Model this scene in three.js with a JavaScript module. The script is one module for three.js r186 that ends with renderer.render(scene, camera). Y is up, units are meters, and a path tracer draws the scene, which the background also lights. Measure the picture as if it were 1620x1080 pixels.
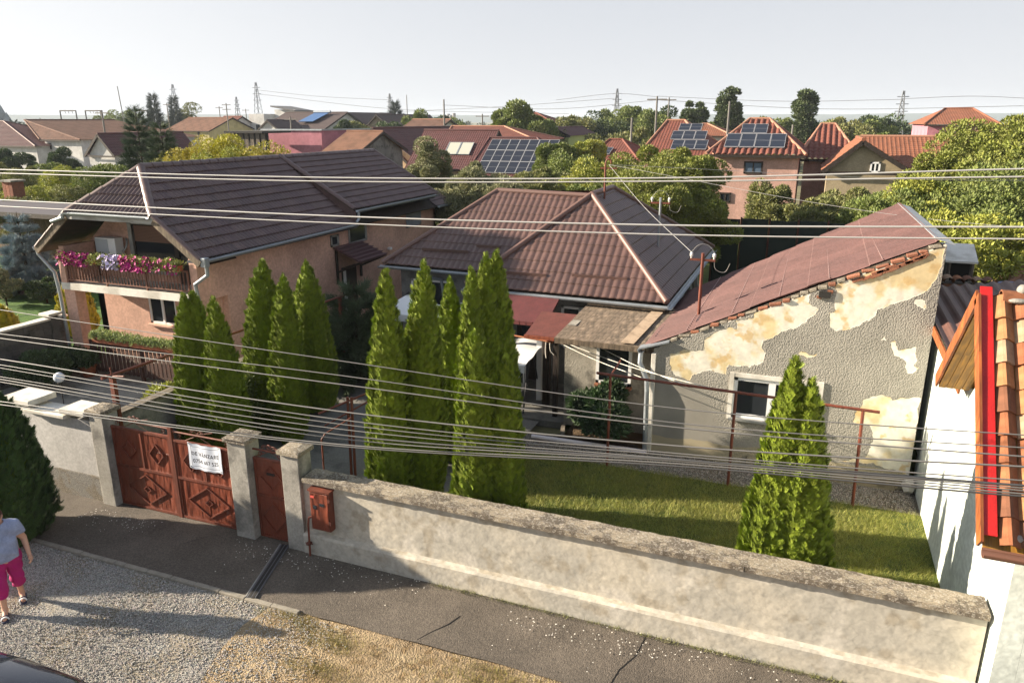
import * as THREE from 'three';
import { mergeGeometries, mergeVertices, toCreasedNormals } from 'three/addons/utils/BufferGeometryUtils.js';
import { RoundedBoxGeometry } from 'three/addons/geometries/RoundedBoxGeometry.js';
import { MarchingCubes } from 'three/addons/objects/MarchingCubes.js';

// ---------- camera, sky, sun, exposure ----------
// World: x runs along the street to the right, y is up, z = -v where v is the distance from the street into the plots.
const scene = new THREE.Scene();
const CAMH = 7.2, FOC = 1180, YAW = 21.2 * Math.PI / 180, PITCH = Math.atan(350 / FOC);
const camera = new THREE.PerspectiveCamera(2 * Math.atan(540 / FOC) * 180 / Math.PI, 1620 / 1080, 0.1, 9000);
camera.position.set(0, CAMH, 0);
camera.rotation.order = 'YXZ';
camera.rotation.set(-PITCH, YAW, 0);
camera.updateMatrixWorld();

const renderer = new THREE.WebGLRenderer({ antialias: true });
renderer.toneMapping = THREE.LinearToneMapping;
renderer.toneMappingExposure = 3.2;
renderer.shadowMap.enabled = true;

const SUN_EL = 20.5 * Math.PI / 180, SUN_AZ = 12.5 * Math.PI / 180;      // shadows fall along +x and a little into the plots
const sunDir = new THREE.Vector3(-Math.cos(SUN_EL) * Math.cos(SUN_AZ), Math.sin(SUN_EL), Math.cos(SUN_EL) * Math.sin(SUN_AZ));
const sun = new THREE.DirectionalLight(new THREE.Color(1.0, 0.865, 0.68), 5.0);
sun.position.copy(sunDir).multiplyScalar(90).add(new THREE.Vector3(-6, 0, -20));
sun.target.position.set(-6, 0, -20);
sun.castShadow = true; sun.shadow.mapSize.set(4096, 4096); sun.shadow.radius = 1.2;
Object.assign(sun.shadow.camera, { left: -60, right: 60, top: 60, bottom: -60, near: 1, far: 260 });
scene.add(sun, sun.target);
{ // hazy late-afternoon sky: pale near the horizon, brighter round the sun's side, soft blue overhead
  const W = 256, Hh = 128, d = new Float32Array(W * Hh * 4), v = new THREE.Vector3();
  for (let j = 0; j < Hh; j++) for (let i = 0; i < W; i++) {
    const lat = ((j + .5) / Hh - .5) * Math.PI, lon = ((i + .5) / W - .5) * 2 * Math.PI;
    v.set(Math.cos(lat) * Math.cos(lon), Math.sin(lat), Math.cos(lat) * Math.sin(lon));
    const up = Math.max(0, v.y), k = Math.pow(1 - up, 2.2);
    const c = Math.max(0, v.dot(sunDir)), g = .2 * Math.pow(c, 2) + .45 * Math.pow(c, 24);
    const o = (j * W + i) * 4, zen = [.115, .138, .178], hor = [.268, .272, .278];
    for (let q = 0; q < 3; q++) d[o + q] = zen[q] + (hor[q] - zen[q]) * k + g * [1, .95, .86][q] * (.35 + .65 * k);
    d[o + 3] = 1;
  }
  const t = new THREE.DataTexture(d, W, Hh, THREE.RGBAFormat, THREE.FloatType);
  t.mapping = THREE.EquirectangularReflectionMapping; t.magFilter = t.minFilter = THREE.LinearFilter; t.wrapS = THREE.RepeatWrapping; t.needsUpdate = true;
  scene.background = t; scene.environment = t;
}
scene.fog = new THREE.FogExp2(new THREE.Color(.62, .70, .80), .00022);

// ---------- small mathematics ----------
let seed_ = 7;
const rnd = () => { seed_ = (seed_ + 0x6d2b79f5) | 0; let t = Math.imul(seed_ ^ (seed_ >>> 15), 1 | seed_); t = (t + Math.imul(t ^ (t >>> 7), 61 | t)) ^ t; return ((t ^ (t >>> 14)) >>> 0) / 4294967296; };
const rr = (a, b) => a + (b - a) * rnd();
const lerp = (a, b, t) => a + (b - a) * t, clamp = (x, a = 0, b = 1) => Math.min(b, Math.max(a, x)), sstep = (a, b, x) => { const t = clamp((x - a) / (b - a)); return t * t * (3 - 2 * t); };
const hash = (x, y, s = 0) => { let h = Math.imul(x | 0, 374761393) + Math.imul(y | 0, 668265263) + Math.imul(s | 0, 974634777) | 0; h = Math.imul(h ^ (h >>> 13), 1274126177); return ((h ^ (h >>> 16)) >>> 0) / 4294967296; };
function vnoise(x, y, per, s) {   // periodic value noise
  const xi = Math.floor(x), yi = Math.floor(y), fx = x - xi, fy = y - yi, u = fx * fx * (3 - 2 * fx), w = fy * fy * (3 - 2 * fy), m = (a) => ((a % per) + per) % per;
  return lerp(lerp(hash(m(xi), m(yi), s), hash(m(xi + 1), m(yi), s), u), lerp(hash(m(xi), m(yi + 1), s), hash(m(xi + 1), m(yi + 1), s), u), w);
}
const noise2 = (x, y, s) => vnoise(x + 500, y + 500, 4096, s);
function fbm(x, y, f, oct = 4, s = 1) { let a = 0, w = .5, n = 0; for (let o = 0; o < oct; o++) { a += w * vnoise(x * f, y * f, f, s + o * 17); n += w; w *= .55; f *= 2; } return a / n; }   // x, y in 0..1
const V = (u, y, v) => new THREE.Vector3(u, y, -v);
function hit(px, py, { u, y, v }) {   // where the photograph's pixel meets the plane x = u, y = y or depth = v
  const a = (px - 810) / FOC, b = -(py - 540) / FOC, c = Math.cos(PITCH), s = Math.sin(PITCH), C = Math.cos(YAW), S = Math.sin(YAW);
  const rx = a, ry = b * c - s, rz = -(c + b * s), r = [rx * C + rz * S, ry, rx * S - rz * C];
  const t = u !== undefined ? u / r[0] : v !== undefined ? v / r[2] : (y - CAMH) / r[1];
  return { u: r[0] * t, y: CAMH + r[1] * t, v: r[2] * t };
}
const hv = (px, py, o) => { const p = hit(px, py, o); return V(p.u, p.y, p.v); };

// ---------- textures ----------
function texture(w, h, fn, srgb = true) {
  const d = new Uint8Array(w * h * 4);
  for (let j = 0; j < h; j++) for (let i = 0; i < w; i++) { const c = fn((i + .5) / w, (j + .5) / h), o = (j * w + i) * 4; for (let q = 0; q < 3; q++) d[o + q] = clamp(Array.isArray(c) ? c[q] : c) * 255; d[o + 3] = 255; }
  const t = new THREE.DataTexture(d, w, h); t.wrapS = t.wrapT = THREE.RepeatWrapping; t.magFilter = THREE.LinearFilter; t.minFilter = THREE.LinearMipmapLinearFilter; t.generateMipmaps = true;
  if (srgb) t.colorSpace = THREE.SRGBColorSpace; t.needsUpdate = true; return t;
}
const sized = (t, m, n = m) => { const c = t.clone(); c.repeat.set(1 / m, 1 / n); c.needsUpdate = true; return c; };
const mix3 = (a, b, t) => [lerp(a[0], b[0], t), lerp(a[1], b[1], t), lerp(a[2], b[2], t)];
const hex = (s) => [1, 3, 5].map((i) => parseInt(s.slice(i, i + 2), 16) / 255);
function cells(x, y, n, s) {   // distance to the nearest and second nearest of n*n scattered points, and which one
  const X = x * n, Y = y * n, xi = Math.floor(X), yi = Math.floor(Y); let d1 = 9, d2 = 9, id = 0;
  for (let b = -1; b <= 1; b++) for (let a = -1; a <= 1; a++) {
    const cx = xi + a, cy = yi + b, mx = ((cx % n) + n) % n, my = ((cy % n) + n) % n, h1 = hash(mx, my, s), h2 = hash(mx, my, s + 5), d = Math.hypot(X - cx - h1, Y - cy - h2);
    if (d < d1) { d2 = d1; d1 = d; id = hash(mx, my, s + 9); } else if (d < d2) d2 = d;
  }
  return [d1, d2, id];
}
const T = {
  mottle: texture(512, 512, (x, y) => { const a = fbm(x, y, 4, 5, 3), b = fbm(x, y, 64, 2, 9); return .80 + .26 * (a - .5) + .16 * (b - .5) + .08; }),
  grime: texture(512, 512, (x, y) => { const a = fbm(x, y, 3, 6, 31), b = fbm(x, y, 40, 3, 39), st = fbm(x * 1, y, 2, 5, 77); const t = sstep(.42, .7, a) * .35 + .2 * (st - .4); return mix3([.97, .96, .94], [.60, .57, .52], clamp(t + .25 * (b - .5))); }),
  rough: texture(512, 512, (x, y) => { const [d1, d2] = cells(x, y, 60, 4); return .35 + .4 * (d2 - d1) + .4 * (fbm(x, y, 48, 3, 5) - .5); }, false),
  fine: texture(512, 512, (x, y) => .5 + .9 * (fbm(x, y, 90, 2, 15) - .5) + .5 * (fbm(x, y, 12, 3, 19) - .5), false),
  asphalt: texture(1024, 1024, (x, y) => { const a = fbm(x, y, 5, 5, 41), b = hash(x * 1024 | 0, y * 1024 | 0, 3), f = fbm(x, y, 160, 2, 8); const v = .78 + .28 * (a - .5) + .34 * (f - .5) + (b > .985 ? .3 : 0); return [v, v * .985, v * .955]; }),
  gravel: texture(1024, 1024, (x, y) => { const [d1, d2, id] = cells(x, y, 130, 14); const e = sstep(.02, .22, d2 - d1); const v = (.52 + .46 * id) * lerp(.45, 1, e); const w = fbm(x, y, 4, 4, 61); return mix3([v, v * .985, v * .96], [v * .93, v * .86, v * .74], sstep(.45, .7, w) * .7); }),
  gravelBump: texture(1024, 1024, (x, y) => { const [d1, d2, id] = cells(x, y, 130, 14); return clamp(sstep(0, .5, d2 - d1) * (.5 + .5 * id)); }, false),
  dirt: texture(1024, 1024, (x, y) => { const a = fbm(x, y, 5, 6, 21), b = fbm(x, y, 30, 4, 23), f = fbm(x, y, 150, 2, 25); let c = mix3([.60, .525, .42], [.80, .735, .62], clamp(a * 1.5 - .3)); c = mix3(c, [.52, .43, .30], sstep(.55, .72, b) * .6); return c.map((q) => q * (.86 + .3 * (f - .5) + .1)); }),
  turf: texture(1024, 1024, (x, y) => { const a = fbm(x, y, 6, 5, 71), f = fbm(x, y, 140, 2, 73); const c = mix3([.20, .26, .07], [.44, .42, .15], clamp(a * 1.6 - .35)); return c.map((q) => q * (.7 + .7 * f)); }),
  concrete: texture(512, 512, (x, y) => { const a = fbm(x, y, 4, 6, 81), f = fbm(x, y, 100, 2, 83), st = sstep(.5, .75, fbm(x, y, 7, 4, 87)); const v = .80 + .3 * (a - .5) + .14 * (f - .5) - .18 * st; return [v, v * .99, v * .965]; }),
  wood: texture(256, 512, (x, y) => { const g = fbm(x, y * .12 + .5, 28, 3, 91), k = fbm(x, y, 5, 4, 95); const v = .72 + .5 * (g - .5) + .25 * (k - .5); return [v, v * .97, v * .93]; }),
  streak: texture(512, 512, (x, y) => { const g = fbm(x, y * .06 + .3, 40, 3, 101), k = fbm(x, y, 6, 5, 105); const v = .84 + .30 * (g - .5) + .34 * (k - .5); return [v, v * .96, v * .92]; }),
};
const M = (color, o = {}) => { const { map, size = 2, bump, bs = .004, bsize = size, r = .85, ...rest } = o; const m = new THREE.MeshStandardMaterial({ color, roughness: r, ...rest }); if (map) m.map = sized(T[map], size); if (bump) { m.bumpMap = sized(T[bump], bsize); m.bumpScale = bs; } m.side = THREE.DoubleSide; return m; };
const L3 = (r, g, b) => new THREE.Color().setRGB(r, g, b);

// ---------- geometry helpers (all in world coordinates, u along the street, v into the plots) ----------
const qa = new THREE.Quaternion(), YUP = new THREE.Vector3(0, 1, 0), ZUP = new THREE.Vector3(0, 0, 1);
function box(u0, u1, y0, y1, v0, v1, bev = 0) {
  const w = Math.abs(u1 - u0), h = Math.abs(y1 - y0), d = Math.abs(v1 - v0);
  const g = bev > 0 ? new RoundedBoxGeometry(w, h, d, 1, Math.min(bev, w / 2.2, h / 2.2, d / 2.2)) : new THREE.BoxGeometry(w, h, d);
  return g.translate((u0 + u1) / 2, (y0 + y1) / 2, -(v0 + v1) / 2);
}
function rod(a, b, r = .02, seg = 6, r2 = r) {   // a bar between two points
  const d = b.clone().sub(a), g = new THREE.CylinderGeometry(r2, r, d.length(), seg, 1);
  return g.translate(0, d.length() / 2, 0).applyQuaternion(qa.setFromUnitVectors(YUP, d.normalize())).translate(a.x, a.y, a.z);
}
function beam(a, b, w = .05, h = w) {   // a squared bar between two points
  const d = b.clone().sub(a), L = d.length(), m = new THREE.Matrix4(), z = d.clone().normalize(), up = Math.abs(z.y) > .98 ? new THREE.Vector3(1, 0, 0) : YUP, x = up.clone().cross(z).normalize(), y = z.clone().cross(x);
  m.makeBasis(x, y, z).setPosition(a.clone().add(b).multiplyScalar(.5));
  return new THREE.BoxGeometry(w, h, L).applyMatrix4(m);
}
function pipe(pts, r = .04, seg = 8) { const gs = []; for (let i = 0; i + 1 < pts.length; i++) gs.push(rod(pts[i], pts[i + 1], r, seg)); for (let i = 1; i + 1 < pts.length; i++) gs.push(new THREE.SphereGeometry(r * 1.02, seg, 6).translate(pts[i].x, pts[i].y, pts[i].z)); return mergeAll(gs); }
function tube(pts, r, n = 24, seg = 5) { return new THREE.TubeGeometry(new THREE.CatmullRomCurve3(pts), n, r, seg); }
function gutter(a, b, r = .065) {   // half-round channel with thickness, open above
  const d = b.clone().sub(a), L = d.length(), s = new THREE.Shape(); s.absarc(0, 0, r, Math.PI, 2 * Math.PI, false); s.lineTo(r + .012, .012); s.lineTo(r - .012, .0); s.absarc(0, 0, r - .012, 2 * Math.PI, Math.PI, true); s.lineTo(-r, 0);
  const g = new THREE.ExtrudeGeometry(s, { depth: L, bevelEnabled: false, curveSegments: 8 }), z = d.clone().normalize(), x = YUP.clone().cross(z).normalize(), m = new THREE.Matrix4().makeBasis(x, YUP, z).setPosition(a);
  return g.applyMatrix4(m);
}
function poly3(pts, thick = 0, dir = null) {   // flat convex polygon, optionally thick along -normal
  const P = pts, n = P[1].clone().sub(P[0]).cross(P[2].clone().sub(P[0])).normalize(); if (dir ? n.dot(dir) < 0 : n.y < -1e-6) n.negate();
  const pos = [], tri = (a, b, c) => pos.push(a.x, a.y, a.z, b.x, b.y, b.z, c.x, c.y, c.z);
  for (let i = 1; i + 1 < P.length; i++) tri(P[0], P[i], P[i + 1]);
  if (thick) { const Q = P.map((p) => p.clone().addScaledVector(n, -thick)); for (let i = 1; i + 1 < P.length; i++) tri(Q[0], Q[i + 1], Q[i]); for (let i = 0; i < P.length; i++) { const j = (i + 1) % P.length; tri(P[i], Q[i], P[j]); tri(P[j], Q[i], Q[j]); } }
  const g = new THREE.BufferGeometry(); g.setAttribute('position', new THREE.Float32BufferAttribute(pos, 3)); g.computeVertexNormals(); return g;
}
function plain(g) { let q = g.index ? g.toNonIndexed() : g; if (!q.attributes.normal) q.computeVertexNormals(); if (!q.attributes.uv) boxUV(q); for (const k of Object.keys(q.attributes)) if (!['position', 'normal', 'uv'].includes(k)) q.deleteAttribute(k); q.morphAttributes = {}; return q; }
function mergeAll(gs) { gs = gs.flat(9).filter(Boolean); const keep = gs.every((g) => g.userData.keepUV); const g = gs.length === 1 ? plain(gs[0]) : mergeGeometries(gs.map(plain), false); g.userData = { keepUV: keep }; return g; }
function boxUV(g) {
  const p = g.attributes.position, n = g.attributes.normal, uv = new Float32Array(p.count * 2);
  for (let i = 0; i < p.count; i++) {
    const x = p.getX(i), y = p.getY(i), z = p.getZ(i), j = i - i % 3; let nx = 0, ny = 0, nz = 0;
    for (let k = 0; k < 3; k++) { nx += n.getX(j + k); ny += n.getY(j + k); nz += n.getZ(j + k); }
    nx = Math.abs(nx); ny = Math.abs(ny); nz = Math.abs(nz);
    if (ny > nx && ny > nz) { uv[2 * i] = x; uv[2 * i + 1] = -z; } else if (nx > nz) { uv[2 * i] = -z; uv[2 * i + 1] = y; } else { uv[2 * i] = x; uv[2 * i + 1] = y; }
  }
  g.setAttribute('uv', new THREE.BufferAttribute(uv, 2)); return g;
}
// ---------- scene-graph helpers ----------
const used = {};
const numbered = (n) => { const k = used[n] = (used[n] ?? -1) + 1; return k ? n + '_' + String(k).padStart(3, '0') : n; };
function thing(name, label, category, at = [0, 0, 0], group) { const g = new THREE.Group(); g.name = numbered(name); g.position.copy(V(...at)); g.userData = { label, category }; if (group) g.userData.group = group; scene.add(g); return g; }
function part(parent, name, geos, mat, label) {   // geometry in world coordinates, re-based on the thing
  const g = mergeAll([geos]); if (!g.userData.keepUV) boxUV(g);
  let o = parent, off = new THREE.Vector3(); while (o && o !== scene) { off.add(o.position); o = o.parent; }
  g.translate(-off.x, -off.y, -off.z);
  const m = new THREE.Mesh(g, mat); m.name = name; m.castShadow = m.receiveShadow = true; if (label) m.userData.label = label; parent.add(m); return m;
}
function solo(name, label, category, geos, mat, group) { const g = mergeAll([geos]); if (!g.userData.keepUV) boxUV(g); g.computeBoundingBox(); const c = g.boundingBox.getCenter(new THREE.Vector3()); c.y = g.boundingBox.min.y; g.translate(-c.x, -c.y, -c.z); const m = new THREE.Mesh(g, mat); m.name = numbered(name); m.position.copy(c); m.castShadow = m.receiveShadow = true; m.userData = { label, category }; if (group) m.userData.group = group; scene.add(m); return m; }
function struct(name, geos, mat) { const g = mergeAll([geos]); if (!g.userData.keepUV) boxUV(g); const m = new THREE.Mesh(g, mat); m.name = numbered(name); m.castShadow = m.receiveShadow = true; m.userData = { kind: 'structure' }; scene.add(m); return m; }
function shared(parent, name, geo, mat, matrix) { const m = new THREE.Mesh(geo, mat); m.name = name; m.castShadow = m.receiveShadow = true; matrix.decompose(m.position, m.quaternion, m.scale); parent.add(m); return m; }

// ---------- roofs ----------
function faceFrame(pts) {   // eave from pts[0] to pts[1]; T climbs the slope
  const S = pts[1].clone().sub(pts[0]).normalize(); let N = S.clone().cross(pts[2].clone().sub(pts[0])).normalize(); if (N.y < 0) N.negate();
  let Tt = N.clone().cross(S); if (Tt.y < 0) Tt.negate();
  const O = pts[0], P2 = pts.map((p) => { const d = p.clone().sub(O); return [d.dot(S), d.dot(Tt)]; });
  let area = 0; P2.forEach((p, i) => { const q = P2[(i + 1) % P2.length]; area += p[0] * q[1] - q[0] * p[1]; });
  return { O, S, T: Tt, N, P2: area < 0 ? P2.slice().reverse() : P2 };
}
function clip2(poly, P2) {   // poly: [[s,t,h]...] clipped to the convex counter-clockwise outline P2
  for (let i = 0; i < P2.length && poly.length; i++) {
    const a = P2[i], b = P2[(i + 1) % P2.length], ex = b[0] - a[0], ey = b[1] - a[1], side = (p) => ex * (p[1] - a[1]) - ey * (p[0] - a[0]), out = [];
    for (let k = 0; k < poly.length; k++) { const p = poly[k], q = poly[(k + 1) % poly.length], sp = side(p), sq = side(q); if (sp >= -1e-9) out.push(p); if ((sp > 1e-9 && sq < -1e-9) || (sp < -1e-9 && sq > 1e-9)) { const t = sp / (sp - sq); out.push([lerp(p[0], q[0], t), lerp(p[1], q[1], t), lerp(p[2], q[2], t)]); } }
    poly = out;
  }
  return poly;
}
function sheet(F, P2, ss, ts, hfn, lift = 0) {   // height-field sheet over a face, cut to its outline
  const pos = [], uv = [], put = (p) => { const q = F.O.clone().addScaledVector(F.S, p[0]).addScaledVector(F.T, p[1]).addScaledVector(F.N, p[2] + lift); pos.push(q.x, q.y, q.z); uv.push(p[0], p[1]); };
  for (let j = 0; j + 1 < ts.length; j++) for (let i = 0; i + 1 < ss.length; i++) {
    const c = [[ss[i], ts[j]], [ss[i + 1], ts[j]], [ss[i + 1], ts[j + 1]], [ss[i], ts[j + 1]]].map(([s, t]) => [s, t, hfn(s, t)]);
    const p = clip2(c, P2); for (let k = 1; k + 1 < p.length; k++) { put(p[0]); put(p[k]); put(p[k + 1]); }
  }
  if (!pos.length) return null;
  let g = new THREE.BufferGeometry(); g.setAttribute('position', new THREE.Float32BufferAttribute(pos, 3)); g.setAttribute('uv', new THREE.Float32BufferAttribute(uv, 2)); g.computeVertexNormals();
  g.userData.keepUV = true; return g;
}
const range = (a, b, d) => { const o = []; for (let x = a; x < b - 1e-6; x += d) o.push(x); o.push(b); return o; };
function profileRoof(parent, pts, mat, { rib = .2, course = .35, amp = .02, step = .022, panel = 1.1, name = 'roof_sheet', seg = 6, wave = 'tile' } = {}) {
  const F = faceFrame(pts), xs = F.P2.map((p) => p[0]), ys = F.P2.map((p) => p[1]), s0 = Math.min(...xs), s1 = Math.max(...xs), t1 = Math.max(...ys);
  const ts = []; if (course) for (let k = 0; k * course < t1; k++) ts.push(k * course, k * course + .02, (k + .55) * course); else ts.push(0); ts.push(t1 + .01);
  const h = (s, t) => { const ph = s / rib - Math.floor(s / rib); const w = wave === 'tile' ? Math.pow(.5 + .5 * Math.cos(2 * Math.PI * ph), .7) : wave === 'trap' ? (ph < .28 ? 1 : ph < .36 ? 1 - (ph - .28) / .08 : ph > .92 ? (ph - .92) / .08 : 0) : .5 + .5 * Math.cos(2 * Math.PI * ph); let st = 0; if (course) { const f = t / course - Math.floor(t / course + 1e-6); st = f < .03 ? (f < 1e-4 ? 0 : 1) : 1 - f; } return amp * w + step * st; };
  const made = [];
  for (let a = s0; a < s1 - .02; a += panel) {
    const b = Math.min(s1, a + panel + .012), cl = clipBand(F.P2, a, b); if (!cl.length) continue;
    const g = sheet(F, cl, range(Math.floor(a / rib) * rib, b, rib / seg), ts, h); if (g) { const m = part(parent, name, g, Array.isArray(mat) ? mat[made.length % mat.length] : mat); made.push(m); }
  }
  return made;
}
function clipBand(P2, a, b) { return clip2(P2.map((p) => [p[0], p[1], 0]), [[a, -99], [b, -99], [b, 99], [a, 99]]).map((p) => [p[0], p[1]]); }
// single roof tiles: one shared tile per tone, trimmed ones where the outline cuts them
function tileRoof(parent, pts, mats, { w = .3, course = .33, amp = .03, waves = 2, th = .022, budget = 300, seg = 4, stagger = false, jit = .004, name = 'roof_tile' } = {}) {
  const F = faceFrame(pts), xs = F.P2.map((p) => p[0]), s0 = Math.min(...xs), s1 = Math.max(...xs), t1 = Math.max(...F.P2.map((p) => p[1]));
  const n = waves * seg, len = course * 1.16;
  const prof = (x) => amp * Math.pow(.5 - .5 * Math.cos(2 * Math.PI * x * waves), .8);
  const quadsAt = (s, t, dz) => { const out = []; for (let i = 0; i < n; i++) { const a = i / n, b = (i + 1) / n, ha = prof(a) + th + dz, hb = prof(b) + th + dz; out.push([[s + a * w, t, ha], [s + b * w, t, hb], [s + b * w, t + len, hb - th - .006], [s + a * w, t + len, ha - th - .006]]); out.push([[s + a * w, t, ha - th], [s + b * w, t, hb - th], [s + b * w, t + .0015, hb], [s + a * w, t + .0015, ha]]); } return out; };
  const geo = (quads, local) => { const pos = [], uv = [], put = (p) => { const q = local ? new THREE.Vector3(p[0], p[1], p[2]) : F.O.clone().addScaledVector(F.S, p[0]).addScaledVector(F.T, p[1]).addScaledVector(F.N, p[2]); pos.push(q.x, q.y, q.z); uv.push(p[0], p[1]); };
    for (const p of quads) for (let k = 1; k + 1 < p.length; k++) { put(p[0]); put(p[k]); put(p[k + 1]); } const g = new THREE.BufferGeometry(); g.setAttribute('position', new THREE.Float32BufferAttribute(pos, 3)); g.setAttribute('uv', new THREE.Float32BufferAttribute(uv, 2)); g.computeVertexNormals(); g.userData.keepUV = true; return g; };
  const whole = geo(quadsAt(0, 0, 0), true), off = new THREE.Vector3(); let o = parent; while (o && o !== scene) { off.add(o.position); o = o.parent; }
  const list = [];
  for (let r = 0; r * course < t1; r++) { const t = r * course, sh = stagger && r % 2 ? w / 2 : 0; for (let s = s0 - sh; s < s1; s += w) {
    const quad = [[s, t, 0], [s + w, t, 0], [s + w, t + len, 0], [s, t + len, 0]], cl = clip2(quad, F.P2); if (cl.length < 3) continue;
    let ar = 0; cl.forEach((p, i) => { const q = cl[(i + 1) % cl.length]; ar += p[0] * q[1] - q[0] * p[1]; }); if (ar / 2 < .12 * w * course) continue;
    const c = F.O.clone().addScaledVector(F.S, s + w / 2).addScaledVector(F.T, t + course / 2); list.push({ s, t, full: ar / 2 > .985 * w * len, d: c.distanceTo(camera.position) }); } }
  list.sort((a, b) => a.d - b.d);
  const rest = [], basis = new THREE.Matrix4().makeBasis(F.S, F.T, F.N);
  list.forEach((k, i) => {
    const dz = rr(0, jit), pm = mats[Math.floor(rnd() * mats.length)];
    if (k.full && i < budget) { const p = F.O.clone().addScaledVector(F.S, k.s + rr(-jit, jit)).addScaledVector(F.T, k.t + rr(-jit, jit)).addScaledVector(F.N, dz).sub(off); shared(parent, name, whole, pm, basis.clone().setPosition(p)); return; }
    let q = quadsAt(k.s, k.t, dz).map((c) => (k.full ? c : clip2(c, F.P2))).filter((c) => c.length > 2); if (!q.length) return; const g = geo(q, false);
    if (i < budget) part(parent, name, g, pm); else rest.push(g);
  });
  if (rest.length) part(parent, name, rest, mats[0]).userData.kind = 'stuff';
}
const capGeo = {};
function capRow(parent, A, B, mat, { r = .13, len = .38, name = 'ridge_tile', up = YUP } = {}) {   // overlapping half-round ridge tiles
  const key = r + '_' + len; if (!capGeo[key]) { const g = new THREE.CylinderGeometry(r * .94, r * 1.08, len * 1.1, 8, 1, true, -Math.PI / 2, Math.PI).rotateX(-Math.PI / 2); capGeo[key] = mergeAll([g, new THREE.RingGeometry(r * .9, r * 1.08, 8, 1, 0, Math.PI).translate(0, 0, len * .55)]); }
  const d = B.clone().sub(A), n = Math.max(1, Math.round(d.length() / len)), z = d.clone().normalize().negate(), x = up.clone().cross(z).normalize(), y = z.clone().cross(x), off = new THREE.Vector3(); let o = parent; while (o && o !== scene) { off.add(o.position); o = o.parent; }
  for (let i = 0; i < n; i++) { const m = new THREE.Matrix4().makeBasis(x, y, z).setPosition(A.clone().lerp(B, (i + .5) / n).addScaledVector(y, -r * .35 + rr(0, .008)).sub(off)); shared(parent, name, capGeo[key], mat, m); }
}
// ---------- materials ----------
const mGround = M(L3(.17, .16, .075), { map: 'mottle', size: 40, r: 1 });
const mDirt = M(L3(.70, .66, .60), { map: 'dirt', size: 3.3, bump: 'fine', bs: .03, bsize: 1.4, r: 1 });
const mGravel = M(L3(.92, .905, .875), { map: 'gravel', size: 1.6, bump: 'gravelBump', bs: .012, bsize: 1.6, r: 1 });
const mYardGravel = M(L3(.40, .37, .33), { map: 'gravel', size: 1.7, bump: 'gravelBump', bs: .02, bsize: 1.7, r: 1 });
const mAsphalt = M(L3(.185, .16, .138), { map: 'asphalt', size: 2.6, bump: 'fine', bs: .012, bsize: .8, r: .95 });
const mConcrete = M(L3(.40, .39, .37), { map: 'concrete', size: 2.4, bump: 'fine', bs: .005, bsize: 1.1, r: .95 });
const mDrive = M(L3(.23, .225, .215), { map: 'concrete', size: 3.1, bump: 'fine', bs: .006, bsize: 1.2, r: .95 });
const mKerb = M(L3(.42, .39, .34), { map: 'concrete', size: 1.3, r: .95 });
const mTurf = M(L3(.8, .92, .55), { map: 'turf', size: 2.4, bump: 'fine', bs: .02, bsize: .9, r: 1 });
const mLawnFine = M(L3(.42, .95, .32), { map: 'turf', size: 2.1, bump: 'fine', bs: .02, bsize: .9, r: 1 });
const mSoil = M(L3(.20, .15, .10), { map: 'dirt', size: 1.5, bump: 'fine', bs: .03, r: 1 });
const mIron = M(L3(.21, .055, .030), { map: 'streak', size: 1.2, r: .6, bump: 'fine', bs: .002 });
const mIronDark = M(L3(.15, .045, .03), { map: 'streak', size: 1.2, r: .6 });
const mZinc = M(L3(.42, .46, .50), { map: 'mottle', size: 1, r: .42, metalness: .55 });
const mZincOld = M(L3(.40, .41, .42), { map: 'grime', size: 1.3, r: .6, metalness: .3 });
const mWhite = M(L3(.74, .73, .70), { map: 'grime', size: 1.5, r: .8 });
const mPlasticWhite = M(L3(.78, .78, .78), { r: .45 });
const mGlass = M(L3(.022, .026, .032), { r: .06 });
const mDark = M(L3(.02, .018, .016), { r: .9 });
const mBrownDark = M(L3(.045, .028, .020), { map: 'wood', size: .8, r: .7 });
const mWood = M(L3(.24, .17, .11), { map: 'wood', size: .9, r: .9 });
const mOldWood = M(L3(.28, .25, .21), { map: 'wood', size: .9, r: 1 });
const mBrick = M(L3(.36, .14, .075), { map: 'mottle', size: .7, r: 1, bump: 'fine', bs: .006, bsize: .4 });
const mTerracotta = M(L3(.40, .13, .065), { map: 'mottle', size: .6, r: .9 });
const mPlaster = M(L3(.50, .485, .455), { map: 'concrete', size: 2.7, bump: 'fine', bs: .004, bsize: .9, r: 1 });
const mRoughcast = M(L3(.60, .59, .56), { map: 'mottle', size: 1, bump: 'rough', bs: .07, bsize: 1.3, r: 1 });

// the long wall along the pavement: blotched cement render with trowel patches
T.wall = texture(2048, 256, (x, y) => {
  const X = x, Y = y / 8; const a = fbm(X, Y, 14, 5, 201), b = fbm(X, Y, 48, 4, 207), c = fbm(X, Y, 200, 3, 211), d = fbm(X, Y, 26, 4, 219);
  let col = mix3([.80, .765, .70], [.745, .72, .67], sstep(.4, .62, a));
  col = mix3(col, [.62, .57, .49], sstep(.54, .76, b) * .5); col = mix3(col, [.86, .83, .78], sstep(.60, .76, d) * .6);
  const ridge = Math.abs(fbm(X, Y, 60, 3, 229) - .5); col = col.map((q) => q * (1 - .05 * (1 - sstep(0, .06, ridge))));
  return col.map((q) => q * (.93 + .18 * (c - .5) + .06));
});
T.wallBump = texture(2048, 256, (x, y) => { const Y = y / 8; return clamp(.3 + .7 * fbm(x, Y, 36, 5, 231) + .25 * (fbm(x, Y, 150, 2, 237) - .5)); }, false);
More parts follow.
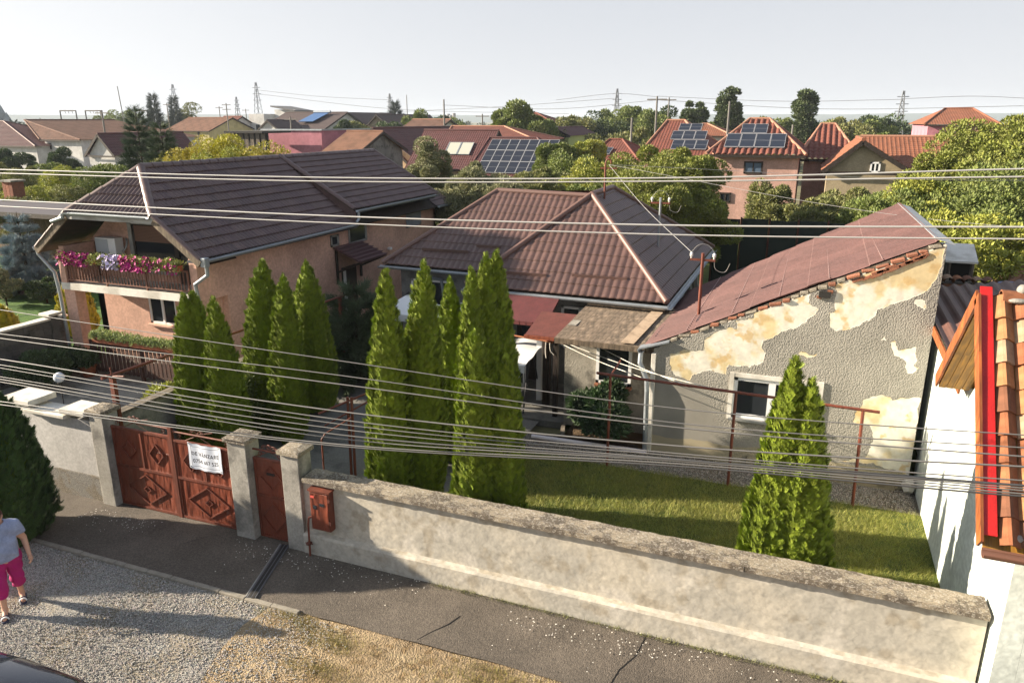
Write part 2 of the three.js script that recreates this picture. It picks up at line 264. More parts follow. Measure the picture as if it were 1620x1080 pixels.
const mWall = new THREE.MeshStandardMaterial({ color: L3(.80, .81, .82), roughness: 1, map: sized(T.wall, 12.8, 1.6), bumpMap: sized(T.wallBump, 12.8, 1.6), bumpScale: .014, side: THREE.DoubleSide });
T.lichen = texture(1024, 1024, (x, y) => { const a = fbm(x, y, 7, 5, 501), b = fbm(x, y, 60, 3, 503), c = fbm(x, y, 200, 2, 507), l = sstep(.58, .66, fbm(x, y, 90, 3, 509)); let k = mix3([.70, .65, .57], [.47, .43, .38], sstep(.42, .62, a + .3 * (b - .5))); k = mix3(k, [.86, .84, .80], l * .55); return k.map((q) => q * (.8 + .4 * c)); });
const mCap = M(L3(.66, .66, .66), { bump: 'fine', bs: .012, bsize: .4, r: 1 }); mCap.map = sized(T.lichen, 1.9);

// ---------- ground ----------
function field(u0, u1, v0, v1, y, amp, step, f = .8, edge = null) {   // gently uneven sheet
  const nu = Math.max(1, Math.round((u1 - u0) / step)), nv = Math.max(1, Math.round((v1 - v0) / step)), pos = [], idx = [];
  for (let j = 0; j <= nv; j++) for (let i = 0; i <= nu; i++) { let u = lerp(u0, u1, i / nu), v = lerp(v0, v1, j / nv); if (edge) [u, v] = edge(u, v, i / nu, j / nv); const h = amp * 2 * (fbm(((u * f) % 64 + 64) % 64 / 64, ((v * f) % 64 + 64) % 64 / 64, 64, 3, 5) - .5); pos.push(u, y + h, -v); }
  for (let j = 0; j < nv; j++) for (let i = 0; i < nu; i++) { const a = j * (nu + 1) + i, b = a + nu + 1; idx.push(a, a + 1, b, a + 1, b + 1, b); }
  const g = new THREE.BufferGeometry(); g.setAttribute('position', new THREE.Float32BufferAttribute(pos, 3)); g.setIndex(idx); g.computeVertexNormals(); return g;
}
{ const g = new THREE.CircleGeometry(7000, 64).rotateX(-Math.PI / 2).translate(0, -.12, 0); struct('ground', g, mGround); }
const wob = (a, k = 0) => (fbm(((a * .23 + k) % 16 + 16) % 16 / 16, .37, 16, 4, 9) - .5);
struct('dirt_verge', field(-6.75, 6, -3, 7.95, .022, .03, .16, 1.2, (u, v, a, b) => [a < .01 ? u + 1.2 * wob(v * 1.7, 8) : u, b > .99 ? v + .28 * wob(u, 3) : v]), mDirt);
struct('gravel_parking', field(-24, -6.25, -3, 7.86, .012, .025, .2, .9, (u, v, a, b) => [a > .99 ? u + 1.1 * wob(v, 5) : u, v]), mGravel);
struct('pavement', field(-26, 9, 7.88, 9.42, .045, .012, .12, .7, (u, v, a, b) => [u, b < .01 ? v + (u > -7 ? .22 * wob(u * 2, 1) : 0) : v]), mAsphalt);
{ const k = []; for (let u = -15; u < -6.9; u += .5) k.push(box(u, u + .492, -.05, .062 + .008 * hash(u * 10, 3), 7.80, 7.885, .012)); k.forEach((g) => 0); const kerb = struct('pavement_kerb', box(-26, -15.004, -.05, .062, 7.80, 7.885, .012), mKerb); k.forEach((g) => part(kerb, 'kerb_stone', g, mKerb)); }
struct('driveway', field(-12.3, -5.6, 9.58, 22, .02, .012, .4, .5), mDrive);
struct('neighbour_terrace', field(-20.25, -12.3, 9.58, 15.4, .024, .008, .5, .5), mConcrete);
struct('lawn', field(-6.1, 2.66, 9.58, 14.48, .035, .03, .2, .9), mTurf);
struct('gravel_strip', field(-5.9, 2.66, 14.46, 15.6, .03, .015, .12, 1.2), mYardGravel);
struct('soil_bed', field(-4.75, -2.6, 15.5, 16.5, .045, .03, .15, 1.5), mSoil);
struct('back_yard', field(-34, 30, 16.4, 60, -.06, .02, 3, .3), mTurf);
struct('neighbour_lawn', field(-44, -20.5, 9.6, 30, -.02, .03, 1, .4), mLawnFine);
struct('patio', box(-9.2, -4.95, -.1, .07, 16.3, 20.6), mDrive);
{ // low far hills on the horizon
  const pos = [], R = 2600, n = 140; const top = []; for (let i = 0; i <= n; i++) { const a = lerp(-1.25, .95, i / n), h = 12 + 26 * fbm(i / n, .2, 9, 5, 51) ; top.push([R * Math.sin(a), h, R * Math.cos(a)]); }
  for (let i = 0; i < n; i++) { const [a, b] = [top[i], top[i + 1]]; const q = [[a[0], -2, a[2]], [b[0], -2, b[2]], [b[0] * 1.15, b[1], b[2] * 1.15], [a[0] * 1.15, a[1], a[2] * 1.15]].map((p) => V(p[0], p[1], p[2])); pos.push(poly3(q)); }
  struct('hills', pos, M(L3(.05, .075, .06), { r: 1 }));
  const fl = []; for (const [a0, a1, r0, r1] of [[.18, .62, 420, 900], [-.12, .08, 380, 800], [-.9, -.5, 500, 900]]) { const g = []; for (let i = 0; i < 12; i++) { const a = lerp(a0, a1, i / 12), b = lerp(a0, a1, (i + 1) / 12); g.push(poly3([[a, r0], [b, r0], [b, r1], [a, r1]].map(([t, r]) => V(r * Math.sin(t - YAW), .4, r * Math.cos(t - YAW))))); } fl.push(...g); }
  struct('stubble_field', fl, M(L3(.46, .34, .17), { map: 'mottle', size: 60, r: 1 }));
}
// drain channel across the pavement
{ const t = thing('drain_channel', 'narrow dark grated drain channel running across the asphalt pavement', 'drain', [-7.6, .05, 8.5]);
  const A = V(-7.88, .056, 9.3), B = V(-7.42, .056, 7.86); part(t, 'channel', beam(A, B, .15, .03), M(L3(.10, .10, .11), { r: .7 }));
  part(t, 'slot', [beam(A.clone().add(new THREE.Vector3(-.03, .012, 0)), B.clone().add(new THREE.Vector3(-.03, .012, 0)), .045, .012), beam(A.clone().add(new THREE.Vector3(.035, .012, 0)), B.clone().add(new THREE.Vector3(.035, .012, 0)), .045, .012)], mDark);
  part(t, 'lip', beam(A.clone().add(new THREE.Vector3(-.1, .004, 0)), B.clone().add(new THREE.Vector3(-.1, .004, 0)), .018, .02), mZincOld); }

// ---------- street wall ----------
{ const t = thing('street_wall', 'long blotched cement wall with weathered coping between wicket gate and white house', 'wall', [-2.4, 0, 9.45]);
  part(t, 'wall', box(-7.42, 2.62, -.1, 1.38, 9.35, 9.6), mWall);
  { const s = new THREE.Shape(); s.moveTo(0, 0); s.lineTo(.10, 0); s.lineTo(.10, .36); s.lineTo(.075, .40); s.lineTo(0, .42); const q = new THREE.ExtrudeGeometry(s, { depth: 10.05, bevelEnabled: false }); const m = new THREE.Matrix4().makeBasis(new THREE.Vector3(0, 0, 1), YUP, new THREE.Vector3(-1, 0, 0)).setPosition(V(2.62, .02, 9.352)); part(t, 'plinth', q.applyMatrix4(m), mWall); }
  for (let u = -7.38, i = 0; u < 2.55; i++) { const w = Math.min(rr(2.2, 2.7), 2.62 - u), g = new RoundedBoxGeometry(w + .001, .10, .43, 3, .014), q = new THREE.BoxGeometry(w, .085, .40, Math.round(w / .05), 2, 9), p = q.attributes.position; void g; for (let k = 0; k < p.count; k++) { const X = p.getX(k) + u, Z = p.getZ(k), top = p.getY(k) > .035 ? 1 : 0, n = noise2(X * 14, Z * 14, 3) - .5, m = noise2(X * 3, Z * 3, 9) - .5; p.setY(k, p.getY(k) + top * (.014 * n + .012 * m - .05 * Math.max(0, Math.abs(Z) - .17))); p.setZ(k, Z + (Math.abs(Z) > .2 ? .016 * (noise2(X * 12, p.getY(k) * 9, 5) - .5) : 0)); } q.computeVertexNormals(); part(t, 'coping_stone', q.translate(u + w / 2, 1.42, -9.475), mCap); u += w; } }
function pillar(u0, u1, h, label) { const t = thing('gate_pillar', label, 'pillar', [(u0 + u1) / 2, 0, 9.5]); part(t, 'shaft', box(u0, u1, -.1, h, 9.27, 9.62, .015), mPlaster); const s = new THREE.CylinderGeometry((u1 - u0) * .42, (u1 - u0) * .85, .05, 4, 1).rotateY(Math.PI / 4).translate((u0 + u1) / 2, h + .105, -9.445); part(t, 'capital', [box(u0 - .045, u1 + .045, h, h + .08, 9.225, 9.665, .012), s], mCap); return t; }
pillar(-12.14, -11.80, 1.93, 'plain cement gate pillar beside the pale low neighbouring wall'); pillar(-8.90, -8.50, 1.88, 'cement gate pillar between the double gate and the wicket gate'); pillar(-7.78, -7.42, 1.83, 'cement gate pillar joining the long wall beside the meter box');

// ---------- gates ----------
function diamond(c, w, h, r = .012) { const P = [[-w, 0], [0, h], [w, 0], [0, -h]].map(([a, b]) => V(c[0] + a, c[1] + b, 9.412)); return P.map((p, i) => beam(p, P[(i + 1) % 4], r * 2, r * 2)); }
function scroll(u, y, r, flip = 1) { const pts = []; for (let i = 0; i <= 16; i++) { const a = i / 16 * Math.PI * 2.6, q = r * (1 - .55 * i / 16); pts.push(V(u + flip * q * Math.cos(a), y + q * Math.sin(a), 9.440)); } return tube(pts, .007, 26, 4); }
T.dent = texture(512, 512, (x, y) => clamp(.5 + .8 * (fbm(x, y * .25 + .1, 9, 3, 301) - .5)), false);
const mGate = M(L3(.20, .05, .026), { map: 'mottle', size: 1.1, r: .42 }); mGate.bumpMap = sized(T.dent, 1.3); mGate.bumpScale = .05;
function leaf(t, u0, u1, top, small) {
  part(t, 'sheet_panel', box(u0 + .02, u1 - .02, .10, top, 9.425, 9.435), mGate);
  part(t, 'frame', [box(u0, u0 + .045, .06, top + .0, 9.410, 9.450), box(u1 - .045, u1, .06, top, 9.410, 9.450), box(u0, u1, .06, .105, 9.408, 9.452), box(u0, u1, top - .02, top + .025, 9.406, 9.454), box(u0, u1, .86, .91, 9.406, 9.452)], mIron);
  const m = (u0 + u1) / 2, w = (u1 - u0);
  if (!small) { for (const k of [.27, .75]) part(t, 'diamond_moulding', diamond([u0 + w * k, 1.26], .17, .20), mIron); part(t, 'diamond_moulding', diamond([m, .48], .47, .30), mIron); part(t, 'diamond_boss', diamond([m, .48], .09, .07, .008), mIron); part(t, 'middle_stile', box(m - .018, m + .018, .91, top - .02, 9.410, 9.424), mIron); }
  else { part(t, 'diamond_moulding', diamond([m, 1.25], .22, .22), mIron); part(t, 'diamond_moulding', diamond([m, .48], .26, .28), mIron); part(t, 'letter_slot', box(m - .08, m + .08, 1.30, 1.34, 9.405, 9.430), mDark); }
  part(t, 'top_rail', [rod(V(u0, top + .17, 9.430), V(u1, top + .17, 9.430), .018, 8)], mIron);
  for (const k of small ? [.5] : [.42]) { const c = u0 + w * k; part(t, 'scrollwork', [scroll(c - .09, top + .2, .07, -1), scroll(c + .09, top + .2, .07, 1), scroll(c, top + .24, .05), rod(V(c - .3, top + .03, 9.440), V(c, top + .16, 9.440), .007, 4), rod(V(c + .3, top + .03, 9.440), V(c, top + .16, 9.440), .007, 4), rod(V(c + .35, top + .27, 9.440), V(c, top + .19, 9.440), .006, 4), scroll(u1 - .14, top + .09, .045), scroll(u0 + .14, top + .09, .045)], mIron); }
}
{ const a = thing('gate_leaf', 'left leaf of the rusty red sheet metal driveway gate, without the banner', 'gate', [-11.08, 0, 9.440]); leaf(a, -11.78, -10.37, 1.66);
  const b = thing('gate_leaf', 'leaf of the rusty red driveway gate that carries the for sale banner', 'gate', [-9.64, 0, 9.440]); leaf(b, -10.28, -8.92, 1.62); part(b, 'meeting_post', box(-10.365, -10.285, .04, 1.86, 9.400, 9.460), mIron);
  const c = thing('wicket_gate', 'narrow red sheet metal wicket gate between two cement pillars', 'gate', [-8.14, 0, 9.440]); leaf(c, -8.48, -7.80, 1.58, true); }
{ // banner
  const cv = document.createElement('canvas'); cv.width = 512; cv.height = 360; const x = cv.getContext('2d'); x.fillStyle = '#d5dbe6'; x.fillRect(0, 0, 512, 360); x.strokeStyle = '#3c3f4c'; x.lineWidth = 5; x.strokeRect(44, 42, 424, 276); x.fillStyle = '#16161c'; x.textAlign = 'center'; x.font = 'bold 72px sans-serif'; x.fillText('DE VÂNZARE', 256, 166); x.font = 'bold 72px sans-serif'; x.fillText('0754 467 525', 256, 268, 400); x.strokeStyle = '#6b7080'; x.lineWidth = 3; x.strokeRect(8, 8, 496, 344);
  const tx = new THREE.CanvasTexture(cv); tx.colorSpace = THREE.SRGBColorSpace; const g = new THREE.PlaneGeometry(.74, .50, 24, 12), p = g.attributes.position;
  for (let i = 0; i < p.count; i++) { const a = p.getX(i), b = p.getY(i); p.setZ(i, .007 * Math.sin(a * 17 + 1) + .005 * Math.sin(b * 12 + a * 7)); p.setY(i, b - .02 * Math.cos(a * 4.2) + .006 * Math.sin(a * 30)); } g.computeVertexNormals(); g.userData.keepUV = true;
  const t = thing('sale_banner', 'white for sale banner with black lettering hung on the red gate', 'banner', [-9.52, 1.28, 9.370]); part(t, 'cloth', g.translate(-9.52, 1.42, -9.375), new THREE.MeshStandardMaterial({ map: tx, roughness: .6, side: THREE.DoubleSide }));
  for (const [u, y] of [[-9.86, 1.65], [-9.18, 1.65], [-9.86, 1.2], [-9.18, 1.2]]) part(t, 'eyelet', new THREE.TorusGeometry(.014, .005, 5, 10).translate(u, y, -9.36), mZinc); }
// meter box on the wall
{ const t = thing('meter_box', 'rust red steel meter box fixed to the long cement wall with a pipe below', 'meter box', [-6.98, .5, 9.3]);
  part(t, 'cabinet', box(-7.2, -6.82, .58, 1.30, 9.21, 9.352, .012), mIron); part(t, 'door', box(-7.18, -6.84, .60, 1.27, 9.197, 9.212, .006), mGate);
  part(t, 'lid', box(-7.22, -6.80, 1.295, 1.325, 9.19, 9.352), mIron); for (const [u, y, w, h] of [[-7.13, .98, .07, .07], [-7.0, 1.05, .09, .05]]) part(t, 'inspection_window', box(u, u + w, y, y + h, 9.19, 9.199), mGlass); part(t, 'sticker', box(-7.17, -7.10, 1.18, 1.22, 9.193, 9.198), M(L3(.6, .08, .06)));
  for (const y of [.72, 1.14]) part(t, 'hinge', box(-6.845, -6.80, y, y + .06, 9.195, 9.22), mIronDark);
  part(t, 'riser_pipe', pipe([V(-7.2, .78, 9.27), V(-7.27, .76, 9.24), V(-7.28, .65, 9.22), V(-7.28, .0, 9.20)], .018), mIron); part(t, 'valve', [box(-7.32, -7.24, .26, .31, 9.16, 9.24, .01), rod(V(-7.35, .285, 9.2), V(-7.21, .285, 9.2), .01)], mIronDark); }
// ---------- the neighbour's front wall ----------
{ const t = thing('neighbour_wall', 'short smooth grey wall with white coping blocks left of the gate', 'wall', [-13.2, 0, 9.45]);
  part(t, 'wall', box(-14.25, -12.16, .56, 1.72, 9.36, 9.62), M(L3(.56, .545, .53), { map: 'mottle', size: 2.2, r: .95 })); part(t, 'spattered_plinth', box(-14.25, -12.16, -.1, .562, 9.32, 9.63), M(L3(.95, .93, .9), { map: 'gravel', size: .9, bump: 'gravelBump', bs: .03, bsize: .9, r: 1 }));
  part(t, 'coping_block', box(-14.4, -13.62, 1.86, 1.98, 9.2, 9.8, .02), mWhite); part(t, 'coping_block', box(-12.86, -12.2, 1.84, 1.94, 9.22, 9.74, .02), mWhite); part(t, 'coping_slab', box(-13.9, -12.75, 1.72, 1.80, 9.22, 9.7, .02), mWhite); part(t, 'pier', [box(-14.25, -13.7, 1.72, 1.86, 9.36, 9.62), box(-12.74, -12.3, 1.80, 1.84, 9.36, 9.62)], mPlaster);
  const b = thing('boundary_wall', 'low concrete boundary wall between the driveway and the neighbouring terrace', 'wall', [-12.25, 0, 12.2]); part(b, 'wall', box(-12.33, -12.17, -.1, 1.62, 9.63, 15.1), mPlaster); part(b, 'coping', box(-12.37, -12.13, 1.62, 1.68, 9.64, 15.12, .01), mOldWood); }
{ // concrete block fence on the far side of the terrace
  const t = thing('block_wall', 'grey hollow block wall with white coping between terrace and garden', 'wall', [-20.3, 0, 12.4]); const bm = [.13, .155, .175].map((c) => M(L3(c, c * .97, c * .95), { map: 'concrete', size: 1.1, bump: 'fine', bs: .006, r: 1 }));
  part(t, 'mortar', box(-20.40, -20.24, -.1, 1.60, 9.7, 15.3), M(L3(.20, .19, .18), { r: 1 }));
  for (let r = 0; r < 8; r++) for (let v = 9.72 - (r % 2) * .2; v < 15.25; v += .4) { const a = Math.max(9.72, v), b = Math.min(15.28, v + .388); if (b - a > .06) part(t, 'block', box(-20.42, -20.22, r * .2 + .004, r * .2 + .192, a, b), bm[Math.floor(rnd() * 3)]); }
  for (const [a, b] of [[9.7, 14.75], [15.02, 15.3]]) part(t, 'coping', box(-20.48, -20.16, 1.60, 1.66, a, b, .012), mWhite);
  part(t, 'pier', box(-20.45, -20.19, 0, 1.72, 14.76, 15.0), bm[2]); part(t, 'pier_cap', box(-20.53, -20.1, 1.72, 1.80, 14.66, 15.1, .015), mWhite); }
// ---------- salmon house on the left ----------
const mSalmon = M(L3(.72, .44, .335), { map: 'mottle', size: 3.3, bump: 'fine', bs: .002, bsize: .6, r: 1 });
const tileDark = [[.145, .092, .085], [.168, .107, .098], [.124, .080, .076], [.155, .10, .088], [.135, .083, .082]].map((c) => M(L3(...c), { map: 'mottle', size: .9, r: .42 }));
const mVerge = M(L3(.30, .25, .19), { map: 'wood', size: .8, r: .9 });
{ const t = thing('salmon_house', 'salmon rendered house with dark tiled half hipped roof and flower balcony', 'house', [-17.5, 0, 22]);
  const vf = 14.95, uR = -14.5, uL = -20.5, ye = 3.72, yr = 5.96, ur = -17.5, yj = 4.78, k = (yj - ye) / (yr - ye), ujR = lerp(uR, ur, k), ujL = lerp(uL, ur, k);
  const wg = [box(-15.25, -15.0, 0, 3.78, 16.35, 29.4), box(-20, -19.75, 0, 3.7, 16.3, 29.4), box(-20, -15, 0, 3.7, 29.2, 29.4), box(-15.25, -15.0, 2.45, 3.75, 15.3, 16.35), box(-15.25, -15, 0, 2.46, 15.3, 15.62), box(-20, -18.0, 0, 2.5, 16.3, 16.5), box(-20, -15.2, 2.45, 3.7, 16.3, 16.5), box(-16.95, -15.2, 0, 2.5, 16.3, 16.5), box(-18, -16.95, 0, 1.35, 16.3, 16.5), box(-18, -16.95, 2.25, 2.5, 16.3, 16.5), box(-20, -19.8, 2.45, 3.72, 15.25, 16.35), box(-15.25, -15.0, 3.7, 4.14, 22.5, 28.3)];
  wg.push(poly3([V(-20, 3.7, 16.3), V(-15, 3.7, 16.3), V(-15.7, 4.3, 16.3), V(-16.9, 5.2, 16.3), V(-18.1, 5.2, 16.3), V(-19.3, 4.3, 16.3)], .2, new THREE.Vector3(0, 0, 1)));
  part(t, 'wall', wg, mSalmon); part(t, 'column', box(-20.02, -19.6, 0, 2.46, 15.22, 15.55), mSalmon);
  part(t, 'balcony_slab', box(-20.05, -15.26, 2.46, 2.66, 15.18, 16.32), mWhite);
  part(t, 'balcony_parapet', box(-20.04, -19.82, 2.66, 3.62, 15.2, 16.3), mSalmon);
  // roof
  const rE0 = V(uR, ye, vf), rE1 = V(uR, ye, 30.0), r0 = V(ur, yr, 16.25), r1 = V(ur, yr, 28.6), jR = V(ujR, yj, vf), jL = V(ujL, yj, vf), lE0 = V(uL, ye, vf), lE1 = V(uL, ye, 30.0), b0 = V(uR, ye, 22.4), m0 = V(ur, yr, 22.4);
  const und = (P) => poly3(P.map((p) => p.clone().add(new THREE.Vector3(0, -.03, 0))), .05);
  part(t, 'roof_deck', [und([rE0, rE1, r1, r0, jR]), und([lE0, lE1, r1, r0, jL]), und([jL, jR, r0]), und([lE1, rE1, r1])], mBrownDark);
  tileRoof(t, [rE0, b0, m0, r0, jR], tileDark, { budget: 230, th: .034, amp: .036 });
  const d0 = V(-14.5, 4.24, 22.35), d1 = V(-14.5, 4.24, 28.5), dr0 = V(ur, yr + .02, 22.35), dr1 = V(ur, yr + .02, 28.5);
  part(t, 'dormer_deck', und([d0, d1, dr1, dr0]), mBrownDark); tileRoof(t, [d0, d1, dr1, dr0], tileDark, { budget: 20, th: .034, amp: .036 });
  part(t, 'dormer_cheek', poly3([V(uR, ye, 22.37), V(-14.5, 4.24, 22.37), V(ur, yr, 22.37)], .03, new THREE.Vector3(0, 0, 1)), tileDark[1]);
  tileRoof(t, [V(uR, ye, 28.5), rE1, r1], tileDark, { budget: 0 }); tileRoof(t, [jL, jR, r0], tileDark, { budget: 50, th: .034, amp: .04 }); tileRoof(t, [lE1, lE0, jL, r0, r1], tileDark, { budget: 0 });
  capRow(t, r0, V(ur, yr, 28.6), tileDark[0], { r: .12 }); capRow(t, r0, jR, tileDark[0], { r: .12 }); capRow(t, r0, jL, tileDark[0], { r: .12 }); capRow(t, V(ur, yr, 28.6), rE1, tileDark[0], { r: .12, len: .42 }); capRow(t, V(ur, yr + .04, 22.37), V(-14.55, 4.27, 22.37), tileDark[1], { r: .1 });
  for (const [e, j, s] of [[rE0, jR, 1], [lE0, jL, -1]]) { part(t, 'verge_board', [beam(e.clone().add(new THREE.Vector3(0, -.12, .02)), j.clone().add(new THREE.Vector3(0, -.12, .02)), .05, .20)], mVerge); part(t, 'verge_soffit', poly3([e, j, V(j.x, j.y, 16.3), V(e.x, e.y, 16.3)].map((p) => p.clone().add(new THREE.Vector3(0, -.17, 0))), .02), mBrownDark); capRow(t, j.clone().add(new THREE.Vector3(0, .02, .0)), e, tileDark[1], { r: .07, len: .33, name: 'verge_tile' }); }
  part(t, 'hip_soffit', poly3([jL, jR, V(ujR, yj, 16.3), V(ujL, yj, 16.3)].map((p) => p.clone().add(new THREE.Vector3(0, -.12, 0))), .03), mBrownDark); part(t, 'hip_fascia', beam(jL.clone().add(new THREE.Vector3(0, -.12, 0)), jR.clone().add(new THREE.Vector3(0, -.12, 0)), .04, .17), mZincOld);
  part(t, 'gutter', gutter(V(ujL + .05, yj - .02, vf - .1), V(ujR - .1, yj - .02, vf - .1)), mZinc); part(t, 'gutter', gutter(V(uR + .09, ye - .03, vf), V(uR + .09, ye + .02, 22.3), .075), mZinc); part(t, 'gutter', gutter(V(-14.42, 4.2, 22.35), V(-14.42, 4.21, 28.5), .075), mZinc); part(t, 'gutter', gutter(V(uL - .09, ye - .03, vf), V(uL - .09, ye + .02, 28), .075), mZinc); part(t, 'gutter', gutter(V(uR + .09, ye, 28.6), V(uR + .09, ye, 30.0), .075), mZinc);
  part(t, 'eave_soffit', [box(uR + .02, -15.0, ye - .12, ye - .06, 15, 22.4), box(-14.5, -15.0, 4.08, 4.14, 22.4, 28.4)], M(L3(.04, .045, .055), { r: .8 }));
  const dp = (P) => part(t, 'downpipe', pipe(P.map((p) => V(...p)), .05), mZinc);
  dp([[uR + .09, 3.68, 15.05], [uR + .09, 3.3, 15.05], [-14.93, 3.0, 15.12], [-14.93, 2.4, 15.2], [-14.93, 0, 15.2]]); dp([[uL - .09, 3.66, 15.02], [uL - .05, 3.48, 15.02], [-20.15, 2.95, 15.12], [-20.12, 2.3, 15.15], [-20.1, .05, 15.15]]); dp([[-14.42, 4.15, 22.42], [-14.42, 3.9, 22.42], [-14.45, 3.8, 22.3]]); dp([[ujL, yj - .05, vf - .12], [ujL - .02, yj - .16, vf - .12], [ujL - .55, yj - .3, vf - .05]]);
  part(t, 'gutter_head', box(uR + .0, uR + .17, ye - .2, ye + .05, 14.93, 15.1, .02), mZinc);
  // windows and fittings
  const win = (u0, u1, y0, y1, v, n, fm) => { const w = part(t, 'window', [box(u0, u1, y0, y0 + .06, v - .04, v), box(u0, u1, y1 - .06, y1, v - .04, v), box(u0, u0 + .06, y0, y1, v - .04, v), box(u1 - .06, u1, y0, y1, v - .04, v), ...Array.from({ length: n - 1 }, (_, i) => box(lerp(u0, u1, (i + 1) / n) - .04, lerp(u0, u1, (i + 1) / n) + .04, y0, y1, v - .045, v - .005))], fm); part(w, 'pane', box(u0 + .03, u1 - .03, y0 + .03, y1 - .03, v - .012, v - .006), mGlass); return w; };
  { const w = win(-18, -16.95, 1.35, 2.25, 16.36, 2, mPlasticWhite); part(w, 'curtain', [[-17.75, -17.55], [-17.4, -17.05]].map(([a, b]) => box(a, b, 1.4, 2.2, 16.365, 16.37)), M(L3(.16, .19, .26), { r: .9 })); part(t, 'window_sill', box(-18.05, -16.9, 1.29, 1.34, 16.2, 16.36), mSalmon); }
  { const w = win(-18.2, -16.62, 3.02, 4.32, 16.31, 1, mBrownDark); for (let i = 0; i < 11; i++) part(w, 'shutter_slat', box(-18.12, -16.7, 3.82 + i * .042, 3.856 + i * .042, 16.265, 16.285), M(L3(.17, .085, .055), { r: .6 })); part(t, 'window_surround', [box(-18.34, -18.2, 2.95, 4.44, 16.24, 16.31), box(-18.34, -15.7, 4.32, 4.5, 16.24, 16.31), box(-18.34, -16.62, 2.9, 3.02, 16.2, 16.31)], mZincOld);
    const d = part(t, 'balcony_door', [box(-16.6, -16.5, 2.66, 4.3, 16.25, 16.31), box(-15.75, -15.65, 2.66, 3.95, 16.25, 16.31), box(-16.5, -15.75, 2.66, 3.2, 16.26, 16.31)], mBrownDark); part(d, 'pane', box(-16.5, -15.75, 3.2, 4.0, 16.28, 16.29), mGlass); }
  const side = (v0, v1, y0, y1, fm, inner) => { const w = part(t, 'window', [box(-14.985, -14.96, y0, y0 + .07, v0, v1), box(-14.985, -14.96, y1 - .07, y1, v0, v1), box(-14.985, -14.96, y0, y1, v0, v0 + .08), box(-14.985, -14.96, y0, y1, v1 - .12, v1)], fm); part(w, 'pane', box(-14.998, -14.975, y0 + .05, y1 - .05, v0 + .05, v1 - .05), inner); return w; };
  side(21.45, 21.95, 3.02, 3.42, mZincOld, mGlass); side(22.55, 23.75, 2.95, 4.05, mZincOld, mGlass); side(26.75, 28.0, 3.0, 4.0, M(L3(.30, .32, .36), { map: 'mottle', r: .7 }), M(L3(.30, .32, .36), { map: 'mottle', r: .7 }));
  { const c = part(t, 'door_canopy', poly3([V(-15, 3.0, 21.6), V(-15, 3.0, 23.3), V(-13.9, 2.55, 23.3), V(-13.9, 2.55, 21.6)], .05), M(L3(.10, .05, .05), { r: .6 })); for (let i = 0; i < 6; i++) part(c, 'canopy_shingle', beam(V(-14.9 + i * .19, 2.975 - i * .077, 21.58), V(-14.9 + i * .19, 2.975 - i * .077, 23.32), .16, .03), M(L3(.13, .07, .075), { r: .6 })); part(c, 'bracket', [beam(V(-14.95, 2.1, 21.7), V(-14.0, 2.5, 21.7), .07), beam(V(-14.95, 2.1, 23.2), V(-14.0, 2.5, 23.2), .07), beam(V(-14.95, 1.7, 21.7), V(-14.95, 2.9, 21.7), .07), beam(V(-14.95, 1.7, 23.2), V(-14.95, 2.9, 23.2), .07)], mBrownDark); part(t, 'side_door', [box(-15, -14.96, 0, 2.2, 22.0, 22.9)], mBrownDark); part(t, 'door_frame', box(-14.97, -14.94, .2, 2.1, 22.05, 22.2), mPlasticWhite); part(t, 'wall_lamp', box(-15, -14.85, 2.35, 2.45, 25.2, 25.35, .02), mPlasticWhite); }
  // balcony railing
  const rl = part(t, 'balcony_railing', [box(-19.85, -15.26, 2.74, 2.77, 15.22, 15.25), box(-19.85, -15.26, 3.28, 3.32, 15.21, 15.26), ...[-19.8, -18.3, -16.8, -15.3].map((u) => box(u, u + .04, 2.66, 3.3, 15.22, 15.26))], M(L3(.17, .07, .045), { r: .6 })); for (let u = -19.68; u < -15.35; u += .115) part(rl, 'baluster', [box(u - .012, u + .012, 2.76, 3.29, 15.228, 15.246), new THREE.OctahedronGeometry(.03).scale(1, 1.4, .6).translate(u, 3.15, -15.237)], M(L3(.17, .07, .045), { r: .6 }));
  part(t, 'porch_floor', box(-20, -15.26, -.1, .16, 15.2, 16.3), mConcrete); }
{ const t = thing('air_conditioner', 'white air conditioner outdoor unit on the balcony of the salmon house', 'air conditioner', [-18.9, 3.35, 16.1]); part(t, 'casing', box(-19.3, -18.52, 3.34, 3.92, 15.9, 16.2, .02), mPlasticWhite); const s = new THREE.CircleGeometry(.23, 20).translate(-19.04, 3.63, -15.893); part(t, 'fan_grille', [box(-19.28, -18.8, 3.38, 3.88, 15.888, 15.899), s], M(L3(.42, .45, .48), { r: .5 })); for (const u of [-19.2, -18.62]) part(t, 'bracket', beam(V(u, 3.32, 15.95), V(u, 3.32, 16.3), .04), mZinc); part(t, 'hose', tube([V(-18.5, 3.5, 16.1), V(-18.4, 3.62, 16.15), V(-18.38, 3.8, 16.2), V(-18.48, 3.86, 16.28)], .03), mZincOld); }

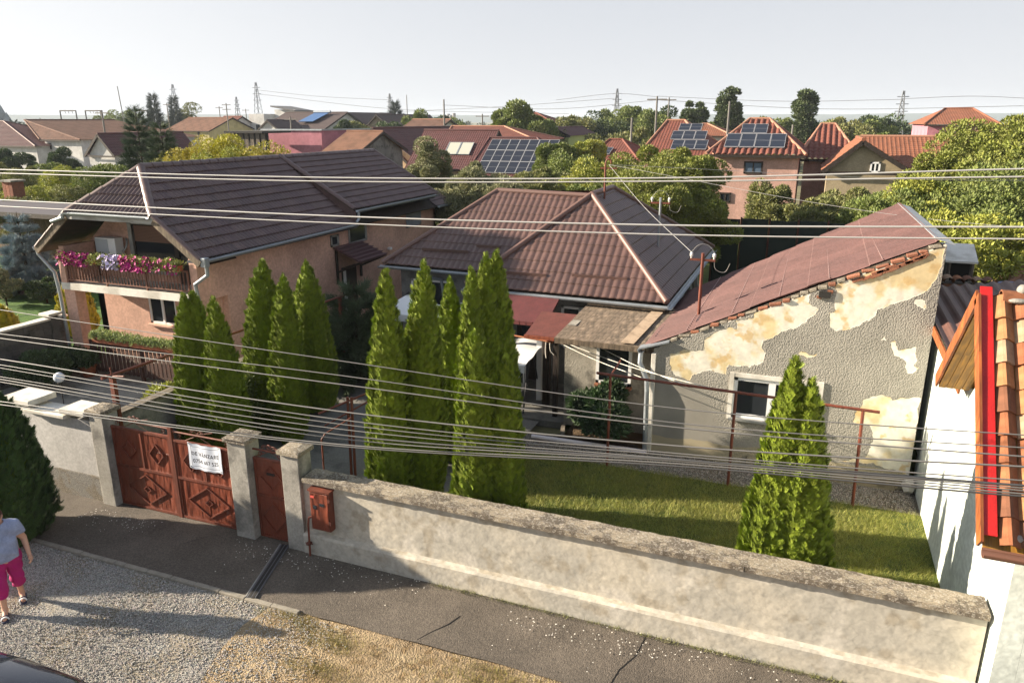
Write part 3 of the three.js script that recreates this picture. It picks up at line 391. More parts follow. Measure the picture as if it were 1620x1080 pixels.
// ---------- middle house ----------
const mRoofM = [[.125, .070, .059], [.134, .075, .063], [.118, .067, .057]].map((c) => M(L3(...c), { map: 'mottle', size: 1.7, r: .38 }));
const mRoofCap = M(L3(.15, .085, .07), { r: .5 });
const mPlasterM = M(L3(.27, .275, .28), { map: 'concrete', size: 3.1, bump: 'fine', bs: .004, r: 1 });
{ const t = thing('grey_bungalow', 'low grey bungalow with brown metal tile hipped roof behind the thujas', 'house', [-6.5, 0, 22.5]);
  const FL = V(-8.55, 2.8, 18.45), FR = V(-2.95, 2.8, 18.35), BR = V(-2.9, 2.8, 27.5), BL = V(-8.55, 2.8, 27.5), A1 = V(-5.75, 5.12, 21.25), A2 = V(-5.75, 5.12, 23.7), WL = V(-12.4, 2.8, 20.5), WR = V(-8.2, 2.8, 20.4), WB = V(-12.4, 2.8, 26), R1 = V(-9.5, 4.94, 23.2), R2 = V(-5.9, 4.88, 23.0);
  part(t, 'wall', [box(-8.1, -3.35, 0, 2.85, 19.0, 19.2), box(-3.55, -3.35, 0, 2.85, 19.2, 27), box(-8.1, -7.9, 0, 2.85, 19.2, 21), box(-12, -8.1, 0, 2.85, 20.95, 21.15), box(-12, -11.8, 0, 2.85, 21.15, 25.6), box(-12, -3.35, 0, 2.85, 26.8, 27)], mPlasterM);
  profileRoof(t, [FL, FR, A1], mRoofM); profileRoof(t, [FR, BR, A2, A1], mRoofM); profileRoof(t, [WL, V(-6.8, 2.8, 20.4), R2, R1], mRoofM); profileRoof(t, [BL, FL, A1, A2], mRoofM, { seg: 4 }); profileRoof(t, [WB, WL, R1], mRoofM, { seg: 4 }); profileRoof(t, [BR, WB, R1, A2], mRoofM[0], { seg: 3, panel: 20 });
  for (const [a, b] of [[FL, A1], [FR, A1], [A1, A2], [A2, BR], [WL, R1], [R1, R2]]) part(t, 'hip_cap', [rod(a.clone().add(new THREE.Vector3(0, .04, 0)), b.clone().add(new THREE.Vector3(0, .04, 0)), .085, 8)], mRoofCap);
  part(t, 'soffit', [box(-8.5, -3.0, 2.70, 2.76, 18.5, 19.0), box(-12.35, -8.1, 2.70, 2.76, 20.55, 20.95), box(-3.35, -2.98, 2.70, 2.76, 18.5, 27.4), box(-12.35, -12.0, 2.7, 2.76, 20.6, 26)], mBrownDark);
  part(t, 'gutter', gutter(V(-8.6, 2.74, 18.36), V(-2.9, 2.72, 18.26), .075), mZinc); part(t, 'gutter', gutter(V(-12.5, 2.74, 20.42), V(-8.2, 2.73, 20.32), .075), mZinc); part(t, 'gutter', gutter(V(-2.86, 2.72, 18.3), V(-2.82, 2.74, 27.5), .075), mZinc);
  part(t, 'downpipe', pipe([V(-10.9, 2.68, 20.42), V(-10.9, 2.5, 20.5), V(-10.5, 2.35, 20.85), V(-10.45, 1.9, 20.88), V(-10.45, 0, 20.88)], .05), mZinc);
  for (const [f, u0, u1, k] of [['f', -7.6, -6.3, .14], ['f', -5.6, -4.1, .16], ['w', -11.2, -9.6, .2], ['w', -9.4, -8.6, .28]]) { const P = (u) => f === 'f' ? V(u, lerp(2.8, 5.12, k) + .05, lerp(18.42, 21.25, k)) : V(u, lerp(2.8, 4.9, k) + .05, lerp(20.45, 23.1, k)); part(t, 'snow_guard', beam(P(u0), P(u1), .05, .09), mRoofM[0]); }
  const win = (u0, u1, y0, y1, v, n) => { const w = part(t, 'window', [box(u0, u1, y0, y0 + .06, v - .05, v), box(u0, u1, y1 - .06, y1, v - .05, v), ...Array.from({ length: n + 1 }, (_, i) => { const c = lerp(u0 + .035, u1 - .035, i / n); return box(c - .035, c + .035, y0, y1, v - .05, v); })], mPlasticWhite); part(w, 'pane', box(u0, u1, y0, y1, v - .02, v - .01), mGlass); };
  win(-5.9, -4.35, 1.15, 2.34, 18.99, 3); win(-11.6, -10.2, 1.2, 2.3, 20.94, 2);
  { const d = part(t, 'door', box(-7.2, -6.3, .1, 2.2, 18.96, 18.99), mBrownDark); part(d, 'door_panel', box(-7.05, -6.45, 1.1, 2.0, 18.94, 18.955), mGlass); part(t, 'door_post', box(-6.12, -5.98, 0, 2.35, 17.55, 17.68), mPlasticWhite); }
  { const c = part(t, 'porch_canopy', poly3([V(-7.9, 2.72, 18.3), V(-5.75, 2.72, 18.3), V(-5.75, 2.30, 17.2), V(-7.9, 2.30, 17.2)], .05), M(L3(.12, .025, .025), { map: 'mottle', size: .5, r: .7 })); part(c, 'canopy_trim', Array.from({ length: 12 }, (_, i) => box(-7.88 + i * .178, -7.72 + i * .178, 2.20, 2.30, 17.19, 17.21)), M(L3(.12, .025, .025), { r: .7 })); for (const u of [-5.85, -7.85]) part(c, 'canopy_post', box(u, u + .1, 0, 2.35, 17.25, 17.36), mBrownDark); }
  // mast on the apex
  part(t, 'service_mast', [rod(V(-5.55, 4.95, 21.9), V(-5.55, 6.0, 21.9), .03), tube([V(-5.55, 6.0, 21.9), V(-5.5, 6.1, 21.9), V(-5.4, 6.08, 21.9), V(-5.38, 5.98, 21.9)], .025)], mIron); part(t, 'mast_bracket', beam(V(-5.7, 5.85, 21.9), V(-5.2, 5.85, 21.9), .04), mIron); }

// ---------- flat roofed annexe ----------
{ const t = thing('slab_annexe', 'small rendered annexe with weathered flat slab roof beside the peeling house', 'annexe', [-3.85, 0, 17.4]);
  part(t, 'wall', [box(-5.0, -2.72, 0, 2.4, 16.4, 16.6), box(-5.0, -4.8, 0, 2.5, 16.6, 18.8), box(-2.9, -2.72, 0, 2.4, 16.6, 18.8)], M(L3(.44, .415, .37), { map: 'concrete', size: 1.9, bump: 'fine', bs: .006, r: 1 }));
  const P = [V(-5.02, 2.42, 15.62), V(-2.72, 2.40, 15.68), V(-2.62, 2.56, 18.75), V(-5.05, 2.56, 18.75)]; const r = part(t, 'roof_slab', poly3(P, .12), M(L3(.36, .29, .225), { map: 'wood', size: .7, bump: 'fine', bs: .01, bsize: .4, r: 1 }));
  for (let i = 0; i < 13; i++) { const a = P[0].clone().lerp(P[3], (i + .02) / 13), b = P[1].clone().lerp(P[2], (i + .02) / 13), c = P[1].clone().lerp(P[2], (i + .96) / 13), d = P[0].clone().lerp(P[3], (i + .96) / 13); const q = [a, b, c, d].map((p) => p.clone().add(new THREE.Vector3(0, .012 + .006 * hash(i, 2), 0))); part(r, 'roof_board', poly3(q, .02), M(L3(.37 + .05 * hash(i, 4), .30 + .04 * hash(i, 4), .235 + .03 * hash(i, 4)), { map: 'wood', size: .8, bump: 'fine', bs: .01, bsize: .35, r: 1 })); }
  part(r, 'felt_patch', poly3([V(-3.5, 2.462, 15.7), V(-3.2, 2.462, 15.7), V(-3.0, 2.60, 18.5), V(-3.3, 2.60, 18.5)], .006), M(L3(.42, .32, .23), { map: 'grime', size: .6, r: 1 }));
  const w = part(t, 'window', [box(-4.2, -3.36, 1.22, 1.29, 16.33, 16.4), box(-4.2, -3.36, 2.10, 2.16, 16.33, 16.4), box(-4.2, -4.13, 1.22, 2.16, 16.33, 16.4), box(-3.43, -3.36, 1.22, 2.16, 16.33, 16.4)], mPlasticWhite); part(w, 'pane', box(-4.14, -3.42, 1.28, 2.11, 16.37, 16.39), mGlass); part(w, 'sill', box(-4.22, -3.34, 1.13, 1.2, 16.28, 16.4), mBrick); }

// ---------- old house with the peeling gable ----------
const polyPx = (s, ox, oy, k) => s.split(' ').map((p) => { const [x, y] = p.split(',').map(Number), h = hit(ox + x / k, oy + y / k, { v: 15.55 }); return [h.u, h.y]; });
const PEEL = [
  polyPx('-60,300 0,285 100,280 110,230 175,180 255,180 260,140 340,130 345,95 420,60 480,20 560,-60 620,-55 650,-30 605,30 600,50 650,80 640,110 580,150 510,185 470,190 430,220 380,240 375,265 395,290 380,340 330,360 270,360 215,345 210,400 150,380 100,375 55,400 30,420 -30,410 -65,350', 1080, 460, 3),
  polyPx('725,5 720,-40 790,-75 850,-90 890,-120 880,-205 905,-230 960,-190 990,-240 1000,-190 1030,-170 1075,-200 1080,-240 1240,-240 1245,-200 1215,-60 1180,-20 1150,0 1130,20 1060,45 985,70 925,100 915,125 870,150 800,180 790,190 740,190 700,165 695,110 720,100', 1080, 460, 3),
  polyPx('860,510 950,500 1000,515 1060,505 1130,510 1115,600 1100,720 1080,880 900,820 740,805 860,790 880,760 900,700 890,640 800,620 850,540', 1080, 460, 3),
  polyPx('550,300 570,285 600,300 640,300 600,318', 1080, 460, 3), polyPx('990,245 1015,240 1030,290 1110,270 1115,330 1100,350 1128,360 1110,385 1070,392 1060,330 1010,310', 1080, 460, 3), polyPx('1110,45 1155,45 1150,90 1105,60', 1080, 460, 3), polyPx('940,240 965,220 968,240', 1080, 460, 3),
];
const inside = (P, x, y) => { let c = false; for (let i = 0, j = P.length - 1; i < P.length; j = i++) { const a = P[i], b = P[j]; if ((a[1] > y) !== (b[1] > y) && x < (b[0] - a[0]) * (y - a[1]) / (b[1] - a[1]) + a[0]) c = !c; } return c; };
{ const S0 = -2.8, SW = 5.4, N = 1024, mask = new Uint8Array(N * N);
  for (let j = 0; j < N; j++) for (let i = 0; i < N; i++) { const x = i / N, y = j / N, s = S0 + SW * (x + .012 * (fbm(x, y, 30, 4, 401) - .5) * 2), t = SW * (y + .012 * (fbm(x, y, 30, 4, 405) - .5) * 2); mask[j * N + i] = PEEL.some((P) => inside(P, s, t)) ? 1 : 0; }
  const at = (x, y) => mask[Math.min(N - 1, y * N | 0) * N + Math.min(N - 1, x * N | 0)];
  const base = (x, y) => fbm(x, y, 9, 5, 421);
  T.peel = texture(N, N, (x, y) => { const s = S0 + SW * x, t = SW * y; if (at(x, y)) { const a = fbm(x, y, 10, 5, 411), b = fbm(x, y, 60, 3, 415), e = fbm(x, y, 24, 4, 417); let c = mix3([.92, .84, .66], [.97, .95, .89], sstep(.36, .54, a)); c = mix3(c, [.87, .72, .48], sstep(.57, .72, e) * .65); return c.map((q) => q * (.94 + .16 * (b - .5))); }
    const smooth = sstep(-1.0, -1.7, s + .5 * (base(x, y) - .5) + .35 * (t - 1.2)) * sstep(2.1, 1.7, t); const a = base(x, y), [d1, d2] = cells(x, y, 190, 24); const g = lerp(.60 + .14 * (d2 - d1), .60, smooth) + .14 * (a - .5); let c = [g * .97, g * .945, g * .89]; if (t < .35 + .2 * base(x, y)) c = mix3(c, [.72, .66, .52], .6); return c; });
  T.peelBump = texture(N, N, (x, y) => { if (at(x, y)) return .22 + .12 * fbm(x, y, 40, 3, 431); const s = S0 + SW * x, t = SW * y, smooth = sstep(-1.0, -1.7, s + .5 * (base(x, y) - .5) + .35 * (t - 1.2)) * sstep(2.1, 1.7, t); const [d1, d2, id] = cells(x, y, 190, 24); return clamp(.62 + lerp(.34 * (1 - d1) * (.5 + id) - .15, 0, smooth)); }, false);
  const mPeel = new THREE.MeshStandardMaterial({ color: L3(.84, .84, .84), roughness: 1, map: T.peel, bumpMap: T.peelBump, bumpScale: .024, side: THREE.DoubleSide });
  const t = thing('peeling_house', 'old house with peeling ochre and grey gable wall under a brown lean roof', 'house', [0, 0, 18.5]);
  const sl = (u) => 2.45 + (u + 2.72) / (2.52 + 2.72) * (5.0 - 2.45);   // top of the gable
  const pos = [], uv = []; const quad = (a, b, c, d) => { for (const p of [a, b, c, a, c, d]) { pos.push(p[0], p[1], -15.55); uv.push((p[0] - S0) / SW, p[1] / SW); } };
  const W = [-1.0, .66, 1.12, 2.03]; // window opening
  const ys = (u, y) => Math.min(y, sl(u));
  for (const [a, b, y0, y1] of [[-2.72, W[0], 0, 9], [W[0], W[1], 0, W[2]], [W[0], W[1], W[3], 9], [W[1], 2.52, 0, 9]]) quad([a, y0], [b, y0], [b, ys(b, y1)], [a, ys(a, y1)]);
  const g = new THREE.BufferGeometry(); g.setAttribute('position', new THREE.Float32BufferAttribute(pos, 3)); g.setAttribute('uv', new THREE.Float32BufferAttribute(uv, 2)); g.computeVertexNormals(); g.userData.keepUV = true; part(t, 'gable_render', g, mPeel);
  part(t, 'wall', [poly3([V(-2.72, 0, 15.57), V(W[0], 0, 15.57), V(W[0], sl(W[0]), 15.57), V(-2.72, 2.45, 15.57)], .3, new THREE.Vector3(0, 0, 1)), poly3([V(W[1], 0, 15.57), V(2.52, 0, 15.57), V(2.52, 5, 15.57), V(W[1], sl(W[1]), 15.57)], .3, new THREE.Vector3(0, 0, 1)), poly3([V(W[0], W[3], 15.57), V(W[1], W[3], 15.57), V(W[1], sl(W[1]), 15.57), V(W[0], sl(W[0]), 15.57)], .3, new THREE.Vector3(0, 0, 1)), box(W[0], W[1], 0, W[2], 15.57, 15.87), box(-2.72, -2.45, 0, 2.4, 15.87, 21.8), box(2.22, 2.52, 0, 4.95, 15.87, 22), box(-2.72, 2.52, 0, 2.4, 21.6, 21.9)], mPlaster);
  part(t, 'corner_board', box(-2.76, -2.66, 0, 2.35, 15.5, 15.56, .01), mWhite);
  part(t, 'base_plinth', box(-.6, 2.3, 0, .28, 15.44, 15.56, .02), M(L3(.42, .36, .25), { map: 'concrete', size: 1.2, r: 1 })); 
  part(t, 'vent_opening', box(.45, .67, 3.86, 3.99, 15.5, 15.6), mDark); part(t, 'vent_brick', [box(.42, .50, 3.84, 3.89, 15.51, 15.549), box(.6, .70, 3.96, 4.02, 15.51, 15.549)], mBrick);
  const w = part(t, 'window', [box(W[0], W[1], W[2], W[2] + .08, 15.56, 15.64), box(W[0], W[1], W[3] - .08, W[3], 15.56, 15.64), box(W[0], W[0] + .08, W[2], W[3], 15.56, 15.64), box(W[1] - .08, W[1], W[2], W[3], 15.56, 15.64), box(-.30, -.16, W[2], W[3], 15.565, 15.65)], mPlasticWhite); part(w, 'pane', box(W[0] + .05, W[1] - .05, W[2] + .05, W[3] - .05, 15.605, 15.615), mGlass);
  part(t, 'window_surround', [box(W[0] - .09, W[0], W[2] - .04, W[3] + .08, 15.515, 15.57), box(W[0] - .09, W[1] + .09, W[3], W[3] + .09, 15.52, 15.57), box(W[1], W[1] + .09, W[2] - .04, W[3] + .08, 15.515, 15.57)], mWhite); part(t, 'window_sill', box(W[0] - .05, W[1] + .05, W[2] - .05, W[2], 15.46, 15.57), mZincOld);
  // roof of small-ribbed sheets
  const mOnd = [[.155, .076, .070], [.165, .082, .075], [.146, .073, .068]].map((c) => M(L3(...c), { map: 'mottle', size: 1.6, r: .75 }));
  const E0 = V(-2.95, 2.44, 15.62), E1 = V(-2.85, 2.5, 21.2), R1 = V(2.42, 5.02, 22.6), R0 = V(2.42, 5.06, 15.72); profileRoof(t, [E1, E0, R0, R1], mOnd, { rib: .17, course: 1.18, amp: .03, step: .014, panel: 1.02, seg: 12, wave: 'trap' });
  part(t, 'roof_deck', poly3([E1, E0, R0, R1].map((p) => p.clone().add(new THREE.Vector3(0, -.03, 0))), .08), mOldWood);
  for (let i = 1; i < 6; i++) { const k = i / 6; part(t, 'sheet_joint', beam(E0.clone().lerp(R0, k).add(new THREE.Vector3(-.02, .035, -.02)), E1.clone().lerp(R1, k).add(new THREE.Vector3(-.02, .035, 0)), .012, .01), M(L3(.34, .22, .20), { r: .8 })); }
  part(t, 'ridge_flashing', [poly3([V(2.34, 5.11, 15.6), V(2.66, 5.02, 15.6), V(2.66, 4.98, 22.7), V(2.34, 5.07, 22.7)], .01)], M(L3(.62, .64, .67), { map: 'mottle', size: 1, r: .4, metalness: .4 }));
  part(t, 'gutter', gutter(V(-3.0, 2.38, 15.5), V(-2.92, 2.44, 21.2), .07), mZinc); part(t, 'gutter_tray', poly3([V(-3.05, 2.44, 15.45), V(-2.4, 2.66, 15.45), V(-2.4, 2.66, 15.75), V(-3.05, 2.44, 15.75)], .03), mZinc);
  part(t, 'downpipe', pipe([V(-3.0, 2.32, 15.55), V(-3.0, 2.1, 15.5), V(-2.82, 1.75, 15.45), V(-2.80, 1.5, 15.42), V(-2.78, .05, 15.42)], .055), mZinc);
  // ragged brick verge
  const bricks = [.30, .36, .42].map((c) => M(L3(c, c * .40, c * .23), { map: 'mottle', size: .5, bump: 'fine', bs: .008, bsize: .25, r: 1 })), mCrust = M(L3(.42, .38, .32), { map: 'concrete', size: .5, bump: 'rough', bs: .02, bsize: .6, r: 1 });
  for (let u = -2.6; u < 2.45;) { const L = rr(.14, .26), y = sl(u + L / 2), ang = Math.atan2(5.0 - 2.45, 5.24); const g2 = new RoundedBoxGeometry(L - .012, rr(.04, .06), rr(.2, .28), 1, .012).rotateZ(ang * rr(.2, 1)).translate(u + L / 2, y + .035 + rr(-.014, .014), -15.67 + rr(-.02, .04)); part(t, 'brick', g2, u > -2.0 && rnd() < .6 ? bricks[Math.floor(rnd() * 3)] : mCrust); u += L; }
  for (let i = 0; i < 14; i++) { const u = rr(1.1, 2.35); part(t, 'brick', new RoundedBoxGeometry(rr(.14, .24), .065, .2, 1, .01).rotateZ(.45 + rr(-.1, .1)).translate(u, sl(u) - rr(.02, .1), -15.62), bricks[i % 3]); }
  for (const [px, py, n] of [[1040, 528, .55], [1105, 490, .5], [1072, 512, .0]]) if (n) { const a = hit(px, py, { v: 16.3 }); part(t, 'snow_guard', beam(V(a.u, sl(a.u) + .1, 16.2), V(a.u + .02, sl(a.u) + .1, 16.2 + n * 2), .05, .08), M(L3(.05, .03, .035))); } }
// masts with insulators on the roofs
function mast(name, label, u, v, y0, y1, mat) { const t = thing(name, label, 'insulator mast', [u, y0, v]); part(t, 'pole', rod(V(u, y0, v), V(u, y1 - .0, v), .035, 8), mat); part(t, 'crossarm', box(u - .28, u + .28, y1 - .18, y1 - .13, v - .02, v + .02), mIron); for (const s of [-.25, .25]) part(t, 'insulator', new THREE.LatheGeometry([[.0, 0], [.02, 0], [.02, .05], [.042, .055], [.03, .085], [.042, .10], [.022, .135], [0, .14]].map(([a, b]) => new THREE.Vector2(a, b)), 10).translate(u + s, y1 - .13, -v), M(L3(.75, .75, .72), { r: .25 })); part(t, 'jumper_wire', [tube([V(u - .25, y1 + .02, v), V(u - .1, y1 + .18, v), V(u + .1, y1 + .18, v), V(u + .25, y1 + .02, v)], .0045), tube([V(u + .25, y1, v), V(u + .3, y1 - .35, v), V(u + .5, y1 - .4, v), V(u + .6, y1 - .2, v)], .0045)], mZincOld); }
{ const a = hit(1062, 435, { u: -3.9 }); mast('insulator_mast', 'pale metal mast with two white insulators on the bungalow roof', -3.9, 22.0, 3.55, 5.05, mZinc); mast('insulator_mast', 'rusty mast with two white insulators on the lean roof', -2.0, 17.0, 2.8, 4.35, mIron); }
// ---------- white house on the right ----------
const mMint = M(L3(.70, .76, .715), { map: 'mottle', size: 3.7, bump: 'fine', bs: .002, r: .95 });
const clay = [[.34, .135, .06], [.28, .105, .048], [.39, .18, .08], [.40, .27, .18], [.19, .08, .045]].map((c) => M(L3(...c), { map: 'grime', size: .55, bump: 'fine', bs: .004, bsize: .4, r: .95 }));
const mRed = M(L3(.52, .014, .012), { map: 'mottle', size: .8, r: .45 }), mOrange = M(L3(.52, .15, .035), { map: 'wood', size: .9, r: .6 }), mYellowWood = M(L3(.66, .33, .04), { map: 'wood', size: .8, r: .6 });
{ const t = thing('white_house', 'white and mint house with clay tile roof and red verge at the street', 'house', [4.4, 0, 11.5]);
  const U = 2.66, X = new THREE.Vector3(-1, 0, 0);
  part(t, 'wall', [poly3([V(U, -.1, 9.0), V(U, 2.75, 9.0), V(U, 4.82, 10.8), V(U, 3.3, 12.35), V(U, 3.3, 15.9), V(U, -.1, 15.9)], .25, X), box(U + .252, 8, -.1, 2.9, 9.0, 9.25), box(7.8, 8, 0, 3, 9.26, 15.8), box(U + .252, 7.79, 0, 3, 15.7, 15.9)], mMint);
  const e0 = V(2.22, 2.74, 8.58), e1 = V(8.1, 2.74, 8.58), r0 = V(2.22, 5.06, 10.8), r1 = V(8.1, 5.06, 10.8), b0 = V(2.22, 3.36, 12.5), b1 = V(8.1, 3.36, 12.5);
  const dn = new THREE.Vector3(0, -.05, 0); part(t, 'roof_deck', [poly3([e0, e1, r1, r0].map((p) => p.clone().add(dn)), .04), poly3([b0, b1, r1, r0].map((p) => p.clone().add(dn)), .04)], mYellowWood);
  tileRoof(t, [V(2.35, 2.76, 8.6), V(8.05, 2.76, 8.6), V(8.05, 5.06, 10.8), V(2.35, 5.06, 10.8)], clay, { w: .205, course: .315, waves: 1, amp: .08, th: .035, seg: 6, budget: 260, jit: .012 });
  tileRoof(t, [b1.clone(), b0.clone(), r0.clone(), r1.clone()], clay, { w: .205, course: .315, waves: 1, amp: .05, th: .03, seg: 4, budget: 0 });
  capRow(t, V(2.45, 5.06, 10.8), V(8, 5.06, 10.8), clay[1], { r: .13, len: .36 });
  for (let i = 0; i < 4; i++) { const a = i / 4, b = (i + 1) / 4 + .008, f = (u, k, d) => V(u, lerp(2.84, 5.16, k) + d, lerp(8.6, 10.82, k)), d = .006 * (3 - i); part(t, 'verge_flashing', poly3([f(2.20, a, d), f(2.335, a, d), f(2.335, b, d - .004), f(2.20, b, d - .004)], .018), mRed, 'bright red metal verge flashing'); }
  part(t, 'verge_board', [beam(V(2.185, 2.74, 8.6), V(2.185, 5.04, 10.8), .03, .2)], mOrange); part(t, 'verge_board', [beam(V(2.185, 5.04, 10.82), V(2.185, 3.34, 12.52), .03, .2)], mOrange);
  for (const [a, b] of [[e0, r0], [b0, r0]]) for (let i = 0; i < 4; i++) { const k = (i + .5) / 4, u = lerp(2.22, 2.64, k), q = new THREE.Vector3(0, -.105, 0); part(t, 'soffit_board', beam(V(u, a.y, -a.z).add(q), V(u, b.y, -b.z - (a === e0 ? 0 : 0)).add(q), .098, .02), mYellowWood); }
  part(t, 'gutter', gutter(V(2.2, 2.70, 8.5), V(8.1, 2.68, 8.5), .07), M(L3(.16, .075, .05), { r: .5 })); part(t, 'mortar_lump', [new THREE.DodecahedronGeometry(.09, 1).scale(1.2, .6, .8).translate(2.5, 2.84, -8.66), new THREE.DodecahedronGeometry(.07, 1).translate(2.66, 5.17, -10.8)], mConcrete);
  part(t, 'ridge_mortar', Array.from({ length: 14 }, (_, i) => new THREE.DodecahedronGeometry(rr(.05, .09), 1).scale(1.6, .5, .8).translate(2.6 + i * .3, 5.05, -10.66)), mConcrete); }
{ const t = thing('metal_roof_annexe', 'rear annexe with dark ribbed metal roof between peeling house and white house', 'annexe', [3.6, 0, 15]);
  part(t, 'wall', box(2.95, 5, 0, 3.2, 12.6, 18), mMint); const a = V(2.56, 3.3, 12.7), b = V(5.2, 3.72, 12.7), c = V(5.2, 4.05, 18.3), d = V(2.56, 3.62, 18.3);
  profileRoof(t, [a, b, c, d], [M(L3(.15, .075, .06), { map: 'mottle', size: 1, r: .5 })], { rib: .24, course: 0, amp: .06, step: 0, panel: 1.2, wave: 'sine', name: 'metal_sheet' }); part(t, 'fascia_board', beam(V(2.53, 3.22, 12.6), V(2.53, 3.54, 18.3), .03, .17), mOrange); }
solo('loose_stone', 'pale broken block lying in the gap beside the white house', 'stone', new THREE.DodecahedronGeometry(.17, 0).scale(.8, 1.15, .7).translate(2.52, .2, -15.42), mWhite);

// ---------- steel frames in the yard ----------
function frame(name, label, cat, at, parts, mat = mIron, group) { const t = thing(name, label, cat, at, group); for (const [n, g, m] of parts) part(t, n, g, m || mat); return t; }
frame('vine_frame', 'red steel vine frame along the boundary wall behind the gate', 'frame', [-11.9, 0, 13], [['post', box(-12.06, -11.96, 0, 2.5, 9.76, 9.84)], ['post', box(-11.98, -11.9, 0, 2.4, 17.3, 17.38)], ['beam', rod(V(-12.05, 2.52, 9.6), V(-11.94, 2.42, 18.0), .03, 6)], ['crossbar', rod(V(-12.3, 2.48, 9.8), V(-11.7, 2.54, 9.8), .02, 6)], ['spike', rod(V(-12.01, 2.5, 9.8), V(-12.03, 2.68, 9.8), .015)]]);
frame('laundry_rack', 'long rusty clothes line frame with three posts along the gravel strip', 'clothes frame', [-1, 0, 14.45], [['top_bar', rod(V(-3.7, 2.12, 14.45), V(1.7, 2.02, 14.45), .03, 8)], ['post', rod(V(-3.4, 0, 14.45), V(-3.4, 2.1, 14.45), .03, 8)], ['post', rod(V(-.87, 0, 14.45), V(-.87, 2.06, 14.45), .03, 8)], ['post', rod(V(1.47, 0, 14.45), V(1.42, 2.03, 14.45), .03, 8)], ['brace', rod(V(-3.4, 2.1, 14.45), V(-3.3, 2.3, 14.9), .018)], ['rope_knot', [new THREE.TorusGeometry(.045, .014, 5, 10).rotateX(1.2).translate(-3.4, 1.35, -14.44), rod(V(-3.4, 1.33, 14.41), V(-3.37, 1.1, 14.4), .008)], mOldWood]]);
frame('pipe_frame', 'thick red twin pipe post with sloping arms on the driveway edge', 'frame', [-8.28, 0, 12.1], [['post', rod(V(-8.33, 0, 12.1), V(-8.3, 1.78, 12.1), .03, 8)], ['post', rod(V(-8.25, 0, 12.12), V(-8.22, 1.78, 12.12), .03, 8)], ['arm', rod(V(-8.75, 1.5, 11.7), V(-7.9, 1.86, 12.4), .022)], ['arm', rod(V(-8.7, 1.2, 11.8), V(-7.95, 1.66, 12.3), .018)]]);
frame('bent_pipe', 'thin red bent pipe standing just behind the wall coping', 'pipe', [-8.0, 0, 10.6], [['pipe', pipe([V(-8.05, 0, 10.8), V(-8.05, 1.42, 10.8), V(-8.0, 1.52, 10.85), V(-7.7, 1.72, 11.3)], .016)]]);
frame('thin_post', 'thin dark red post between the tall thujas', 'post', [-5.9, 0, 11.7], [['post', rod(V(-5.62, 0, 11.6), V(-5.62, 1.75, 11.6), .022)], ['arm', rod(V(-5.62, 1.74, 11.6), V(-5.3, 1.74, 11.6), .018)]]);
{ const t = thing('well_shelter', 'small red shingled shelter on dark posts beside the annexe', 'shelter', [-5.4, 0, 17.2]); part(t, 'post', box(-5.8, -5.68, .07, 2.15, 17.3, 17.42), mBrownDark); part(t, 'post', box(-5.36, -5.25, .07, 2.15, 16.6, 16.72), mBrownDark);
  part(t, 'brace', [beam(V(-5.74, 1.7, 17.3), V(-5.6, 2.2, 17.0), .06)], mBrownDark); const r = part(t, 'roof', poly3([V(-6.0, 2.22, 16.35), V(-5.0, 2.22, 16.35), V(-5.0, 2.5, 17.6), V(-6.0, 2.5, 17.6)], .05), M(L3(.14, .036, .028), { map: 'mottle', size: .5, r: .9 })); for (let i = 0; i < 8; i++) part(r, 'shingle', box(-6.02 + i * .13, -5.9 + i * .13, 2.13, 2.21, 16.32, 16.36), M(L3(.30, .075, .035), { map: 'mottle', size: .3, r: .9 }));
  part(t, 'cross_pole', rod(V(-7.6, 2.12, 16.7), V(-5.3, 2.0, 16.62), .022), M(L3(.38, .14, .06), { r: .8 })); part(t, 'hanging_rope', [tube([V(-5.55, 2.0, 16.6), V(-5.55, 1.75, 16.58), V(-5.53, 1.6, 16.58)], .012), tube([V(-5.45, 2.0, 16.6), V(-5.42, 1.8, 16.58), V(-5.33, 1.7, 16.58)], .01)], mWhite); }
{ const t = thing('garden_swing', 'garden swing seat with white fabric canopy and dark tube frame', 'garden swing', [-6.75, .07, 17.2]); const dk = M(L3(.02, .02, .025), { r: .5 });
  { const g = new THREE.PlaneGeometry(1.5, 1.5, 12, 12), p = g.attributes.position; for (let i = 0; i < p.count; i++) p.setZ(i, .04 * Math.sin(p.getX(i) * 6) * (p.getY(i)) + .02 * Math.sin(p.getY(i) * 9)); g.rotateX(-Math.PI / 2 + .16).translate(-6.75, 1.5, -17.1); g.computeVertexNormals(); part(t, 'canopy', g, M(L3(.62, .63, .64), { r: .8 })); part(t, 'valance', Array.from({ length: 10 }, (_, i) => box(-7.5 + i * .15, -7.36 + i * .15, 1.24 - .03 * (i % 2), 1.40, 16.35, 16.365)), M(L3(.55, .56, .57), { r: .8 })); }
  for (const u of [-7.4, -6.1]) for (const [a, b] of [[16.5, 16.95], [17.8, 17.25]]) part(t, 'leg', rod(V(u, .08, a), V(u, 1.45, b), .022), dk); part(t, 'top_tube', rod(V(-7.45, 1.45, 17.1), V(-6.05, 1.45, 17.1), .022), dk); part(t, 'seat', box(-7.2, -6.3, .48, .56, 16.9, 17.4, .03), M(L3(.5, .5, .5))); const bk = part(t, 'backrest', box(-7.2, -6.3, .56, 1.05, 17.38, 17.46, .03), M(L3(.06, .06, .07))); for (let i = 0; i < 5; i++) part(bk, 'stripe', box(-7.15 + i * .18, -7.07 + i * .18, .57, 1.04, 17.365, 17.379), mPlasticWhite); for (const u of [-7.2, -6.3]) part(t, 'hanger', rod(V(u, .5, 17.2), V(u, 1.45, 17.1), .012), dk); }
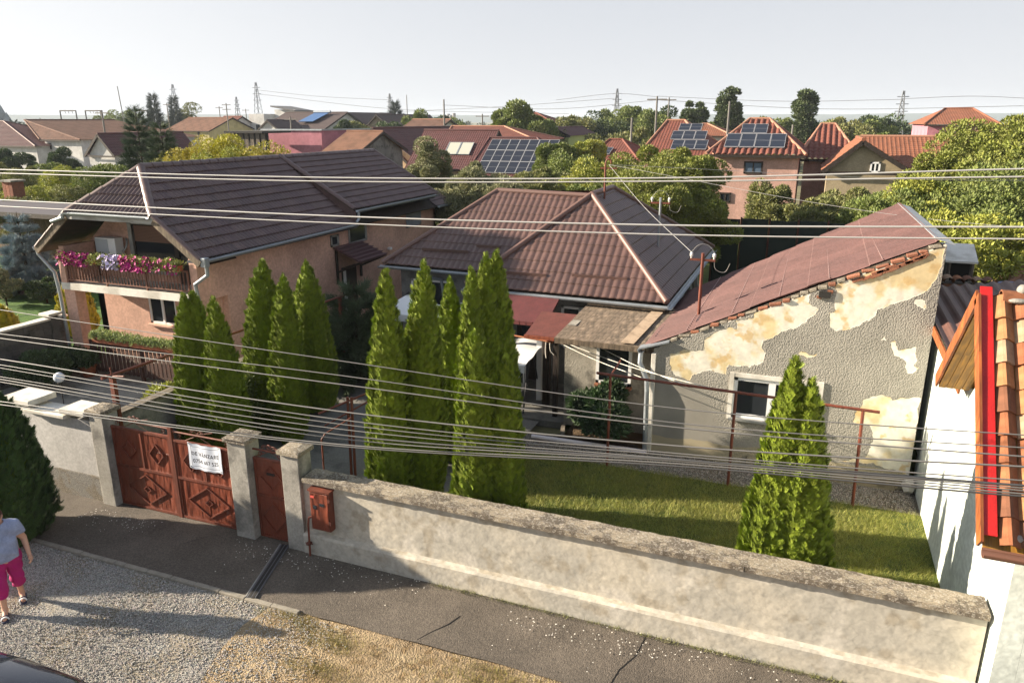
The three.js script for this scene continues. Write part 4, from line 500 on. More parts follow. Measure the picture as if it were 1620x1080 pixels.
function tent(label, u, v, y0, y1, w, d) { const t = thing('party_tent', label, 'tent', [u, 0, v]); const m = M(L3(.76, .77, .78), { r: .7 }); const P = [[-w, -d], [w, -d], [w, d], [-w, d]].map(([a, b]) => V(u + a, y0, v + b)), A = V(u, y1, v); part(t, 'roof', P.map((p, i) => poly3([p, P[(i + 1) % 4], A], .004)), m); part(t, 'valance', P.map((p, i) => { const q = P[(i + 1) % 4]; return poly3([p, q, q.clone().add(new THREE.Vector3(0, -.2, 0)), p.clone().add(new THREE.Vector3(0, -.2, 0))], .004, new THREE.Vector3(0, 0, 1)); }), m); P.forEach((p) => part(t, 'pole', rod(new THREE.Vector3(p.x, 0, p.z), p, .02), mZinc)); part(t, 'peak_cap', new THREE.ConeGeometry(.09, .08, 8).translate(u, y1 + .04, -v), mDark); }
tent('white party tent with pointed roof in front of the bungalow window', -9.0, 18.6, 1.9, 2.3, .9, .8); tent('lower white party tent beyond the thujas beside the bungalow', -10.6, 18.9, 1.85, 2.3, .7, .7);
solo('plastic_pipe', 'long pale plastic pipe lying on the gravel by the annexe bed', 'pipe', (() => { const A = V(-5.4, .1, 15.2), B = V(-2.72, .09, 15.32); return [rod(A, B, .055, 12)]; })(), M(L3(.66, .60, .62), { r: .6 }));
solo('edging_plank', 'weathered plank edging the soil bed beside the patio', 'plank', beam(V(-4.95, .09, 16.25), V(-4.75, .09, 15.5), .1, .07), mOldWood); solo('edging_beam', 'long dark wooden beam edging the soil bed along the gravel', 'beam', beam(V(-4.85, .08, 15.47), V(-2.95, .08, 15.5), .07, .09), mBrownDark);
// clothes ropes
for (const [a, b, s] of [[V(-5.3, 2.05, 16.6), V(-2.6, 2.1, 14.45), .05], [V(-4.15, 2.12, 16.3), V(-1.8, 2.08, 14.45), .06], [V(-5.3, 2.1, 16.6), V(-1.2, 2.07, 14.45), .1]]) solo('clothes_rope', 'pale clothes rope strung from the annexe corner to the rusty frame', 'rope', tube([a, a.clone().lerp(b, .5).add(new THREE.Vector3(0, -s, 0)), b], .009, 16, 5), mWhite, 'clothes ropes');
// ---------- terrace of the salmon house ----------
{ const mRail = M(L3(.12, .05, .035), { map: 'wood', size: .6, r: .8 }); const t = thing('porch_railing', 'brown slatted railing round the porch of the salmon house', 'railing', [-16.9, .1, 15.0]); part(t, 'handrail', [box(-18.9, -15.3, .98, 1.05, 14.92, 15.0)], mRail); part(t, 'bottom_rail', box(-18.9, -15.3, .2, .26, 14.94, 14.98), mRail); for (let u = -18.85; u < -15.3; u += .15) part(t, 'slat', box(u, u + .10, .16, .98, 14.945, 14.97), mRail); for (const u of [-18.95, -17.1, -15.3]) part(t, 'post', box(u - .04, u + .04, .02, 1.1, 14.92, 15.0), mRail); }
function planter(u0, u1, y, v, label) { const t = thing('flower_box', label, 'flower box', [(u0 + u1) / 2, y, v], 'flower boxes on the salmon house'); part(t, 'trough', box(u0, u1, y, y + .16, v - .09, v + .09, .015), mTerracotta); part(t, 'soil', box(u0 + .02, u1 - .02, y + .15, y + .165, v - .07, v + .07), mSoil); return t; }
function globe(u, v, y) { const t = thing('garden_globe_lamp', 'white garden globe lamp on a spike in the dark border', 'garden lamp', [u, 0, v], 'globe lamps in the border'); part(t, 'globe', new THREE.SphereGeometry(.13, 18, 12).translate(u, y, -v), M(L3(.62, .68, .78), { r: .25 })); part(t, 'spike', rod(V(u, 0, v), V(u, y - .1, v), .014), mDark); part(t, 'collar', new THREE.CylinderGeometry(.05, .06, .05, 10).translate(u, y - .13, -v), mDark); }
globe(-16.9, 12.3, 1.05); globe(-17.1, 10.6, 1.0); globe(-17.5, 10.0, 1.1);
{ const t = thing('picket_fence', 'short dark picket fence beside the neighbouring front wall', 'fence', [-15.6, 0, 9.5]); for (let u = -17.2; u < -14.35; u += .16) part(t, 'picket', box(u, u + .07, .1, 1.55 + .06 * Math.sin(u * 3), 9.45, 9.475), mBrownDark); part(t, 'rail', box(-17.25, -14.3, .5, .56, 9.476, 9.51), mBrownDark); part(t, 'rail', box(-17.25, -14.3, 1.2, 1.26, 9.476, 9.51), mBrownDark); part(t, 'post', box(-14.42, -14.34, 0, 1.75, 9.42, 9.52), mBrownDark); }

// ---------- overhead cables ----------
const mCableWhite = M(L3(.40, .395, .39), { r: .5 }), mCable = M(L3(.13, .127, .125), { r: .45 }), mCableDark = M(L3(.05, .05, .052), { r: .5 });
function cable(name, label, group, px, v, r, mat) { const xs = [-260, 0, 540, 1080, 1620, 1900], ys = [px[0] - (px[1] - px[0]) * .5, ...px, px[3] + (px[3] - px[2]) * .4]; const pts = xs.map((x, i) => hv(x, ys[i], { v })); const g = new THREE.TubeGeometry(new THREE.CatmullRomCurve3(pts, false, 'centripetal'), 90, r * .74, 6); solo(name, label, 'cable', g, mat, group); }
for (const [ys, r] of [[[268, 281, 281, 267], .0115], [[274, 287, 286.5, 279.5], .0115]]) cable('power_cable', 'pale cable of the upper pair strung high above the yards', 'upper cable pairs', ys, 7.7, r, mCableWhite);
for (const [ys, r] of [[[316, 342, 356.5, 359], .013], [[326, 353, 371.5, 378], .0105]]) cable('power_cable', 'pale cable of the second pair strung across the salmon house roof', 'second cable pair', ys, 7.7, r, mCableWhite);
for (const [ys, r, v] of [[[490, 571, 647, 688], .008, 7.9], [[528, 594, 670, 708], .008, 7.9], [[535, 608, 677, 722], .010, 7.8], [[568, 651, 706, 738], .012, 7.8], [[577, 664, 718, 760], .009, 7.8], [[582, 671, 722, 767], .008, 7.9], [[596, 679, 727, 772], .008, 7.7], [[604, 694, 730, 776], .009, 7.8], [[635, 703, 734, 781], .010, 7.8]]) cable('telephone_cable', 'thin grey cable in the lower bundle sagging in front of the gate and thujas', 'lower cable bundle', ys, v * .76, r * .8, mCable);
cable('telephone_cable', 'thick black cable in the lower bundle crossing before the white house', 'lower cable bundle', [600, 688, 728, 768], 5.8, .011, mCableDark); cable('telephone_cable', 'black slack cable lowest in the bundle before the white house', 'lower cable bundle', [640, 706, 738, 785], 5.8, .0095, mCableDark);
{ const A = V(-5.45, 5.95, 21.9); for (const [B, s] of [[V(-2.25, 4.35, 17.0), .12], [V(11, 4.9, 19), .5], [V(17, 6.3, 30), .6]]) solo('service_wire', 'slack service wire running from the bungalow mast over the roofs', 'wire', tube([A, A.clone().lerp(B, .5).add(new THREE.Vector3(0, -s, 0)), B], .005, 20, 5), mCableWhite, 'service wires'); }

// ---------- dark car at the edge of the gravel ----------
{ const t = thing('parked_car', 'dark blue car parked on the gravel', 'car', [-8.0, 0, 3.9]); const paint = new THREE.MeshPhysicalMaterial({ color: L3(.012, .014, .024), roughness: .25, clearcoat: 1, clearcoatRoughness: .05, side: THREE.DoubleSide }), tyre = M(L3(.02, .02, .02), { r: .9 });
  // body lofted along the length (x), car faces left
  const prof = (pts, halfs, n = 10) => { const pos = [], idx = []; const ring = (i) => { const [x, yl, yh, w, tw] = pts[i]; const o = []; for (let k = 0; k <= n; k++) { const a = k / n * Math.PI; const c = Math.cos(a), s = Math.sin(a), y = lerp(yl, yh, Math.pow(s, .35)), ww = lerp(w, tw, Math.pow(s, 3)); o.push([x, y, Math.sign(c) * Math.pow(Math.abs(c), .35) * ww]); } return o; }; const R = pts.map((_, i) => ring(i)); R.forEach((r) => r.forEach((p) => pos.push(...p))); for (let i = 0; i + 1 < R.length; i++) for (let k = 0; k < n; k++) { const a = i * (n + 1) + k, b = a + n + 1; idx.push(a, b, a + 1, a + 1, b, b + 1); } const g = new THREE.BufferGeometry(); g.setAttribute('position', new THREE.Float32BufferAttribute(pos, 3)); g.setIndex(idx); g.computeVertexNormals(); return g; };
  const body = prof([[-2.1, .35, .6, .7, .6], [-2.05, .25, .75, .82, .7], [-1.4, .2, .9, .88, .78], [-.6, .2, .96, .89, .8], [.6, .2, .98, .89, .8], [1.6, .2, .98, .88, .78], [2.05, .25, .92, .82, .7], [2.12, .4, .75, .7, .6]]), cab = prof([[-.95, .9, .95, .8, .74], [-.25, .9, 1.42, .78, .56], [.3, .9, 1.47, .78, .56], [1.1, .9, 1.45, .78, .56], [1.75, .9, 1.15, .76, .62], [1.95, .9, .96, .74, .66]], 0, 16);
  const P = (g) => g.translate(-8.0, 0, -3.9);
  part(t, 'body', P(body), paint); part(t, 'cabin', P(cab), paint); for (const s of [-1, 1]) part(t, 'side_window', P(new THREE.PlaneGeometry(1.7, .3).rotateY(s > 0 ? 0 : Math.PI).rotateX(-s * .4).translate(.35, 1.16, s * .735)), mGlass); part(t, 'windscreen', P(new THREE.PlaneGeometry(1.15, .72).rotateY(-Math.PI / 2).rotateZ(-.95).translate(-.62, 1.2, 0)), mGlass);
  for (const x of [-1.3, 1.3]) for (const z of [-.8, .8]) { const w = part(t, 'wheel', P(new THREE.TorusGeometry(.23, .09, 10, 24).translate(x, .31, z)), tyre); part(w, 'rim', P(new THREE.CylinderGeometry(.2, .2, .1, 16).rotateX(Math.PI / 2).translate(x, .31, z)), mZinc); }
  for (const z of [-.6, .6]) { part(t, 'headlight', P(new THREE.SphereGeometry(.13, 10, 8).scale(.5, .6, 1.2).translate(-2.03, .68, z)), mPlasticWhite); part(t, 'tail_light', P(new THREE.SphereGeometry(.12, 10, 8).scale(.4, 1, 1).translate(2.06, .78, z)), mRed); } }
// ---------- vegetation builders ----------
const leafMat = (r, g, b, tr = .25) => new THREE.MeshPhysicalMaterial({ color: L3(r, g, b), roughness: .75, transmission: tr, thickness: 0, side: THREE.DoubleSide });
const plantMat = (r, g, b) => M(L3(r, g, b), { r: .8 });
function triGeo(tris) { const g = new THREE.BufferGeometry(); g.setAttribute('position', new THREE.Float32BufferAttribute(tris.flat(2), 3)); g.computeVertexNormals(); return g; }
const sprayGeo = (() => { const t = [], fl = (x, y, z, a, l, w) => { const dx = Math.sin(a), dy = Math.cos(a); t.push([[x - dy * w, y + dx * w, z], [x + dy * w, y - dx * w, z + .004], [x + dx * l, y + dy * l, z + .012]]); }; fl(0, 0, 0, 0, .17, .016); for (const [h, a, l] of [[.02, .75, .09], [.035, -.7, .10], [.065, .62, .085], [.08, -.58, .08], [.105, .45, .06], [.115, -.42, .055]]) fl(0, h, 0, a, l, .014); fl(.02, .03, .01, .35, .12, .013); fl(-.02, .03, -.01, -.35, .11, .013); return triGeo(t); })();
const leafGeo = (w, l, n = 3) => { const t = []; const a = [0, 0, 0], b = [w * .5, l * .42, w * .12], c = [0, l, -.02 * l], d = [-w * .5, l * .42, w * .12]; t.push([a, b, c], [a, c, d]); return triGeo(t); };
const clusterGeo = (w, l) => { const t = []; for (let i = 0; i < 5; i++) { const A = i / 5 * 6.283 + .4, tilt = .5 + .35 * hash(i, 3), e = new THREE.Euler(tilt, A, .3 * hash(i, 8), 'YXZ'), o = [l * .35 * Math.sin(A), l * .2 * hash(i, 5), l * .35 * Math.cos(A)]; const g = leafGeo(w, l).attributes.position; for (let k = 0; k < g.count; k += 3) t.push([0, 1, 2].map((q) => { const p = new THREE.Vector3().fromBufferAttribute(g, k + q).applyEuler(e); return [p.x + o[0], p.y + o[1], p.z + o[2]]; })); } return triGeo(t); };
const G = { leafS: clusterGeo(.05, .10), leafMS: clusterGeo(.062, .12), leafM: clusterGeo(.075, .15), leafL: clusterGeo(.12, .22), leafXL: clusterGeo(.24, .42), needle: (() => { const t = []; for (let i = 0; i < 7; i++) { const a = i / 7 * 6.283, x = .035 * Math.cos(a), z = .035 * Math.sin(a); t.push([[0, .02 * i, 0], [.006, .02 * i + .012, 0], [x, .02 * i + .06, z]]); t.push([[0, .02 * i, 0], [0, .02 * i + .012, .006], [-x, .02 * i + .055, -z]]); } return triGeo(t); })(), blade: (() => { const t = []; for (let i = 0; i < 6; i++) { const a = i * 1.7, r = .018 + .03 * hash(i, 1), h = .05 + .05 * hash(i, 2), x = r * Math.cos(a), z = r * Math.sin(a); t.push([[x - .004, 0, z], [x + .004, 0, z + .003], [x * 2.6, h, z * 2.6]]); } return triGeo(t); })() };
const iM = new THREE.Matrix4(), iQ = new THREE.Quaternion(), iP = new THREE.Vector3(), iS = new THREE.Vector3(), iC = new THREE.Color();
function scatter(parent, name, geo, mat, items, kind = 'stuff', tint = .25) {   // items: [position, quaternion, scale]
  const m = new THREE.InstancedMesh(geo, mat, items.length);
  items.forEach(([p, q, s], i) => { iM.compose(p, q, iS.set(s, s, s)); m.setMatrixAt(i, iM); const k = 1 + tint * (rnd() - .5) * 2; iC.setRGB(k * (1 + tint * .5 * (rnd() - .5)), k, k * (1 + tint * .4 * (rnd() - .5))); m.setColorAt(i, iC); });
  m.name = name; m.castShadow = m.receiveShadow = true; m.userData.kind = kind; (parent || scene).add(m); return m;
}
const lookQ = (dir, roll) => new THREE.Quaternion().setFromUnitVectors(YUP, dir.clone().normalize()).multiply(new THREE.Quaternion().setFromAxisAngle(YUP, roll));
const faceQ = (up, nx, nz) => { const y = up.clone().normalize(), z = new THREE.Vector3(nx, 0, nz); z.addScaledVector(y, -z.dot(y)).normalize(); const x = y.clone().cross(z); return new THREE.Quaternion().setFromRotationMatrix(iM.makeBasis(x, y, z)); };
const mBark = M(L3(.10, .075, .05), { map: 'wood', size: .5, r: 1 });

const mThuja = leafMat(.18, .24, .013, .04), mThujaIn = plantMat(.18, .24, .013);
function thuja(label, u, v, H, R, { n = 9000, group, sharp = 2.3, base = .1, mat = mThuja, name = 'thuja', s = 1 } = {}) {
  const t = thing(name, label, 'conifer', [u, 0, v], group), sd = Math.floor(hash(u * 100 | 0, v * 100 | 0, 5) * 999), lx = rr(-.05, .05), lz = rr(-.05, .05);
  const rad = (k) => R * Math.pow(Math.max(0, 1 - Math.pow(k, sharp)), .78) * (.80 + .20 * sstep(0, .18, k)) * (k < .02 ? .9 : 1);
  const lump = (a, y) => { const c = 3 + Math.cos(a) * 2.1, d = 3 + Math.sin(a) * 2.1; const f = noise2(c * 2.6 + sd, d * 2.6 + y * .9, 11) * .6 + noise2(c * 6 + sd, d * 6 + y * 2.2, 12) * .4; return f; };
  const items = []; let guard = 0;
  while (items.length < n * .55 && guard++ < n * 6) { const k = Math.pow(rnd(), 1.12), y = base + k * (H - base), a = rr(0, 6.2832), r0 = rad(k); if (rnd() > (r0 / R) + .06) continue; const r = r0 * (.74 + .28 * lump(a, y)) * rr(.93, 1.02), d = new THREE.Vector3(Math.cos(a) * .3 + rr(-.15, .15), rr(.8, 1.1), Math.sin(a) * .3 + rr(-.15, .15)); items.push([new THREE.Vector3(Math.cos(a) * r + lx * y, y - .06, Math.sin(a) * r + lz * y), faceQ(d, Math.cos(a) + rr(-.5, .5), Math.sin(a) + rr(-.5, .5)), rr(.55, .9) * s]); }
  while (items.length < n && guard++ < n * 7) { const k = Math.pow(rnd(), 1.12), y = base + k * (H - base), a = rr(0, 6.2832), r0 = rad(k); if (rnd() > (r0 / R) + .06) continue; const f = lump(a, y), r = r0 * (.74 + .28 * f), o = new THREE.Vector3(Math.cos(a), 0, Math.sin(a)), len = rr(.05, .12) * Math.min(1, .4 + r0 * 1.6), d = new THREE.Vector3(o.x * .38 + rr(-.15, .15), rr(.8, 1.2), o.z * .38 + rr(-.15, .15)).normalize(), m = 9 + Math.floor(rnd() * 8);
    for (let q = 0; q < m; q++) { const h = rnd(), w = .05 * (1.1 - h); items.push([new THREE.Vector3(o.x * r + d.x * h * len + rr(-w, w) + lx * y, y - .08 + d.y * h * len * 1.3, o.z * r + d.z * h * len + rr(-w, w) + lz * y), faceQ(new THREE.Vector3(d.x + rr(-.3, .3), d.y, d.z + rr(-.3, .3)), o.x + rr(-.8, .8), o.z + rr(-.8, .8)), rr(.45, .8) * s]); } }
  for (let i = 0; i < 24; i++) items.push([new THREE.Vector3(rr(-.03, .03) + lx * H, H - rr(.02, .25), rr(-.03, .03) + lz * H), lookQ(new THREE.Vector3(rr(-.2, .2), 1, rr(-.2, .2)), rr(0, 6)), rr(.6, .9)]);
  scatter(t, 'foliage', sprayGeo, mat, items);
  const pts = []; for (let i = 0; i <= 16; i++) { const k = i / 16; pts.push(new THREE.Vector2(Math.max(.004, rad(k) * .72), base + k * (H - base) * .97)); } const core = new THREE.LatheGeometry(pts, 14), p = core.attributes.position; for (let i = 0; i < p.count; i++) { const x = p.getX(i), y = p.getY(i), z = p.getZ(i), f = .80 + .32 * lump(Math.atan2(z, x), y); p.setXYZ(i, x * f + lx * y, y, z * f + lz * y); } core.computeVertexNormals(); core.translate(V(u, 0, v).x, 0, V(u, 0, v).z); part(t, 'inner_growth', core, mThujaIn);
  part(t, 'trunk', rod(V(u, -.05, v), V(u, base + .4, v), .07, 7, .05), mBark); return t;
}
function tops(px, py, v) { const p = hit(px, py, { v }); return [p.u, p.y]; }
{ const row = 'thujas along the boundary wall', add = (px, py, v, R, label, group, o = {}) => { const [u, y] = tops(px, py, v); return thuja(label, u, v, y + .03, R * 1.1, { group, ...o }); };
  for (const [x, y, v, R] of [[284, 472, 11.4, .36], [310, 463, 11.75, .40], [342, 476, 11.5, .40], [394, 430, 13.3, .42], [414, 414, 13.8, .46], [436, 440, 13.1, .40], [484, 419, 15.0, .56]]) add(x, y, v, R, 'dense dark thuja in the row along the boundary wall of the driveway', row);
  const mid = 'tall thujas before the bungalow'; for (const [x, y, v, R] of [[602, 433, 10.75, .40], [648, 421, 11.2, .46], [680, 446, 14.0, .36], [706, 443, 13.6, .40], [762, 404, 13.4, .44], [745, 430, 12.9, .34], [790, 401, 13.7, .44]]) add(x, y, v, R, 'tall slender thuja in the clump before the grey bungalow', mid, { n: 10000 });
  add(752, 527, 10.35, .40, 'short thuja just behind the wall coping with a thin post beside it', 'short thujas behind the coping', { n: 9500 }); add(797, 572, 10.4, .33, 'short thuja just behind the wall coping with a thin post beside it', 'short thujas behind the coping', { n: 8000 });
  add(1257, 575, 10.65, .5, 'bushy thuja standing before the peeling gable window', 'twin thujas before the gable', { n: 12000, sharp: 1.55 }); add(1303, 612, 10.5, .45, 'bushy thuja standing before the peeling gable window', 'twin thujas before the gable', { n: 9000, sharp: 1.6 });
  thuja('broad rounded thuja on the gravel beside the walking person', -12.85, 7.55, 3.05, 1.1, { n: 20000, sharp: 2.6, base: .08, mat: leafMat(.05, .105, .02, .12) });
  thuja('unseen broad thuja added beyond the walking person to shadow the gravel', -16.9, 5.9, 3.0, 1.0, { n: 5000, sharp: 3, s: 1.6 }); }  // out of view, added as an occluder for the shadow across the gravel

// broad-leaved trees
function tree(label, u, v, H, rx, ry, rz, { n = 4200, geo = G.leafM, mat, group, clumps = 34, trunk = .12, name = 'tree', cat = 'tree', spread = .27, tilt = 0 } = {}) {
  const t = thing(name, label, cat, [u, 0, v], group), cy = H - ry, C = []; for (let i = 0; i < clumps; i++) { const a = rr(0, 6.283), z = rr(-.85, 1), q = Math.sqrt(1 - z * z), r = Math.pow(rnd(), .4) * rr(.7, 1.0); C.push([rx * q * Math.cos(a) * r, cy + ry * z * r, rz * q * Math.sin(a) * r, rr(.4, 1.3)]); }
  const items = []; const sc = spread * Math.min(rx, ry, rz);
  for (let i = 0; i < n; i++) { const c = C[Math.floor(rnd() * C.length)], w = sc * c[3]; let dx, dy, dz; do { dx = rr(-1, 1); dy = rr(-1, 1); dz = rr(-1, 1); } while (dx * dx + dy * dy + dz * dz > 1); const L = Math.hypot(dx, dy, dz) || 1, k = Math.pow(L, .3) / L * w; const p = new THREE.Vector3(c[0] + dx * k * 1.2, c[1] + dy * k, c[2] + dz * k * 1.2); if (p.y < .05) p.y = rr(.05, .3); items.push([p, lookQ(new THREE.Vector3(dx + rr(-.5, .5), Math.abs(dy) * .8 + rr(.1, .7), dz + rr(-.5, .5)), rr(0, 6.28)), rr(.75, 1.25)]); }
  scatter(t, 'crown', geo, mat, items, 'stuff', .3);
  const g = [rod(V(u, -.06, v), V(u, cy, v), trunk, 7, trunk * .5)]; for (const c of C) g.push(rod(V(u, Math.max(.3, Math.min(cy * .9, c[1] - ry * .5)), v), V(u + c[0] * .95, c[1], v - c[2] * .95), trunk * .26, 4, trunk * .07)); part(t, 'trunk', g, mBark); return t;
}
function spruce(label, u, v, H, R, mat, { n = 3200, group, s = 1 } = {}) {
  const t = thing('spruce', label, 'conifer', [u, 0, v], group), items = [], tiers = Math.round(H * 2.3), g = [rod(V(u, -.05, v), V(u, H, v), .1, 7, .01)];
  for (let i = 0; i < tiers; i++) { const k = i / tiers, y = .25 + k * (H - .3), r = R * Math.pow(1 - k, .85) * (.85 + .25 * hash(i, 7)), nb = Math.max(4, Math.round(9 * (1 - k) + 3)); for (let b = 0; b < nb; b++) { const a = b / nb * 6.283 + hash(i, b) * .9 + i, L = r * (.8 + .35 * hash(b, i, 4)), ex = Math.cos(a) * L, ez = Math.sin(a) * L, dip = -.16 * L + .12 * (k > .7 ? 1 : 0); g.push(rod(V(u, y, v), V(u + ex, y + dip, v - ez), .018, 4, .005)); const m = Math.max(5, Math.round(n / (tiers * 7) * L / R * 1.6)); for (let q = 0; q < m; q++) { const f = rr(.15, 1), w = (1 - f) * .13 * L + .03; items.push([new THREE.Vector3(ex * f + rr(-w, w), y + dip * f * f + rr(-.03, .06), ez * f + rr(-w, w)), lookQ(new THREE.Vector3(ex / (L + .01) + rr(-.5, .5), .55 + rr(-.3, .5), ez / (L + .01) + rr(-.5, .5)), rr(0, 6)), rr(1.0, 1.9) * s]); } } }
  scatter(t, 'needles', G.needle, mat, items, 'stuff', .2); part(t, 'trunk', g, mBark); return t;
}
const mLeaf = { mid: leafMat(.155, .195, .035), lime: leafMat(.29, .31, .04), grey: leafMat(.23, .235, .115), dark: leafMat(.055, .09, .025), yellow: leafMat(.36, .32, .04), walnut: leafMat(.20, .225, .03), far: M(L3(.05, .075, .028), { r: 1 }), olive: leafMat(.19, .20, .055), gold: leafMat(.36, .34, .02) };
// garden of the salmon house's neighbour
spruce('blue spruce in the neighbouring garden beyond the block wall', -31.0, 22, 3.5, 1.45, plantMat(.19, .25, .28), { n: 7000, s: 1.5 });
thuja('golden conifer beside the block wall and the salmon column', -23.4, 18.0, 2.25, .8, { n: 4200, sharp: 1.2, mat: leafMat(.40, .36, .018, .25), name: 'golden_conifer', s: 1.3 }); thuja('golden conifer in the garden at the open end of the block wall', -22.9, 15.2, 1.7, .7, { n: 3500, sharp: 1.3, mat: leafMat(.40, .36, .018, .25), name: 'golden_conifer', s: 1.3 });
const bush = (label, px, py, v, w, h, mat, o = {}) => { const p = hit(px, py, { v }); return tree(label, p.u, v, h, w, h * .5, w * .9, { n: 1300, geo: G.leafS, clumps: 16, mat, trunk: .04, name: 'shrub', cat: 'shrub', spread: .42, ...o }); };
bush('rounded dark shrub by the blue spruce', 68, 445, 21, .8, 1.0, mLeaf.dark); bush('silvery shrub at the foot of the blue spruce', 2, 440, 20, .6, 1.4, mLeaf.grey); bush('low purple shrub edging the garden rocks', 48, 470, 21.6, 1.0, .45, leafMat(.07, .022, .03));
bush('dark border shrub against the block wall', 62, 540, 13.6, .55, 1.3, mLeaf.dark); bush('dark border shrub beside the salmon column', 95, 545, 14.6, .4, .9, mLeaf.dark); bush('thin dark border shrub near the globe lamp', 28, 545, 13.0, .35, 1.1, mLeaf.dark);
bush('leafy green bush under the annexe window', 950, 640, 15.95, .72, 1.25, leafMat(.035, .075, .02), { n: 2600, geo: G.leafM }); bush('climbing rose bush between the thujas', 378, 590, 12.9, .6, 1.7, mLeaf.mid, { n: 1600 }); bush('climbing vine on the boundary wall', 252, 612, 11.6, .42, 1.9, mLeaf.lime, { n: 700 });
spruce('dark low pine between driveway and salmon house', -11.6, 17.6, 2.9, 1.7, plantMat(.06, .085, .04), { n: 4200, s: 1.8 });
{ const t = thing('garden_rock', 'pale rocks edging the neighbouring lawn', 'rock', [-30, 0, 22]); for (let i = 0; i < 7; i++) part(t, 'stone', new THREE.DodecahedronGeometry(rr(.16, .34), 0).scale(1.3, .7, 1).translate(-31.6 + i * .42, .12, -21.8 + rr(-.3, .3)), mWhite); }
{ const t = thing('flower_pot', 'terracotta pot with leafy plant at the salmon column', 'flower pot', [-19.0, 0, 14.75]); part(t, 'pot', new THREE.LatheGeometry([[0, 0], [.16, 0], [.22, .3], [.25, .3], [.25, .34], [.2, .34], [.19, .1], [0, .1]].map(([a, b]) => new THREE.Vector2(a, b)), 16).translate(-19.0, .03, -14.75), mTerracotta); const it = []; for (let i = 0; i < 260; i++) it.push([new THREE.Vector3(rr(-.3, .3), rr(.35, .75), rr(-.3, .3)), lookQ(new THREE.Vector3(rr(-1, 1), 1, rr(-1, 1)), rr(0, 6)), rr(.8, 1.3)]); scatter(t, 'foliage', G.leafS, mLeaf.dark, it); }
// flower boxes on balcony and porch
const petGeo = (() => { const t = []; for (let i = 0; i < 5; i++) { const a = i / 5 * 6.283, b = a + .75; t.push([[0, 0, 0], [.05 * Math.cos(a), .018, .05 * Math.sin(a)], [.05 * Math.cos(b), .018, .05 * Math.sin(b)]]); t.push([[0, 0, 0], [.05 * Math.cos(b), .018, .05 * Math.sin(b)], [.045 * Math.cos(a + 1.25), .018, .045 * Math.sin(a + 1.25)]]); } return triGeo(t); })();
const petunia = M(L3(.40, .012, .17), { r: .7 }), petWhite = M(L3(.55, .48, .68), { r: .7 }), petLeaf = leafMat(.24, .27, .07);
for (const [a, b, mat, nf, label] of [[-19.8, -18.75, petunia, 95, 'balcony flower box spilling magenta petunias under the air conditioner'], [-18.7, -18.2, petLeaf, 0, 'balcony flower box with only green leaves'], [-18.15, -17.5, petWhite, 90, 'balcony flower box of white and violet petunias'], [-17.45, -16.4, petunia, 120, 'balcony flower box full of magenta petunias before the shutter'], [-16.35, -15.45, petunia, 22, 'balcony flower box of yellow green leaves with few magenta blooms']]) { const t = planter(a, b, 3.3, 15.2, label), it = [], fl = [], w = (b - a) / 2; for (let i = 0; i < 190 * (b - a); i++) it.push([new THREE.Vector3(rr(-w, w), rr(.0, .27), rr(-.16, .2)), lookQ(new THREE.Vector3(rr(-1, 1), rr(-.2, 1), rr(-.2, 1)), rr(0, 6)), rr(.6, 1)]); scatter(t, 'foliage', G.leafS, petLeaf, it); for (let i = 0; i < nf * 1.9; i++) fl.push([new THREE.Vector3(rr(-w, w), rr(-.08, .3), rr(.0, .24)), lookQ(new THREE.Vector3(rr(-.7, .5), rr(.1, .8), rr(.4, 1)), rr(0, 6)), rr(.7, 1.2)]); if (fl.length) scatter(t, 'blossoms', petGeo, mat, fl, 'stuff', .35); }
for (const [a, b] of [[-18.8, -17.4], [-17.35, -15.6]]) { const t = planter(a, b, 1.05, 14.96, 'porch flower box with pale green succulents on the brown railing'), it = [], w = (b - a) / 2; for (let i = 0; i < 420; i++) it.push([new THREE.Vector3(rr(-w, w), rr(.1, .3), rr(-.14, .16)), lookQ(new THREE.Vector3(rr(-1, 1), 1, rr(-1, 1)), rr(0, 6)), rr(.6, 1)]); scatter(t, 'foliage', G.leafS, leafMat(.27, .32, .12), it); }
{ const t = thing('flowering_stalks', 'sparse white flowering stalks in the dark border by the terrace', 'flowers', [-16.2, 0, 10.9]); const it = []; for (let i = 0; i < 26; i++) { const x = rr(-.5, .5), z = rr(-.4, .4), y = rr(.4, .9); part(t, 'stalk', rod(V(-16.2 + x, 0, 10.9 - z), V(-16.2 + x, y, 10.9 - z), .005, 4), mLeaf.mid); it.push([new THREE.Vector3(x, y, z), new THREE.Quaternion(), rr(.7, 1.2)]); } scatter(t, 'blossoms', petGeo, petWhite, it); }
